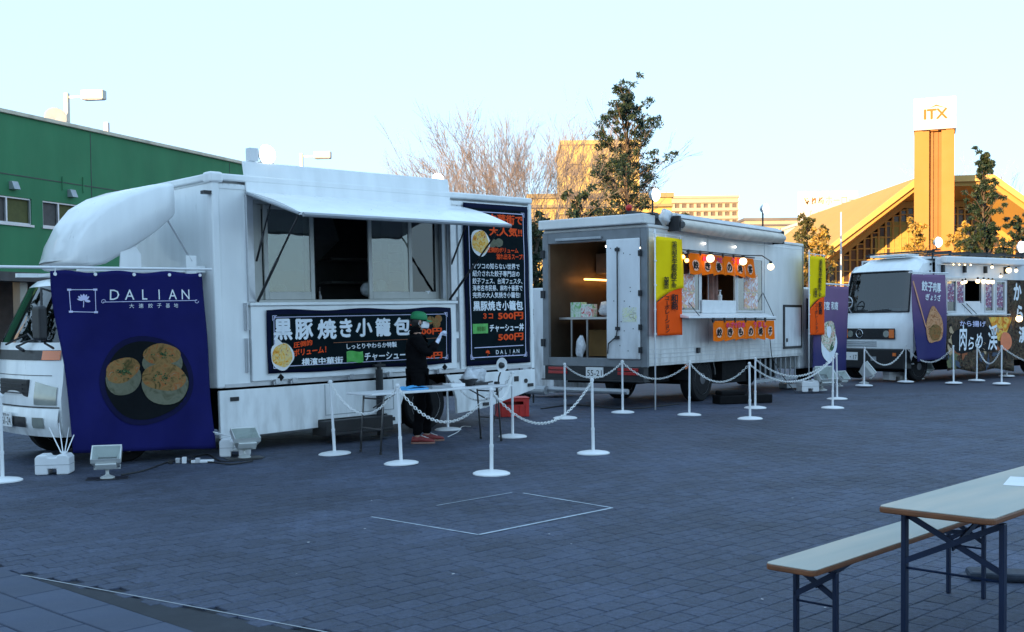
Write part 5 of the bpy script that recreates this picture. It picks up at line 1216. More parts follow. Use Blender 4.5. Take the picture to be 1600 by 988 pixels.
flood('lit floodlight on a tall bracket at the front of the grey truck roof', T2, 5.14, .1, 3.92, .0, .12, 3.27)
lumpy((.62, -.02, 3.28), .15, M['white_plastic'], 'white plastic bag tied round the floodlight bracket on the grey truck corner', T2, s3=(1.0, .6, .9))
solo(MB().ball((-.35, .15, 3.52), .06, 10, 6), 'beacon', M['red_plastic'], 'small red lamp cover on the rear corner of the grey truck roof', 'lamp', T2, smooth=True)
# nobori flags
def nobori(lab, F, x0, w_, z0, z1, y, grp):
    n = thing('nobori_flag', lab, 'flag', F, grp); dr = lambda x, z: y + .02 * math.sin(z * 3 + x * 4)
    MB().tube([(x0 - .03, y, 0), (x0 - .02, y, z1 + .12)], .014, 8).build('pole', M['white_metal'], n, smooth=True)
    MB().tube([(x0 - .08, y, z1 + .05), (x0 + w_ + .02, y, z1 + .04)], .009, 6).build('cross_arm', M['white_metal'], n)
    zm = z0 + (z1 - z0) * .42
    split = lambda x: zm + (z1 - z0) * (.16 * math.sin(min(1, (x - x0) / w_) * 1.5) - .09)
    a = MB(); a.grid(lambda u, v: (x0 + w_ * u, dr(x0 + w_ * u, z1 - (z1 - z0) * .5 * (1 - v)), split(x0 + w_ * u) + (z1 - split(x0 + w_ * u)) * v), 10, 14); co = a.build('cloth', M['yellow_cloth'], n, smooth=True)
    b = MB(); b.grid(lambda u, v: (x0 + w_ * u + .02 * (1 - v), dr(x0 + w_ * u, z0), z0 + (split(x0 + w_ * u) - .001 - z0) * v), 10, 14); c2 = b.build('cloth_lower', M['red_cloth'], n, smooth=True)
    for o in (co, c2): md = o.modifiers.new('t', 'SOLIDIFY'); md.thickness = .003; md.offset = -1
    for k in range(5): z = z1 - k * (z1 - z0) / 4 * .98 + .0; MB().box(x0 - .05, x0 + .015, y - .012, y + .006, z - .015, z + .01).build('loop', M['white_metal'], n)
    for k in range(2): MB().box(x0 + w_ * (.35 + .55 * k) - .01, x0 + w_ * (.35 + .55 * k) + .01, y - .012, y + .006, z1 - .01, z1 + .06).build('loop', M['white_metal'], n)
    H = z1 - z0; BK = M['ink_black']
    d2 = lambda x, z: min(dr(x, z), y + .0) - .024
    letter(n, '協同組合宇都宮餃子会', x0 + w_ * .52, x0 + w_ * .72, z0 + H * .49, z0 + H * .97, BK, 0, d2, .03, True)
    letter(n, '加盟店', x0 + w_ * .26, x0 + w_ * .44, z0 + H * .475, z0 + H * .60, BK, 0, d2, .05, True)
    letter(n, '和商', x0 + w_ * .52, x0 + w_ * .78, z0 + H * .26, z0 + H * .425, BK, 0, d2, .05, True)
    letter(n, 'コ|ポレ|ション', x0 + w_ * .28, x0 + w_ * .46, z0 + H * .03, z0 + H * .40, BK, 0, d2, .02, True)
    settle(n); return n
nobori('yellow and orange vertical flag at the open rear corner of the grey truck', T2, .06, .98, 1.30, 3.04, -.14, 'yellow and orange vertical flags')
nobori('yellow and orange vertical flag at the front end of the grey truck', T2 @ T((6.55, -.30, 0)) , .0, .90, 1.22, 2.97, -.0, 'yellow and orange vertical flags')
# violet banner with bowl of noodles
def violet(lab, F, x0, x1, z0, z1, y, words, kind, edge, bar):
    n = thing('cloth_banner', lab, 'banner', F); dr = lambda x, z: y + .03 * math.sin(3 * x + z * 1.3) + .015 * math.sin(x * 8 - z * 2)
    cloth(n, 'cloth', M['violet_print'], x0, x1, z0, z1, dr, 26, 26, .004, edge)
    MB().tube([(x0 - .1, y, z1 + .04), (x1 + .12, y, z1 + .04)], .018, 8).build('hanging_bar', M['white_metal'], n)
    for k in range(4): x = x0 + .03 + (x1 - x0 - .06) * k / 3; MB().tube([(x, y - .01, z1 - .02), (x, y - .02, z1 + .05)], .008, 5).build('tie', M['white_metal'], n)
    return n, dr
vb1, dv = violet('violet cloth banner with a white bowl of gyoza behind the yellow flag', T2, 6.98, 9.10, .18, 2.34, -.20, '', 0, lambda u, v: (0, 0), 0)
letter(vb1, '宇都宮 和商', 7.35, 8.55, 1.78, 1.98, M['ink_white'], -.010, dv, .05, rise=-.0)
disc(vb1, 'printed_bowl', M['ink_white'], 7.95, 1.02, .55, .46, -.010, dv, 30, 0, 1, .02)
disc(vb1, 'printed_food', M['food_bowl'], 7.95, 1.18, .52, .36, -.013, dv, 30, 0, 5, .05)
disc(vb1, 'printed_garnish', mat('print_green', (.04, .10, .03), .7), 8.15, .93, .20, .09, -.016, dv, 20, .2, 5, .2)
disc(vb1, 'printed_dumpling', M['ink_white'], 7.92, 1.28, .17, .13, -.016, dv, 20, .3, 2, .08)
settle(vb1)
# ================================================================ WHITE STEP VAN (right)
V = frame(9.62, 27.0, .60)
vn = thing('food_van', 'white high roof kitchen van with black grille and printed food wrap at the right edge', 'food van', V)
VW = 2.25; VL = 6.6
vprof = [(.03, .42), (-.03, .60), (-.03, 1.32), (.02, 1.50), (.12, 1.70), (.34, 2.72), (.50, 2.92), (.85, 3.06), (1.3, 3.12)]
def rnd(v): s_ = abs(2 * v - 1); return .20 * s_ ** 5 
vs = []; fs = []; ny = 16; n = len(vprof)
for j in range(ny + 1):
    v = j / ny; y = VW * v
    for (x, z) in vprof: tum = .14 * max(0, (z - 1.5) / 1.6) ** 1.5 * (1 - 2 * v); vs.append((x + rnd(v), y + tum, z - (.14 * abs(2 * v - 1) ** 4 if z > 2.9 else 0)))
for j in range(ny):
    for i in range(n - 1):
        if i == 4 and 1 <= j <= ny - 2: continue
        a = j * n + i; fs.append((a, a + n, a + n + 1, a + 1))
mb = MB(); mb.add(vs, fs)
mb.build('front_shell', M['white_paint'], vn, auto=32)
vs = []; fs = []
for j in range(1, ny):
    v = j / ny; y = VW * v
    for (x, z) in (vprof[4], vprof[5]): tum = .14 * max(0, (z - 1.5) / 1.6) ** 1.5 * (1 - 2 * v); vs.append((x + rnd(v) + .006, y + tum, z))
fs = [(2 * j, 2 * j + 2, 2 * j + 3, 2 * j + 1) for j in range(ny - 2)]
MB().add(vs, fs).build('windshield', M['windshield'], vn)
fr = MB(); 
def wsp(v, t, dx=-.012):
    x = vprof[4][0] + (vprof[5][0] - vprof[4][0]) * t; z = vprof[4][1] + (vprof[5][1] - vprof[4][1]) * t; tum = .14 * max(0, (z - 1.5) / 1.6) ** 1.5 * (1 - 2 * v)
    return (x + rnd(v) + dx, VW * v + tum, z)
fr.tube([wsp(.065, .01)] + [wsp(.065 + .87 * k / 10, .01) for k in range(11)] + [wsp(.935, .99)] + [wsp(.935 - .87 * k / 10, .99) for k in range(11)] + [wsp(.065, .01)], .022, 6).build('windshield_seal', M['black_plastic'], vn)
MB().tube([wsp(.55, .02, -.05), wsp(.28, .07, -.05)], .012, 5).tube([wsp(.85, .02, -.05), wsp(.60, .07, -.05)], .012, 5).build('wiper', M['black_plastic'], vn)
MB().box(.35, .75, .2, 2.05, 1.3, 1.72).box(.55, .7, .35, .95, 1.73, 1.80).build('dashboard', M['alu_dull'], vn, bevel=.02)
MB().box(.30, .42, .45, .95, 1.74, 1.80).build('dash_papers', M['white_matte'], vn)
MB().tube([(.75 + .0, 1.55 + .2 * math.cos(a), 1.85 + .2 * math.sin(a)) for a in [k * math.pi / 6 for k in range(13)]], .015, 6).build('steering_wheel', M['black_plastic'], vn)
MB().box(1.55, 1.60, .15, 2.1, .6, 3.0).build('bulkhead', M['interior'], vn)
# side of the cab
sd = [(.17, .60), (.17, 1.32), (.22, 1.50), (.32, 1.70), (.54, 2.72), (.70, 2.88), (1.10, 2.96), (1.10, .60)]
for y, sg in ((0, 1), (VW, -1)):
    tum = lambda z: .14 * max(0, (z - 1.5) / 1.6) ** 1.5 * sg
    pts = [(a, y + tum(b), b) for a, b in sd]; MB().add(pts, [tuple(range(len(pts)))]).build('cab_side', M['white_paint'], vn)
MB().prism([(.16, .22), (6.3, .22), (6.3, .54), (.16, .41)], .42, VW - .42, 'y').build('underbody_shade_block', M['chassis'], vn)  # near-black underbody block, carried low to darken the space beneath the van
MB().box(-.055, -.031, .36, 1.92, 1.03, 1.30).build('grille', M['black_plastic'], vn, bevel=.008)
for z in (1.08, 1.13, 1.18, 1.23): MB().box(-.062, -.056, .62, 1.66, z, z + .012).build('grille_bar', M['dark_metal'], vn)
for y in (.60, 1.68): MB().lathe([(.085, -.07), (.085, -.055), (.001, -.055)], (0, y, 1.165), 18, 'x').build('headlight', M['lens'], vn)
for y in (.37, 1.76): MB().box(-.068, -.056, y, y + .15, 1.06, 1.27).build('turn_lamp', M['amber'], vn, bevel=.006)
st = MB(); st.tube([(-.066, 1.40 + .10 * math.cos(a), 1.17 + .10 * math.sin(a)) for a in [k * math.pi / 9 for k in range(19)]], .010, 6)
for k in range(3):
    a = math.pi / 2 + k * 2 * math.pi / 3; d = (math.cos(a), math.sin(a)); q = (-d[1] * .018, d[0] * .018)
    st.add([(-.068, 1.40 + q[0], 1.17 + q[1]), (-.068, 1.40 + d[0] * .10, 1.17 + d[1] * .10), (-.068, 1.40 - q[0], 1.17 - q[1])], [(0, 1, 2), (2, 1, 0)])
st.build('star_emblem', M['chrome'], vn)
for z in (.85, .90, .95): MB().box(-.042, -.031, .9, 1.9, z, z + .025).build('intake_slot', M['alu_dull'], vn)
MB().box(-.10, .20, .05, VW - .05, .30, .80).build('bumper', M['black_plastic'], vn, bevel=.03)
lp = MB().box(-.118, -.102, 1.42, 1.80, .50, .70).build('licence_plate', M['white_matte'], vn)
uv, fs, _d = text_geo('・・17', 0); MB().add([(-.120, 1.78 - u * .34, .52 + v * .11) for u, v in uv], fs).build('lettering', M['ink_black'], lp)
MB().box(-.11, -.09, .28, .38, .62, .70).build('fog_lamp', M['amber'], vn)
MB().box(-.112, -.101, .86, 1.02, .50, .60).build('label_plate', M['alu_dull'], vn)
MB().lathe([(.001, -.01), (.05, -.01), (.05, .03)], (.02, 1.95, 1.40), 10, 'x').build('mirror_mount', M['black_plastic'], vn)
MB().tube([(.2, 2.26, 2.2), (-.12, 2.42, 2.22), (-.14, 2.44, 1.75), (.15, 2.26, 1.7)], .012, 5).box(-.17, -.12, 2.33, 2.52, 1.80, 2.12).build('mirror', M['black_plastic'], vn)
MB().tube([(-.05, 1.62 + .0, 1.96 + .0)] + [(-.05, 1.74 + .12 * math.cos(a), 1.96 + .14 * math.sin(a)) for a in [k * math.pi / 8 for k in range(17)]], .016, 6).tube([(-.05, 1.74, 1.82), (.08, 1.76, 1.68)], .014, 6).build('close_view_mirror', M['alu'], vn)
MB().box(1.18, 1.20, .20, VW - .2, 3.05, 3.08).box(.6, 1.1, .5, 1.6, 3.10, 3.15).build('roof_hatch', M['white_paint'], vn, bevel=.015)
MB().lathe([(.03, -.02), (.03, 0), (.001, 0)], (1.0, .10, 2.88), 8, 'y').lathe([(.025, -.02), (.025, 0), (.001, 0)], (.9, .05, 2.70), 8, 'y').build('rivet', M['black_plastic'], vn)
# kitchen body
vop = (2.20, 2.99, 1.92, 2.48)
MB().panel(1.101, VL, .55, 3.02, -.02, .04, [vop, (1.18, 1.42, 1.72, 2.46), (1.50, 1.86, 1.72, 2.46), (3.13, 3.47, 1.72, 2.46), (3.63, 3.98, 1.72, 2.46)]).build('side_wall', M['white_dirty'], vn, bevel=.004)
MB().box(1.101, VL, VW - .04, VW, .55, 3.02).box(1.101, VL, .0, VW, 3.021, 3.06).box(VL, VL + .05, .0, VW, .55, 3.0).box(1.101, VL, .3, 1.9, .48, .549).build('far_wall', M['white_dirty'], vn)
MB().box(1.61, VL - .1, 1.3, 1.35, .6, 3.0).box(1.61, VL - .1, .1, 1.29, 2.7, 2.75).build('kitchen_lining', M['interior'], vn)
for i, (a, b) in enumerate(((1.18, 1.42), (1.50, 1.86), (3.13, 3.47), (3.63, 3.98))):
    f = MB().box(a - .03, b + .03, -.035, -.021, 2.461, 2.50).box(a - .03, b + .03, -.035, -.021, 1.68, 1.719).box(a - .03, a, -.035, -.021, 1.72, 2.46).box(b, b + .03, -.035, -.021, 1.72, 2.46).build('window_frame', M['alu'], vn)
    MB().box(a, b, .0, .01, 1.72, 2.46).build('pane', M['dark_glass'], f)
    w_ = b - a
    solo(MB().box(a + w_ * .12, b - w_ * .12, -.012, -.006, 1.80 if i != 1 else 1.95, 2.40), 'menu_poster', M['poster_b'], ['narrow photo menu strip in the first van window beside the violet banner', 'photo menu strip in the second van window left of the serving hatch', 'photo menu strip in the van window right of the serving hatch', 'photo menu strip in the last van window before the black wrap'][i], 'poster', V, 'photo menus in the van windows')
solo(MB().box(1.93, 2.18, -.028, -.022, 1.92, 2.46), 'menu_poster', M['poster_b'], 'photo menu on the wall at the left jamb of the van serving hatch', 'poster', V, 'photo menus in the van windows')
MB().box(2.20, 2.24, -.03, .03, 1.92, 2.48).box(2.95, 2.99, -.03, .03, 1.92, 2.48).build('hatch_jamb', M['alu'], vn)
MB().box(2.24, 2.90, -.03, -.021, 1.72, 1.96).build('splash_board', M['white_plastic'], vn)
MB().box(1.12, 4.06, -.16, -.021, 1.60, 1.63).build('counter_shelf', M['alu'], vn)
for a, b in ((1.40, 1.0), (2.4, 2.1), (2.6, 2.3)): MB().tube([(a, -.14, 1.62), (b, -.04, 1.90)], .01, 5).build('shelf_stay', M['dark_metal'], vn)
MB().box(1.10, 4.10, -.05, -.021, 2.52, 2.56).box(1.10, 4.10, -.04, -.021, 2.86, 2.89).build('gutter', M['alu'], vn)
for x in (1.25, 2.15, 3.05, 3.95): MB().box(x, x + .06, -.10, -.021, 2.68, 2.86).build('rail_bracket', M['dark_metal'], vn)
for (x, y) in ((.55, .10), (5.6, .10), (.55, 1.85)): wheel(vn, x, y, .36, .36, .22, .25, rim=M['alu'])
MB().prism([(.10, .45)] + [(.58 - .45 * math.cos(math.pi * k / 10), .45 + .42 * math.sin(math.pi * k / 10)) for k in range(1, 10)] + [(1.06, .45)], -.012, .012, 'y').build('wheel_arch', M['chassis'], vn)
# roof rack, awning box
MB().box(.95, 5.8, .1, .16, 3.15, 3.20).box(.95, 5.8, VW - .3, VW - .24, 3.15, 3.20).build('roof_rack', M['dark_metal'], vn)
for x in (1.1, 1.8, 2.6, 3.4, 4.2, 5.0): MB().box(x, x + .05, .08, VW - .22, 3.201, 3.235).box(x, x + .05, .1, .14, 3.0, 3.149).build('rack_bar', M['dark_metal'], vn)
MB().box(1.28, 4.75, -.16, .04, 2.90, 3.08).build('awning_case', M['white_metal'], vn, bevel=.035, seg=3)
# printed wrap panel hung below counter, black printed rear part
wp = thing('printed_panel', 'dark printed cloth with white brush characters and flames below the van counter', 'banner', V)
wd = lambda x, z: -.19 + .02 * math.sin(x * 4) + .05 * (z - 1.6)
cloth(wp, 'cloth', M['wrap'], 1.16, 4.05, .24, 1.58, wd, 24, 12, .01, lambda u, v: (.0, -.07 * u * (1 - v) + .04 * math.sin(u * 11) * (1 - v)))
mb = MB(); mb.grid(lambda u, v: (3.0 + 1.03 * u - .5 * (1 - v) * (1 - u) * -1, wd(3.5, 1.2) - .014, .80 + .75 * v + .1 * math.sin(u * 6) * (1 - v)), 10, 8); mb.build('printed_flames', M['wrap_fire'], wp)
disc(wp, 'printed_moon', mat('print_coral', (.75, .20, .08), .6), 3.72, .92, .24, .24, -.03, wd, 24, 0, 2, .02)
disc(wp, 'printed_smoke', M['ink_black'], 2.35, 1.05, 1.0, .42, -.020, wd, 30, 0, 3, .16)
for k_ in range(30): q_ = random.Random(k_ + 70); disc(wp, 'printed_blot', [mat('blot_rust', (.30, .08, .02), .7), mat('blot_olive', (.12, .13, .05), .7), mat('blot_cream', (.42, .30, .18), .7), mat('blot_slate', (.03, .05, .09), .7)][k_ % 4], q_.choice([q_.uniform(1.25, 1.6), q_.uniform(1.7, 3.6)]), q_.uniform(.36, .62) if k_ % 2 else q_.uniform(.45, 1.3), q_.uniform(.06, .22), q_.uniform(.04, .15), -.016, wd, 14, q_.uniform(0, 3), k_, .25)
line_of(wp, [('肉', 1.66, 1.98, .72, 1.36), ('ら', 2.04, 2.26, .74, 1.06), ('め', 2.32, 2.60, .76, 1.16), ('渓', 2.84, 3.30, .70, 1.36)], M['ink_white'], wd, y=-.034, bold=.03, shear=.08)
line_of(wp, [('から揚げ', 1.75, 2.8, 1.33, 1.48)], M['ink_lilac'], wd, y=-.034, bold=.03, rise=-.03)
settle(wp)
wr = thing('printed_panel', 'tall black printed panel with white brush strokes at the rear of the van', 'banner', V)
MB().box(4.12, 6.5, -.05, -.022, .42, 2.52).build('cloth', M['wrap'], wr)
line_of(wr, [('か', 4.35, 4.72, 1.98, 2.45), ('ら', 4.50, 4.80, 1.40, 1.86), ('溪', 4.60, 5.0, .85, 1.30)], M['ink_white'], lambda x, z: -.052, bold=.07)
settle(wr); settle(vn)
vb2, dv2 = violet('violet cloth banner with a large gyoza picture hanging on the van corner', V, -.30, 1.03, .50, 2.60, -.30, '', 0, lambda u, v: (.24 * (1 - v) ** 1.2 * (1 - u) + .0 * u, .05 * (1 - v) * u), 0)
letter(vb2, '餃子肉厚', .08, .82, 2.20, 2.45, M['ink_white'], -.012, dv2, .06, rise=-.05)
letter(vb2, 'ぎょうざ', .20, .80, 1.98, 2.14, M['ink_white'], -.014, dv2, .05, rise=-.03)
lm = MB(); lm.add([(-.27, dv2(-.2, 2.3) - .008, 2.48), (-.22, dv2(-.2, 2.3) - .008, 2.48), (.30, dv2(.3, 1.5) - .012, 1.25), (.22, dv2(.2, 1.5) - .012, 1.35)], [(0, 3, 2, 1)]); lm.build('printed_streak', mat('print_peach', (.72, .34, .18), .7), vb2)
M['gyoza_print'] = paper('gyoza_print', [(.20, .07, .03), (.50, .22, .10), (.62, .34, .18), (.34, .13, .06), (.55, .40, .28)], 7)
disc(vb2, 'printed_food', M['gyoza_print'], .56, 1.36, .30, .44, -.014, dv2, 26, .12, 3, .07); disc(vb2, 'printed_bun', M['bun_top'], .60, 1.20, .20, .20, -.018, dv2, 20, 0, 6, .05)
settle(vb2)
for i, (x, z, r) in enumerate(((1.85, 2.42, .04), (1.98, 2.44, .04), (2.50, 2.46, .055), (2.75, 2.46, .055), (2.96, 2.45, .055), (3.14, 2.45, .05), (3.86, 2.76, .07), (3.50, 2.60, .035), (4.20, 2.76, .045), (3.12, 2.83, .035), (4.35, 1.50, .085))):
    bulb_thing(['leftmost warm bulb by the second van window', 'second warm bulb from the left on the van', 'warm bulb over the left edge of the van serving hatch', 'warm bulb over the middle of the van serving hatch', 'warm bulb over the right edge of the van serving hatch', 'warm bulb right of the van serving hatch', 'large pale bulb high on the gutter at the black printed panel', 'small dim bulb left of the large pale bulb', 'bulb under the awning right of the large pale bulb', 'small yellow bulb on a rail bracket under the van awning', 'large warm bulb low in front of the black printed panel'][i], V, x, -.22, z, r, M['lamp_warm'], 'bulbs strung along the van')
for i in range(4): bulb_thing(['first', 'second', 'third', 'fourth'][i] + ' tiny fairy light from the left under the van awning box', V, 1.55 + i * .24, -.17, 2.87, .02, M['lamp_warm'], 'fairy lights under the van awning', .01)
flood('lit floodlight on the roof rack at the front of the van', V, 1.15, -.02, 3.42, 0, .13, 3.23)
flood('lit floodlight on the roof rack at the right edge of the picture', V, 4.72, -.05, 3.40, 0, .16, 3.23)
# ================================================================ STANCHIONS AND CHAINS
stl = [((4, 752), 'white stanchion cut by the left edge of the picture', 0, 0), ((523, 710), 'white stanchion left of the folding table, in front of the menu banner', -.045, 0), ((627, 725), 'leaning white stanchion in front of the person at the table', -.035, 0),
       ((768, 741), 'nearest white stanchion, right of the person', .01, 0), ((801, 683), 'white stanchion in front of the red crate', 0, 0), ((700, 672), 'white stanchion behind the folding table beside the truck wheel', 0, 0),
       ((927, 709), 'white stanchion standing alone below the open rear door of the grey truck', -.01, 0), ((883, 654), 'white stanchion at the left corner of the grey truck rear', 0, 0), ((973, 645), 'white stanchion below the folded rear door of the grey truck', 0, 0),
       ((1077, 649), 'white stanchion in front of the grey truck wheel', 0, 0), ((1172, 655), 'left one of the pair of stanchions under the lower orange curtain', 0, 0), ((1180, 638), 'right one of the pair of stanchions under the lower orange curtain', 0, 0),
       ((1301, 638), 'left one of the pair of stanchions before the violet gyoza bowl banner', 0, 0), ((1308, 624), 'right one of the pair of stanchions before the violet gyoza bowl banner', 0, 0), ((1350, 603), 'white stanchion in front of the van grille', 0, 0),
       ((1415, 597), 'white stanchion in front of the violet banner on the van corner', 0, 0), ((1490, 599), 'white stanchion at the left part of the printed wrap', 0, 0), ((1526, 595), 'white stanchion at the middle of the printed wrap', 0, 0),
       ((1565, 600), 'white stanchion at the right end of the printed wrap', 0, 0), ((1573, 588), 'farther white stanchion behind the one at the right end of the wrap', 0, 0)]
SG = 'white posts on disc bases around the trucks'
proto = thing('stanchion', stl[0][1], 'stanchion', T(G(*stl[0][0])), SG)
MB().lathe([(.195, 0), (.195, .012), (.17, .024), (.10, .036), (.03, .042), (.001, .042)], (0, 0, 0), 32).build('base', M['white_metal'], proto, auto=40)
MB().lathe([(.0195, .04), (.0195, .30)], (0, 0, 0), 12).lathe([(.0165, .301), (.0165, .88)], (0, 0, 0), 12).lathe([(.022, .28), (.022, .31)], (0, 0, 0), 12).build('post', M['white_metal'], proto, auto=40)
MB().lathe([(.021, .86), (.024, .885), (.016, .90), (.001, .902)], (0, 0, 0), 12).tube([(-.035, 0, .875), (.035, 0, .875)], .006, 5).build('cap', M['white_plastic'], proto, auto=40)
stan = [proto]; tops = []
for i, ((px, py), lb, lean, _) in enumerate(stl):
    p = G(px, py); m_ = T(p) @ RY(lean if lean else .012 * math.sin(i * 2.3)) @ RX(.010 * math.cos(i * 1.7))
    if i: stan.append(copy_tree(proto, m_ @ RZ(.7 * i), lb))
    tops.append(m_ @ Vector((0, 0, .868)))
link = MB()
LR, LT = .0165, .0045
def add_link(mb, c, t, roll, s=1.0):
    t = t.normalized(); a = t.orthogonal().normalized(); b = t.cross(a); u = a * math.cos(roll) + b * math.sin(roll); nn = t.cross(u)
    N, K = 8, 4; vs = []
    for i in range(N):
        th = 2 * math.pi * i / N; d = t * math.cos(th) * LR * 1.55 * s + u * math.sin(th) * LR * .85 * s; o = (t * math.cos(th) * .6 + u * math.sin(th)).normalized()
        for k in range(K): ph = 2 * math.pi * k / K; vs.append(c + d + (o * math.cos(ph) + nn * math.sin(ph)) * LT * s)
    fs = [(i * K + k, i * K + (k + 1) % K, ((i + 1) % N) * K + (k + 1) % K, ((i + 1) % N) * K + k) for i in range(N) for k in range(K)]
    mb.add([tuple(v) for v in vs], fs)
M['chain_white'] = mat('chain_white', (.78, .78, .76), .45, var=.04)
chs = [(1, 2, .34, 'white plastic chain sagging left of the person'), (2, 3, .36, 'white plastic chain sagging in front of the person and table'), (5, 4, .40, 'white plastic chain hanging behind the folding table'), (3, 6, .42, 'white plastic chain from the nearest stanchion to the lone stanchion'),
       (4, 3, .20, 'white plastic chain between the red crate stanchion and the nearest stanchion'), (7, 8, .24, 'white plastic chain across the rear of the grey truck'), (6, 8, .05, 'x'), (8, 9, .28, 'white plastic chain right of the open rear door'), (9, 10, .30, 'white plastic chain before the grey truck wheel'),
       (10, 12, .34, 'nearer of two white chains leading to the violet bowl banner'), (11, 13, .36, 'farther of two white chains leading to the violet bowl banner'), (14, 15, .42, 'white chain before the van front wheel'), (15, 16, .38, 'white chain before the violet van banner'),
       (17, 18, .42, 'white chain before the printed wrap'), (16, 17, .05, 'x')]
for a, b, sag, lb in chs:
    if lb == 'x': continue
    p, q = tops[a], tops[b]; L = (q - p).length; cm_ = MB(); pr = p; N = int((L + sag * sag * 2.6 / L) / (.038 if min(p.y, q.y) < 19 else .05)); s = 1.0 if min(p.y, q.y) < 19 else 1.25
    cv = lambda t: p.lerp(q, t) - Vector((0, 0, sag * 4 * t * (1 - t)))
    for i in range(N): c = cv((i + .5) / N); d = cv((i + 1) / N) - cv(i / N); add_link(cm_, c, d, (i % 2) * math.pi / 2 + .4, s)
    o = cm_.build('plastic_chain', M['chain_white'], auto=50); tag(o, lb, 'chain', 'white chains between the stanchions')
    lo = min(v.co.z for v in o.data.vertices); settle(o)
p = tops[18]; q = p + Vector((2.2, .3, -.1)); cm_ = MB()
cv = lambda t: p.lerp(q, t) - Vector((0, 0, .4 * 4 * t * (1 - t)))
for i in range(46): add_link(cm_, cv((i + .5) / 46), cv((i + 1) / 46) - cv(i / 46), (i % 2) * math.pi / 2, 1.25)
o = cm_.build('plastic_chain', M['chain_white'], auto=50); tag(o, 'white chain running out of the picture at the right edge', 'chain', 'white chains between the stanchions'); settle(o)

# ================================================================ FLOODLIGHTS, WEIGHTS AND CABLES ON THE GROUND
M['flood_shell'] = mat('flood_shell', (.62, .64, .62), .35, metal=.2, var=.06)
M['flood_glass'] = mat('flood_glass', (.16, .17, .17), .08, metal=.6, var=.3, scale=3, coat=1)
def ground_flood(lab, P, rz, s=1.0, plate=True, tilt=.75):
    f = thing('ground_floodlight', lab, 'floodlight', T(P) @ RZ(rz) @ Matrix.Scale(s, 4), 'white box floodlights standing on the ground')
    if plate: MB().box(-.24, .24, -.13, .13, 0, .008).build('base_plate', M['black_plastic'], f, bevel=.004)
    MB().lathe([(.085, .009), (.085, .022), (.03, .045), (.02, .06), (.02, .10), (.03, .11), (.001, .11)], (0, 0, 0), 16).build('foot', M['flood_shell'], f, auto=40)
    MB().tube([(-.14, 0, .20), (-.15, 0, .12), (.15, 0, .12), (.14, 0, .20)], .011, 6).build('yoke', M['flood_shell'], f)
    R0 = T((0, 0, .20)) @ RX(tilt)
    hd_ = MB(); o4 = [(-.17, -.13), (.17, -.13), (.17, .13), (-.17, .13)]; i4 = [(-.105, -.06), (.105, -.06), (.105, .06), (-.105, .06)]
    vs = [(x, y, .16) for x, y in o4] + [(x * .93, y * .93, .155) for x, y in o4] + [(x, y, .02) for x, y in i4] + [(x * 1.15, y * 1.2, -.03) for x, y in i4] + [(x * 1.02, y * 1.02, .10) for x, y in o4]
    fs = []
    for k in range(4):
        n_ = (k + 1) % 4; fs += [(k, n_, 4 + n_, 4 + k), (4 + k, 4 + n_, 8 + n_, 8 + k), (12 + n_, 12 + k, 16 + k, 16 + n_), (16 + n_, 16 + k, k, n_)]
    fs += [(15, 14, 13, 12)]; hd_.add(vs, fs); ho = hd_.build('housing', M['flood_shell'], f); ho.matrix_basis = R0
    MB().box(-.10, .10, -.055, .055, .018, .03).build('lamp_face', M['flood_glass'], ho); MB().box(-.12, .12, -.16, -.131, .02, .10).build('driver_box', M['flood_shell'], ho, bevel=.008)
    for k in (-.09, -.03, .03, .09): MB().box(k - .004, k + .004, -.07, .07, -.055, -.031).build('cooling_fin', M['flood_shell'], ho)
    MB().add([(-.158, -.12, .150), (.158, -.12, .150), (.158, .12, .150), (-.158, .12, .150)], [(0, 1, 2, 3)]).build('cover_glass', M['pane_clear'], ho)
    return f
P = G(168, 748); ground_flood('white box floodlight on a black plate in front of the big blue banner', P, .25, .86, True, .6)
P = G(382, 716); ground_flood('white box floodlight at the front corner of the white truck by the weight', P, .5, .90, True, .5)
for px, py, rz, lb in ((1350, 600, 1.2, 'white floodlight turned aside behind the stanchion at the van grille'), (1437, 593, .3, 'white floodlight below the violet banner on the van corner'), (1284, 611, .4, 'white floodlight under the violet bowl banner'), (1312, 604, .6, 'small white floodlight at the right foot of the violet bowl banner')):
    ground_flood(lb, G(px, py), rz, 1.35 if 'small' not in lb else .9, False, .9)
def weight(lab, P, rz, s=1.0):
    w_ = thing('water_weight', lab, 'flag base weight', T(P) @ RZ(rz) @ Matrix.Scale(s, 4), 'white plastic weights holding the banners')
    prof = [(-.19, 0), (-.05, 0), (-.05, .07), (.05, .07), (.05, 0), (.19, 0), (.20, .02), (.20, .20), (.17, .24), (.06, .24), (.05, .21), (-.05, .21), (-.06, .24), (-.17, .24), (-.20, .20), (-.20, .02)]
    MB().prism(prof, -.14, .14, 'y').build('tank', M['white_plastic'], w_, bevel=.018, seg=3)
    MB().box(-.202, .202, -.143, .143, .118, .124).build('seam', M['alu_dull'], w_); MB().lathe([(.03, .241), (.03, .27), (.001, .27)], (.11, 0, 0), 12).build('filler_cap', M['white_plastic'], w_)
    return w_
weight('white plastic weight at the left foot of the big blue banner', G(86, 740), .15, .88)
weight('white plastic weight under the front corner of the white truck', G(362, 715) + Vector((0, .18, 0)), .2, .9)
weight('white block weight at the foot of the van beside the grille stanchion', G(1398, 594), .2, 1.2)
weight('white block weight at the foot of the flag pole left of the violet bowl banner', G(1262, 612), .2, 1.0)
tie = MB(); b0 = G(86, 740) + Vector((.05, .05, .22)); t0 = T1 @ Vector((-1.86, -.10, .6))
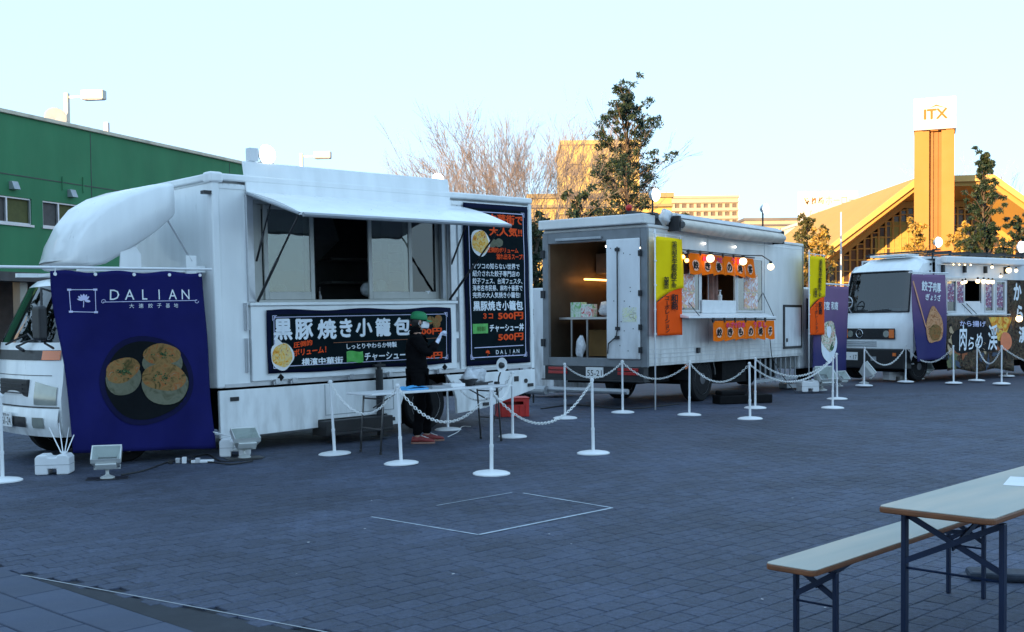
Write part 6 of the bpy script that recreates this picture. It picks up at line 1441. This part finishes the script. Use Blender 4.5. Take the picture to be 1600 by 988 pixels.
for k in range(4): tie.tube([b0 + Vector((.02 * k, 0, 0)), t0 + Vector((-.28 + .11 * k, .1, -.12 + .05 * (k % 2)))], .006, 5)
solo(tie, 'rope', M['white_metal'], 'thin white ropes tying the blue banner to its left weight', 'rope')
tie = MB(); b0 = G(362, 715) + Vector((-.05, .15, .24))
for k in range(3): tie.tube([b0, T1 @ Vector((-.22 - .08 * k, -.10, .28 + .04 * k))], .006, 5)
solo(tie, 'rope', M['white_metal'], 'thin white ropes at the front corner of the white truck', 'rope')
def cable(lab, pts, r=.009, m=None):
    P_ = [Vector(p) for p in pts]; out = []
    for i in range(len(P_) - 1):
        a, b, c, d = P_[max(i - 1, 0)], P_[i], P_[i + 1], P_[min(i + 2, len(P_) - 1)]
        for k in range(8):
            t = k / 8; out.append(.5 * ((2 * b) + (c - a) * t + (2 * a - 5 * b + 4 * c - d) * t * t + (3 * b - a - 3 * c + d) * t ** 3))
    out.append(P_[-1]); return solo(MB().tube(out, r, 6), 'cable', m or M['cable'], lab, 'cable', smooth=True)
gz = lambda x, y, z=.012: G(x, y) + Vector((0, 0, z))
cable('black cable from the front floodlight along the foot of the blue banner', [gz(190, 744), gz(225, 737), gz(262, 724), gz(290, 722), gz(330, 724), gz(362, 727), gz(395, 722)])
cable('black cable curling beside the white weight under the truck corner', [gz(300, 716), gz(325, 712), gz(345, 722), gz(380, 721), gz(410, 718)])
cable('thin dark cable on the ground below the rear of the grey truck', [gz(845, 640), gz(900, 634), gz(980, 640), gz(1060, 632)], .012)
cable('pale cord lying on the ground right of the table leg', [gz(700, 684), gz(716, 676), gz(722, 668), gz(735, 668)], .006, M['white_metal'])
ps = thing('power_strip', 'tangle of plugs and a pale power strip at the foot of the blue banner', 'power strip', T(G(292, 724)) @ RZ(.15))
MB().box(.05, .30, -.04, .04, .002, .035).build('strip', M['white_plastic'], ps, bevel=.008)
for k in range(5): MB().box(-.20 + k * .075, -.15 + k * .075, -.05 + .03 * (k % 2), .01 + .03 * (k % 2), .002, .05 + .012 * (k % 3)).build('plug', [M['black_plastic'], M['alu'], M['white_plastic']][k % 3], ps, bevel=.006)
cr = MB().panel(-.26, .26, .0, .30, -.19, -.175, [(-.16, .16, .20, .25)]).panel(-.26, .26, .0, .30, .175, .19).box(-.26, -.245, -.1745, .1745, 0, .30).box(.245, .26, -.1745, .1745, 0, .30).box(-.2445, .2445, -.1745, .1745, .0, .012).box(-.27, .27, -.20, .20, .301, .315)
for x in (-.2, -.1, 0, .1, .2): cr.box(x - .006, x + .006, -.20, -.191, .01, .19)
P = G(800, 650); solo(cr, 'crate', M['red_plastic'], 'bright red plastic crate on the ground behind the rear of the white truck', 'crate', T(P) @ RZ(.15), bevel=.004)
wb = MB().box(-.55, .55, -.16, .16, 0, .16).box(-.5, .0, -.13, .13, .161, .24)
P = G(1160, 630); solo(wb, 'tool_tray', M['chassis'], 'low black tray with blocks lying under the grey truck', 'tray', T(P) @ RZ(.3), bevel=.02)
for k, (px, py) in enumerate(((1240, 606), (1230, 603))): P = G(px, py); solo(MB().box(-.3, .3, -.15, .15, 0, .10), 'wheel_chock', M['alu_dull'], ['grey block on the ground at the foot of the yellow flag pole', 'second grey block lying beside the chock at the flag pole'][k], 'block', T(P) @ RZ(.4 + k), bevel=.01)

# ================================================================ FOLDING TABLE AND WHAT STANDS ON IT
TB = T1 @ T((0, 0, 0)); TB = frame(-3.58, 13.57, .769)
ft = thing('folding_table', 'white topped folding table with steel legs beside the white truck', 'folding table', TB)
MB().box(1.10, 3.42, -1.62, -1.10, .715, .74).build('tabletop', M['white_plastic'], ft, bevel=.006)
for x, sg in ((1.32, 1), (3.20, -1)):
    for y in (-1.56, -1.16):
        MB().tube([(x - .06 * sg, y, .005), (x, y, .70), (x + .03 * sg, y, .712)], .0125, 8).build('leg', M['steel_tube'], ft, smooth=True)
        MB().lathe([(.018, 0), (.018, .03), (.001, .03)], (x - .06 * sg, y, 0), 8).build('foot', M['black_plastic'], ft)
    MB().tube([(x - .035 * sg, -1.56, .30), (x - .035 * sg, -1.16, .30)], .010, 6).tube([(x, -1.56, .66), (x, -1.16, .66)], .010, 6).build('crossbar', M['steel_tube'], ft)
    MB().tube([(x - .01, -1.36, .55), (x + .35 * sg, -1.36, .71)], .009, 6).build('brace', M['steel_tube'], ft)
settle(ft)
ZT = .742
def on_table(mb, name, m, lab, cat, x, y, rz=0, **k): return solo(mb, name, m, lab, cat, TB @ T((x, y, ZT)) @ RZ(rz), **k)
gl = MB(); gl.grid(lambda u, v: (-.17 + .34 * u, -.1 + .2 * v, .022 + .014 * math.sin(u * 9) * math.sin(v * 7) + .018 * math.sin(u * 3.1)), 14, 8); gl.box(-.17, .17, -.1, .1, 0, .02)
on_table(gl, 'wipe_pack', M['blue_plastic'], 'bright blue plastic packet lying on the left part of the folding table', 'packet', 1.92, -1.38)
on_table(MB().box(-.17, .17, -.12, .12, 0, .012).box(-.15, .15, -.10, .10, .0121, .03), 'tray', M['alu_dull'], 'flat grey tray right of the blue packet on the folding table', 'tray', 2.32, -1.36, bevel=.004)
on_table(MB().box(-.12, .12, -.09, .09, 0, .045), 'napkin_box', M['white_plastic'], 'low white box between tray and black bowl on the folding table', 'box', 2.62, -1.35, bevel=.006)
on_table(MB().lathe([(.05, 0), (.06, .015), (.12, .085), (.135, .09), (.125, .085), (.06, .02), (.001, .018)], (0, 0, 0), 22), 'bowl', M['black_plastic'], 'black bowl standing on the folding table', 'bowl', 2.88, -1.35, smooth=True)
on_table(MB().lathe([(.15, 0), (.17, .012), (.12, .03), (.06, .035), (.03, .05), (.001, .055)], (0, 0, 0), 22), 'round_lid', M['black_plastic'], 'wide black pan lid on the far side of the folding table by the person', 'lid', 2.55, -1.20, smooth=True)
on_table(MB().box(-.12, .12, -.06, .06, 0, .035).tube([(.1, 0, .02), (.28, .03, .03)], .012, 6), 'pan', M['black_plastic'], 'flat black pan with a handle right of the black bowl', 'pan', 3.10, -1.30)
lumpy((3.12, -1.18, ZT), .12, M['cloud_bag'], 'translucent pale bag on the right end of the folding table', TB, s3=(1.6, 1, .9))
lmp = thing('clip_lamp', 'round white clip lamp with a black gooseneck at the right end of the table', 'clip lamp', TB)
MB().tube([(3.38, -1.34, .64), (3.40, -1.36, .74), (3.36, -1.42, .84), (3.42, -1.40, .92), (3.38, -1.42, .97)], .010, 8).build('gooseneck', M['black_plastic'], lmp, smooth=True)
MB().lathe([(.001, .03), (.045, .028), (.095, .0), (.10, -.01), (.09, -.008), (.04, .01)], (0, 0, 0), 22, 'y', M_=T((3.38, -1.45, 1.0))).build('shade', M['white_plastic'], lmp, auto=40)
MB().lathe([(.001, -.035), (.035, -.03), (.045, .01)], (0, 0, 0), 14, 'y', M_=T((3.38, -1.45, .995))).build('bulb_holder', M['black_plastic'], lmp, smooth=True)
MB().box(3.36, 3.415, -1.38, -1.32, .69, .775).build('clamp', M['black_plastic'], lmp, bevel=.006)
MB().tube([(3.39, -1.35, .70), (3.36, -1.36, .4), (3.30, -1.35, .15), (3.5, -1.1, .01)], .006, 6).build('cord', M['cable'], lmp)
settle(lmp)
# things in the white truck kitchen
solo(MB().lathe([(.035, 0), (.037, .13), (.015, .18), (.013, .24), (.018, .245), (.018, .26), (.001, .26)], (1.72, .30, 1.79), 12), 'sauce_bottle', mat('bottle_dark', (.03, .02, .015), .2, coat=1), 'dark sauce bottle with a pale cap on the counter of the open serving hatch', 'bottle', T1, smooth=True)
solo(MB().lathe([(.03, 0), (.03, .06), (.001, .06)], (1.80, .27, 1.79), 10), 'cup', M['white_plastic'], 'small white cup beside the dark sauce bottle', 'cup', T1)
solo(MB().lathe([(.045, 0), (.065, .11), (.055, .11), (.04, .01)], (3.42, .12, 1.88), 12), 'cup', M['white_plastic'], 'white paper cup on the ledge at the right end of the serving window', 'cup', T1)
for k in range(4): solo(MB().box(3.28, 3.46, .5, .8, 2.15 + k * .14, 2.15 + k * .14 + .125), 'food_container', [M['alu_dull'], M['cloud_bag'], M['alu_dull'], M['white_plastic']][k], ['lowest', 'second', 'third', 'topmost'][k] + ' grey food container of the stack behind the right window pane', 'food container', T1, bevel=.01)

# ================================================================ BEER TABLE AND BENCH (right foreground)
M['wood_top'] = mat('wood_top', (.36, .37, .33), .62, col2=(.46, .42, .35), scale=2.2, thr=(.35, .7), bump=.15, bscale=40, stretch=(.5, 3, 1), spec=.3)
M['wood_edge'] = mat('wood_edge', (.16, .055, .018), .5, var=.3, scale=9, stretch=(1, 1, 4))
M['blue_steel'] = mat('blue_steel', (.008, .018, .05), .4, metal=.3, var=.15)
HD = R_(45.8)
def board_top(par, L, Wd, z0, z1, rc=.03):
    pts = []
    for cx, cy, a0 in ((L - rc, rc, -90), (L - rc, Wd - rc, 0), (rc, Wd - rc, 90), (rc, rc, 180)):
        for k in range(5): a = R_(a0 + 22.5 * k); pts.append((cx + rc * math.cos(a), cy + rc * math.sin(a)))
    MB().prism(pts, z0, z1 - .002, 'z').build('edge', M['wood_edge'], par, bevel=.006)
    q = [(p[0] + (L / 2 - p[0]) * .004, p[1] + (Wd / 2 - p[1]) * .016) for p in pts]
    MB().prism(q, z1 - .0018, z1 + .0015, 'z').build('top', M['wood_top'], par)
def leg_frame(par, x, Wd, h, ins, sg, tw, splay):
    y0, y1 = ins, Wd - ins; S = M['blue_steel']
    for y in (y0, y1): MB().prism([(x - tw / 2, 0), (x + tw / 2, 0), (x + tw / 2, h - .02), (x - tw / 2, h - .02)], y - tw * .3, y + tw * .3, 'y').build('leg', S, par, bevel=.004)
    lo = h - splay
    def bar(a, b, w_=.013):
        a, b = Vector(a), Vector(b); d = (b - a); L = d.length; m_ = Matrix.Translation(a) @ d.to_track_quat('X', 'Z').to_matrix().to_4x4(); MB().box(0, L, -.004, .004, -w_, w_, m_).build('crossbar', S, par)
    bar((x + .012, y0, lo), (x + .012, y1, h - .03)); bar((x - .012, y0, h - .03), (x - .012, y1, lo))
    MB().tube([(x, y0, lo - .03), (x, y1, lo - .03)], .006, 6).build('spreader', S, par)
    bar((x, (y0 + y1) / 2, lo + splay * .35), (x + sg * .45, (y0 + y1) / 2, h - .025), .012)
    MB().tube([(x, y0 + .02, h - .02), (x, y1 - .02, h - .02)], .010, 6).build('hinge_rod', S, par)
P = G(1552, 812, .77)
bt = thing('beer_table', 'pale wooden beer garden table with brown edge and dark blue steel legs in the foreground', 'table', frame(P.x, P.y, HD))
board_top(bt, 2.2, .50, .742, .77); leg_frame(bt, .20, .50, .742, .035, 1, .038, .24); leg_frame(bt, 1.95, .50, .742, .035, -1, .038, .24)
P = G(1272, 893, .49)
bc = thing('bench', 'long narrow wooden bench with brown edge beside the beer garden table', 'bench', frame(P.x, P.y, HD))
board_top(bc, 2.2, .25, .462, .49); leg_frame(bc, .24, .25, .462, .025, 1, .032, .15); leg_frame(bc, 1.95, .25, .462, .025, -1, .032, .15)
P = G(1565, 728, .77); 
o = MB().box(0, .32, 0, .22, 0, .003); solo(o, 'paper_sheet', M['white_matte'], 'white paper sheet lying on the far part of the beer garden table', 'paper', T((0, 0, 0)) @ bt.matrix_world @ T((1.0, .10, .772)) @ RZ(.25))
wt = MB().box(-.22, .22, -.10, .10, 0, .05); P = G(1572, 905); 
ww = solo(wt, 'weight_bag', mat('clear_weight', (.03, .038, .055), .6, var=.4, scale=10, spec=.15), 'grey transparent weight bag lying on the pavers under the beer garden table', 'weight', T(P) @ RZ(-.25), bevel=.02)
# ================================================================ PERSON
M['black_cloth'] = mat('black_cloth', (.005, .005, .006), .95, var=.25, scale=7, bump=.4, bscale=60, spec=.06)
M['trouser'] = mat('trouser', (.005, .005, .006), .95, var=.25, scale=9, spec=.06)
M['skin'] = mat('skin', (.42, .24, .17), .55, var=.06, scale=12)
M['hair'] = mat('hair', (.012, .010, .009), .5, var=.3, scale=30)
M['cap_green'] = mat('cap_green', (.015, .22, .08), .7, var=.08)
M['mask_white'] = mat('mask_white', (.75, .76, .78), .8, var=.03)
M['glove'] = mat('glove', (.68, .72, .86), .5, var=.08, scale=20)
M['shoe_red'] = mat('shoe_red', (.26, .04, .04), .7, var=.25, scale=14)
PM_ = T((-1.24, 14.62, 0)) @ RZ(.10)
per = thing('person', 'person in black clothes, green cap and white mask standing at the table', 'person', PM_)
def skinned(name, m, parent, V_, E_, Rr, root=0, sub=2):
    me = bpy.data.meshes.new(name); me.from_pydata(V_, E_, []); me.materials.append(m)
    o = bpy.data.objects.new(name, me); COL.objects.link(o); o.parent = parent
    sm = o.modifiers.new('skin', 'SKIN'); sm.use_smooth_shade = True
    if not me.skin_vertices: me.attributes
    sl_ = me.skin_vertices[0].data if len(me.skin_vertices) else None
    if sl_ is None:
        bpy.context.view_layer.objects.active = o; sl_ = me.skin_vertices[0].data
    for i, r in enumerate(Rr):
        rr = r if isinstance(r, tuple) else (r, r); sl_[i].radius = rr; sl_[i].use_root = (i == root)
    ss = o.modifiers.new('sub', 'SUBSURF'); ss.levels = sub; ss.render_levels = sub
    # freeze to plain mesh
    dg = bpy.context.evaluated_depsgraph_get(); bpy.context.view_layer.update(); ev = o.evaluated_get(dg); nm = bpy.data.meshes.new_from_object(ev)
    o.modifiers.clear(); o.data = nm; nm.polygons.foreach_set('use_smooth', [True] * len(nm.polygons))
    if not nm.materials: nm.materials.append(m)
    return o
# joints, person faces +x, left side is +y
J = dict(pelvis=(0, 0, .90), spine=(-.01, 0, 1.05), chest=(-.035, 0, 1.24), neck0=(-.02, 0, 1.41), neck=(.005, 0, 1.475), head0=(.035, 0, 1.545), head1=(.045, 0, 1.62),
         shr=(-.02, -.165, 1.375), elr=(.13, -.25, 1.165), wrr=(.265, -.15, 1.335), shl=(-.02, .165, 1.375), ell=(.15, .23, 1.17), wrl=(.285, .07, 1.35),
         hpr=(-.005, -.095, .87), knr=(.03, -.11, .47), anr=(-.03, -.12, .085), ter=(.13, -.135, .035), hpl=(-.005, .095, .87), knl=(.13, .12, .48), anl=(.10, .15, .085), tel=(.26, .155, .035))
names = list(J); V_ = [J[n] for n in names]; ix = {n: i for i, n in enumerate(names)}
E_ = [(ix[a], ix[b]) for a, b in (('pelvis', 'spine'), ('spine', 'chest'), ('chest', 'neck0'), ('neck0', 'neck'), ('neck', 'head0'), ('head0', 'head1'), ('neck0', 'shr'), ('shr', 'elr'), ('elr', 'wrr'), ('neck0', 'shl'), ('shl', 'ell'), ('ell', 'wrl'),
      ('pelvis', 'hpr'), ('hpr', 'knr'), ('knr', 'anr'), ('anr', 'ter'), ('pelvis', 'hpl'), ('hpl', 'knl'), ('knl', 'anl'), ('anl', 'tel'))]
rad = dict(pelvis=(.13, .10), spine=(.125, .09), chest=(.14, .10), neck0=(.052, .045), neck=.048, head0=(.075, .085), head1=(.070, .088), shr=.048, elr=.042, wrr=.028, shl=.048, ell=.042, wrl=.028, hpr=.085, knr=.058, anr=.040, ter=.030, hpl=.085, knl=.058, anl=.040, tel=.030)
Rr = [rad[n] for n in names]
# hands: palm and five fingers rooted in the palm, curled up in front of the face
def hand(side, w, aim, up):
    w, aim, up = Vector(w), Vector(aim).normalized(), Vector(up).normalized(); ac = aim.cross(up).normalized() * side
    base = len(V_); V_.append(tuple(w + aim * .035)); Rr.append((.026, .017)); E_.append((ix['wrr' if side < 0 else 'wrl'], base))
    V_.append(tuple(w + aim * .075)); Rr.append((.036, .015)); E_.append((base, base + 1)); palm = base + 1
    for k, (off, ln) in enumerate(((-.030, .066), (-.010, .078), (.011, .073), (.030, .058))):
        r0 = len(V_); p = w + aim * .088 + ac * off
        pts = [p, p + aim * ln * .42 - up * .012, p + aim * ln * .62 - up * (.034 + .004 * k), p + aim * ln * .58 - up * (.056 + .004 * k)]
        for q in pts: V_.append(tuple(q)); Rr.append(.0088 - .0006 * (len(V_) - r0))
        E_.extend([(palm, r0), (r0, r0 + 1), (r0 + 1, r0 + 2), (r0 + 2, r0 + 3)])
    r0 = len(V_); p = w + aim * .045 - ac * .032
    for q in (p, p + aim * .030 - ac * .014 - up * .010, p + aim * .052 - ac * .006 - up * .024): V_.append(tuple(q)); Rr.append(.0100 - .0008 * (len(V_) - r0))
    E_.extend([(base, r0), (r0, r0 + 1), (r0 + 1, r0 + 2)])
hand(-1, J['wrr'], (.35, .25, .75), (-.6, .2, .3)); hand(1, J['wrl'], (.30, -.15, .8), (-.7, -.1, .3))
nb = len(names)
body = skinned('body', M['skin'], per, V_, E_, Rr, 0, 2)
body.data.materials.clear(); body.data.materials.append(M['skin']); body.data.materials.append(M['glove'])
for p in body.data.polygons:
    c = p.center
    if c.z > 1.30 and c.x > .235: p.material_index = 1
# face details on the head
fc = MB(); fc.ball((.128, 0, 1.585), .016, 8, 6, (1.1, .8, 1.5)); fc.build('nose', M['skin'], per, smooth=True)
for y in (-.034, .034): MB().ball((.117, y, 1.603), .011, 8, 6).build('eye', M['hair'], per, smooth=True)
for y in (-.090, .090): MB().ball((.035, y, 1.585), .026, 10, 7, (.75, .35, 1.25)).build('ear', M['skin'], per, smooth=True)
MB().ball((.118, 0, 1.548), .020, 8, 6, (.4, 1.1, .3)).build('mouth', mat('lip', (.35, .12, .10), .5), per)
hr = MB(); hr.ball((.018, 0, 1.595), .104, 18, 12, (1.02, .93, 1.02)); ho = hr.build('hair', M['hair'], per, smooth=True)
for v in ho.data.vertices:
    if v.co.x > .075: v.co.x = .075 - (v.co.x - .075) * .2
    if v.co.z < 1.52: v.co.x = min(v.co.x, .01); v.co.z = 1.52 + (v.co.z - 1.52) * .6
mk = MB(); mk.grid(lambda u, v: (.052 + .095 * math.sin(math.pi * u) ** .7 + .012 * math.sin(math.pi * v) * math.sin(math.pi * u), -.082 + .164 * u, 1.508 + .082 * v + .012 * math.sin(math.pi * u) * (v - .5)), 14, 8)
mo = mk.build('face_mask', M['mask_white'], per, smooth=True); md = mo.modifiers.new('t', 'SOLIDIFY'); md.thickness = .004
for y in (-1, 1): MB().tube([(.06, y * .083, 1.565), (.035, y * .10, 1.60), (.015, y * .095, 1.56), (.05, y * .085, 1.525)], .003, 5).build('ear_loop', M['mask_white'], per)
cp = MB(); cp.lathe([(.108, 0), (.112, .02), (.108, .055), (.088, .09), (.05, .108), (.001, .112)], (0, 0, 0), 24, M_=T((.02, 0, 1.617)) @ RY(.12)); co = cp.build('cap', M['cap_green'], per, smooth=True)
br_ = MB(); br_.grid(lambda u, v: (.02 + .10 + .085 * v * math.sin(math.pi * (.12 + .76 * u)) , -.085 + .17 * u, 1.612 - .020 * v - .012 * (2 * u - 1) ** 2), 12, 4); b_o = br_.build('cap_brim', M['cap_green'], co, smooth=True); md = b_o.modifiers.new('t', 'SOLIDIFY'); md.thickness = .005
MB().grid(lambda u, v: (.02 + .095 * math.cos(.1 + .95 * u) * (1 + .0 * v) + .006, -.055 + .11 * v, 1.632 + .098 * math.sin(.1 + .95 * u)), 8, 6).build('cap_patch', M['mask_white'], co, smooth=True)
# jacket: one shell over torso and arms, loose
jn = ['pelvis', 'spine', 'chest', 'neck0', 'shr', 'elr', 'wrr', 'shl', 'ell', 'wrl']
jv = [J[n] for n in jn]; jv[0] = (-.005, 0, .84); jr = [(.185, .15), (.18, .145), (.19, .15), (.13, .115), .092, .070, .052, .092, .070, .052]
for k, (a, b) in enumerate(((5, 6), (8, 9))): jv[b] = tuple(Vector(jv[a]).lerp(Vector(jv[b]), .93))
mids = []
je = [(0, 1), (1, 2), (2, 3), (3, 4), (4, 5), (5, 6), (3, 7), (7, 8), (8, 9)]
jk = skinned('jacket', M['black_cloth'], per, jv, je, jr, 0, 3)
rj = random.Random(3)
for v in jk.data.vertices:
    c = v.co; d = .006 * math.sin(c.z * 42 + c.x * 25 + math.sin(c.y * 30)) + .004 * math.sin(c.z * 90 + c.y * 40); v.co = c + v.normal * d
cl = MB(); cl.tube([(-.02 + .062 * math.cos(a), .062 * math.sin(a), 1.462 + .012 * math.cos(a)) for a in [k * math.pi / 8 for k in range(17)]], .028, 8); cl.tube([(-.015 + .060 * math.cos(a), .060 * math.sin(a), 1.498 + .008 * math.cos(a)) for a in [k * math.pi / 8 for k in range(17)]], .022, 8); cl.build('collar', M['black_cloth'], per, smooth=True)
tn = ['pelvis', 'hpr', 'knr', 'anr', 'hpl', 'knl', 'anl']; tv = [J[n] for n in tn]; tv[0] = (0, 0, .90); tv[3] = (-.03, -.12, .085); tv[6] = (.10, .15, .085)
to_ = skinned('trousers', M['trouser'], per, tv, [(0, 1), (1, 2), (2, 3), (0, 4), (4, 5), (5, 6)], [(.15, .12), .105, .078, .068, .105, .078, .068], 0, 3)
for v in to_.data.vertices:
    c = v.co; v.co = c + v.normal * .006 * math.sin(c.z * 38 + c.x * 18)
def shoe(P, rz, lab=None):
    s_ = MB(); prof = [(-.13, 0, .040), (-.12, .075, .042), (-.02, .085, .044), (.06, .06, .050), (.13, .042, .048), (.165, .025, .032)]
    vs = []; fs = []; K = 10
    for (x, h, w_) in [(-.135, .02, .025)] + [(a, max(b, .03), c) for a, b, c in prof] + [(.172, .015, .012)]:
        for k in range(K):
            a = 2 * math.pi * k / K; vs.append((x, w_ * math.cos(a), max(0.018, .018 + h * .5 + h * .5 * math.sin(a))))
    for i in range(len(vs) // K - 1):
        for k in range(K): a, b = i * K + k, i * K + (k + 1) % K; fs.append((a, a + K, b + K, b))
    fs += [tuple(range(K)), tuple(range(len(vs) - 1, len(vs) - K - 1, -1))]
    s_.add(vs, fs); so_ = s_.build('shoe', M['shoe_red'], per, smooth=True); so_.matrix_basis = T(P) @ RZ(rz)
    pts = [(-.14, -.02), (-.12, -.045), (0, -.048), (.09, -.055), (.15, -.04), (.18, 0), (.15, .04), (.09, .055), (0, .048), (-.12, .045), (-.14, .02)]
    MB().prism(pts, .0, .022, 'z').build('sole', M['white_matte'] if False else mat('sole', (.30, .16, .12), .7), so_, bevel=.004)
    MB().tube([(.0, -.03, .105), (.05, .03, .085)], .004, 4).tube([(.0, .03, .105), (.05, -.03, .085)], .004, 4).tube([(.04, -.03, .09), (.09, .03, .07)], .004, 4).build('laces', M['white_matte'], so_)
shoe((.035, -.13, 0), -.05); shoe((.17, .155, 0), .12)
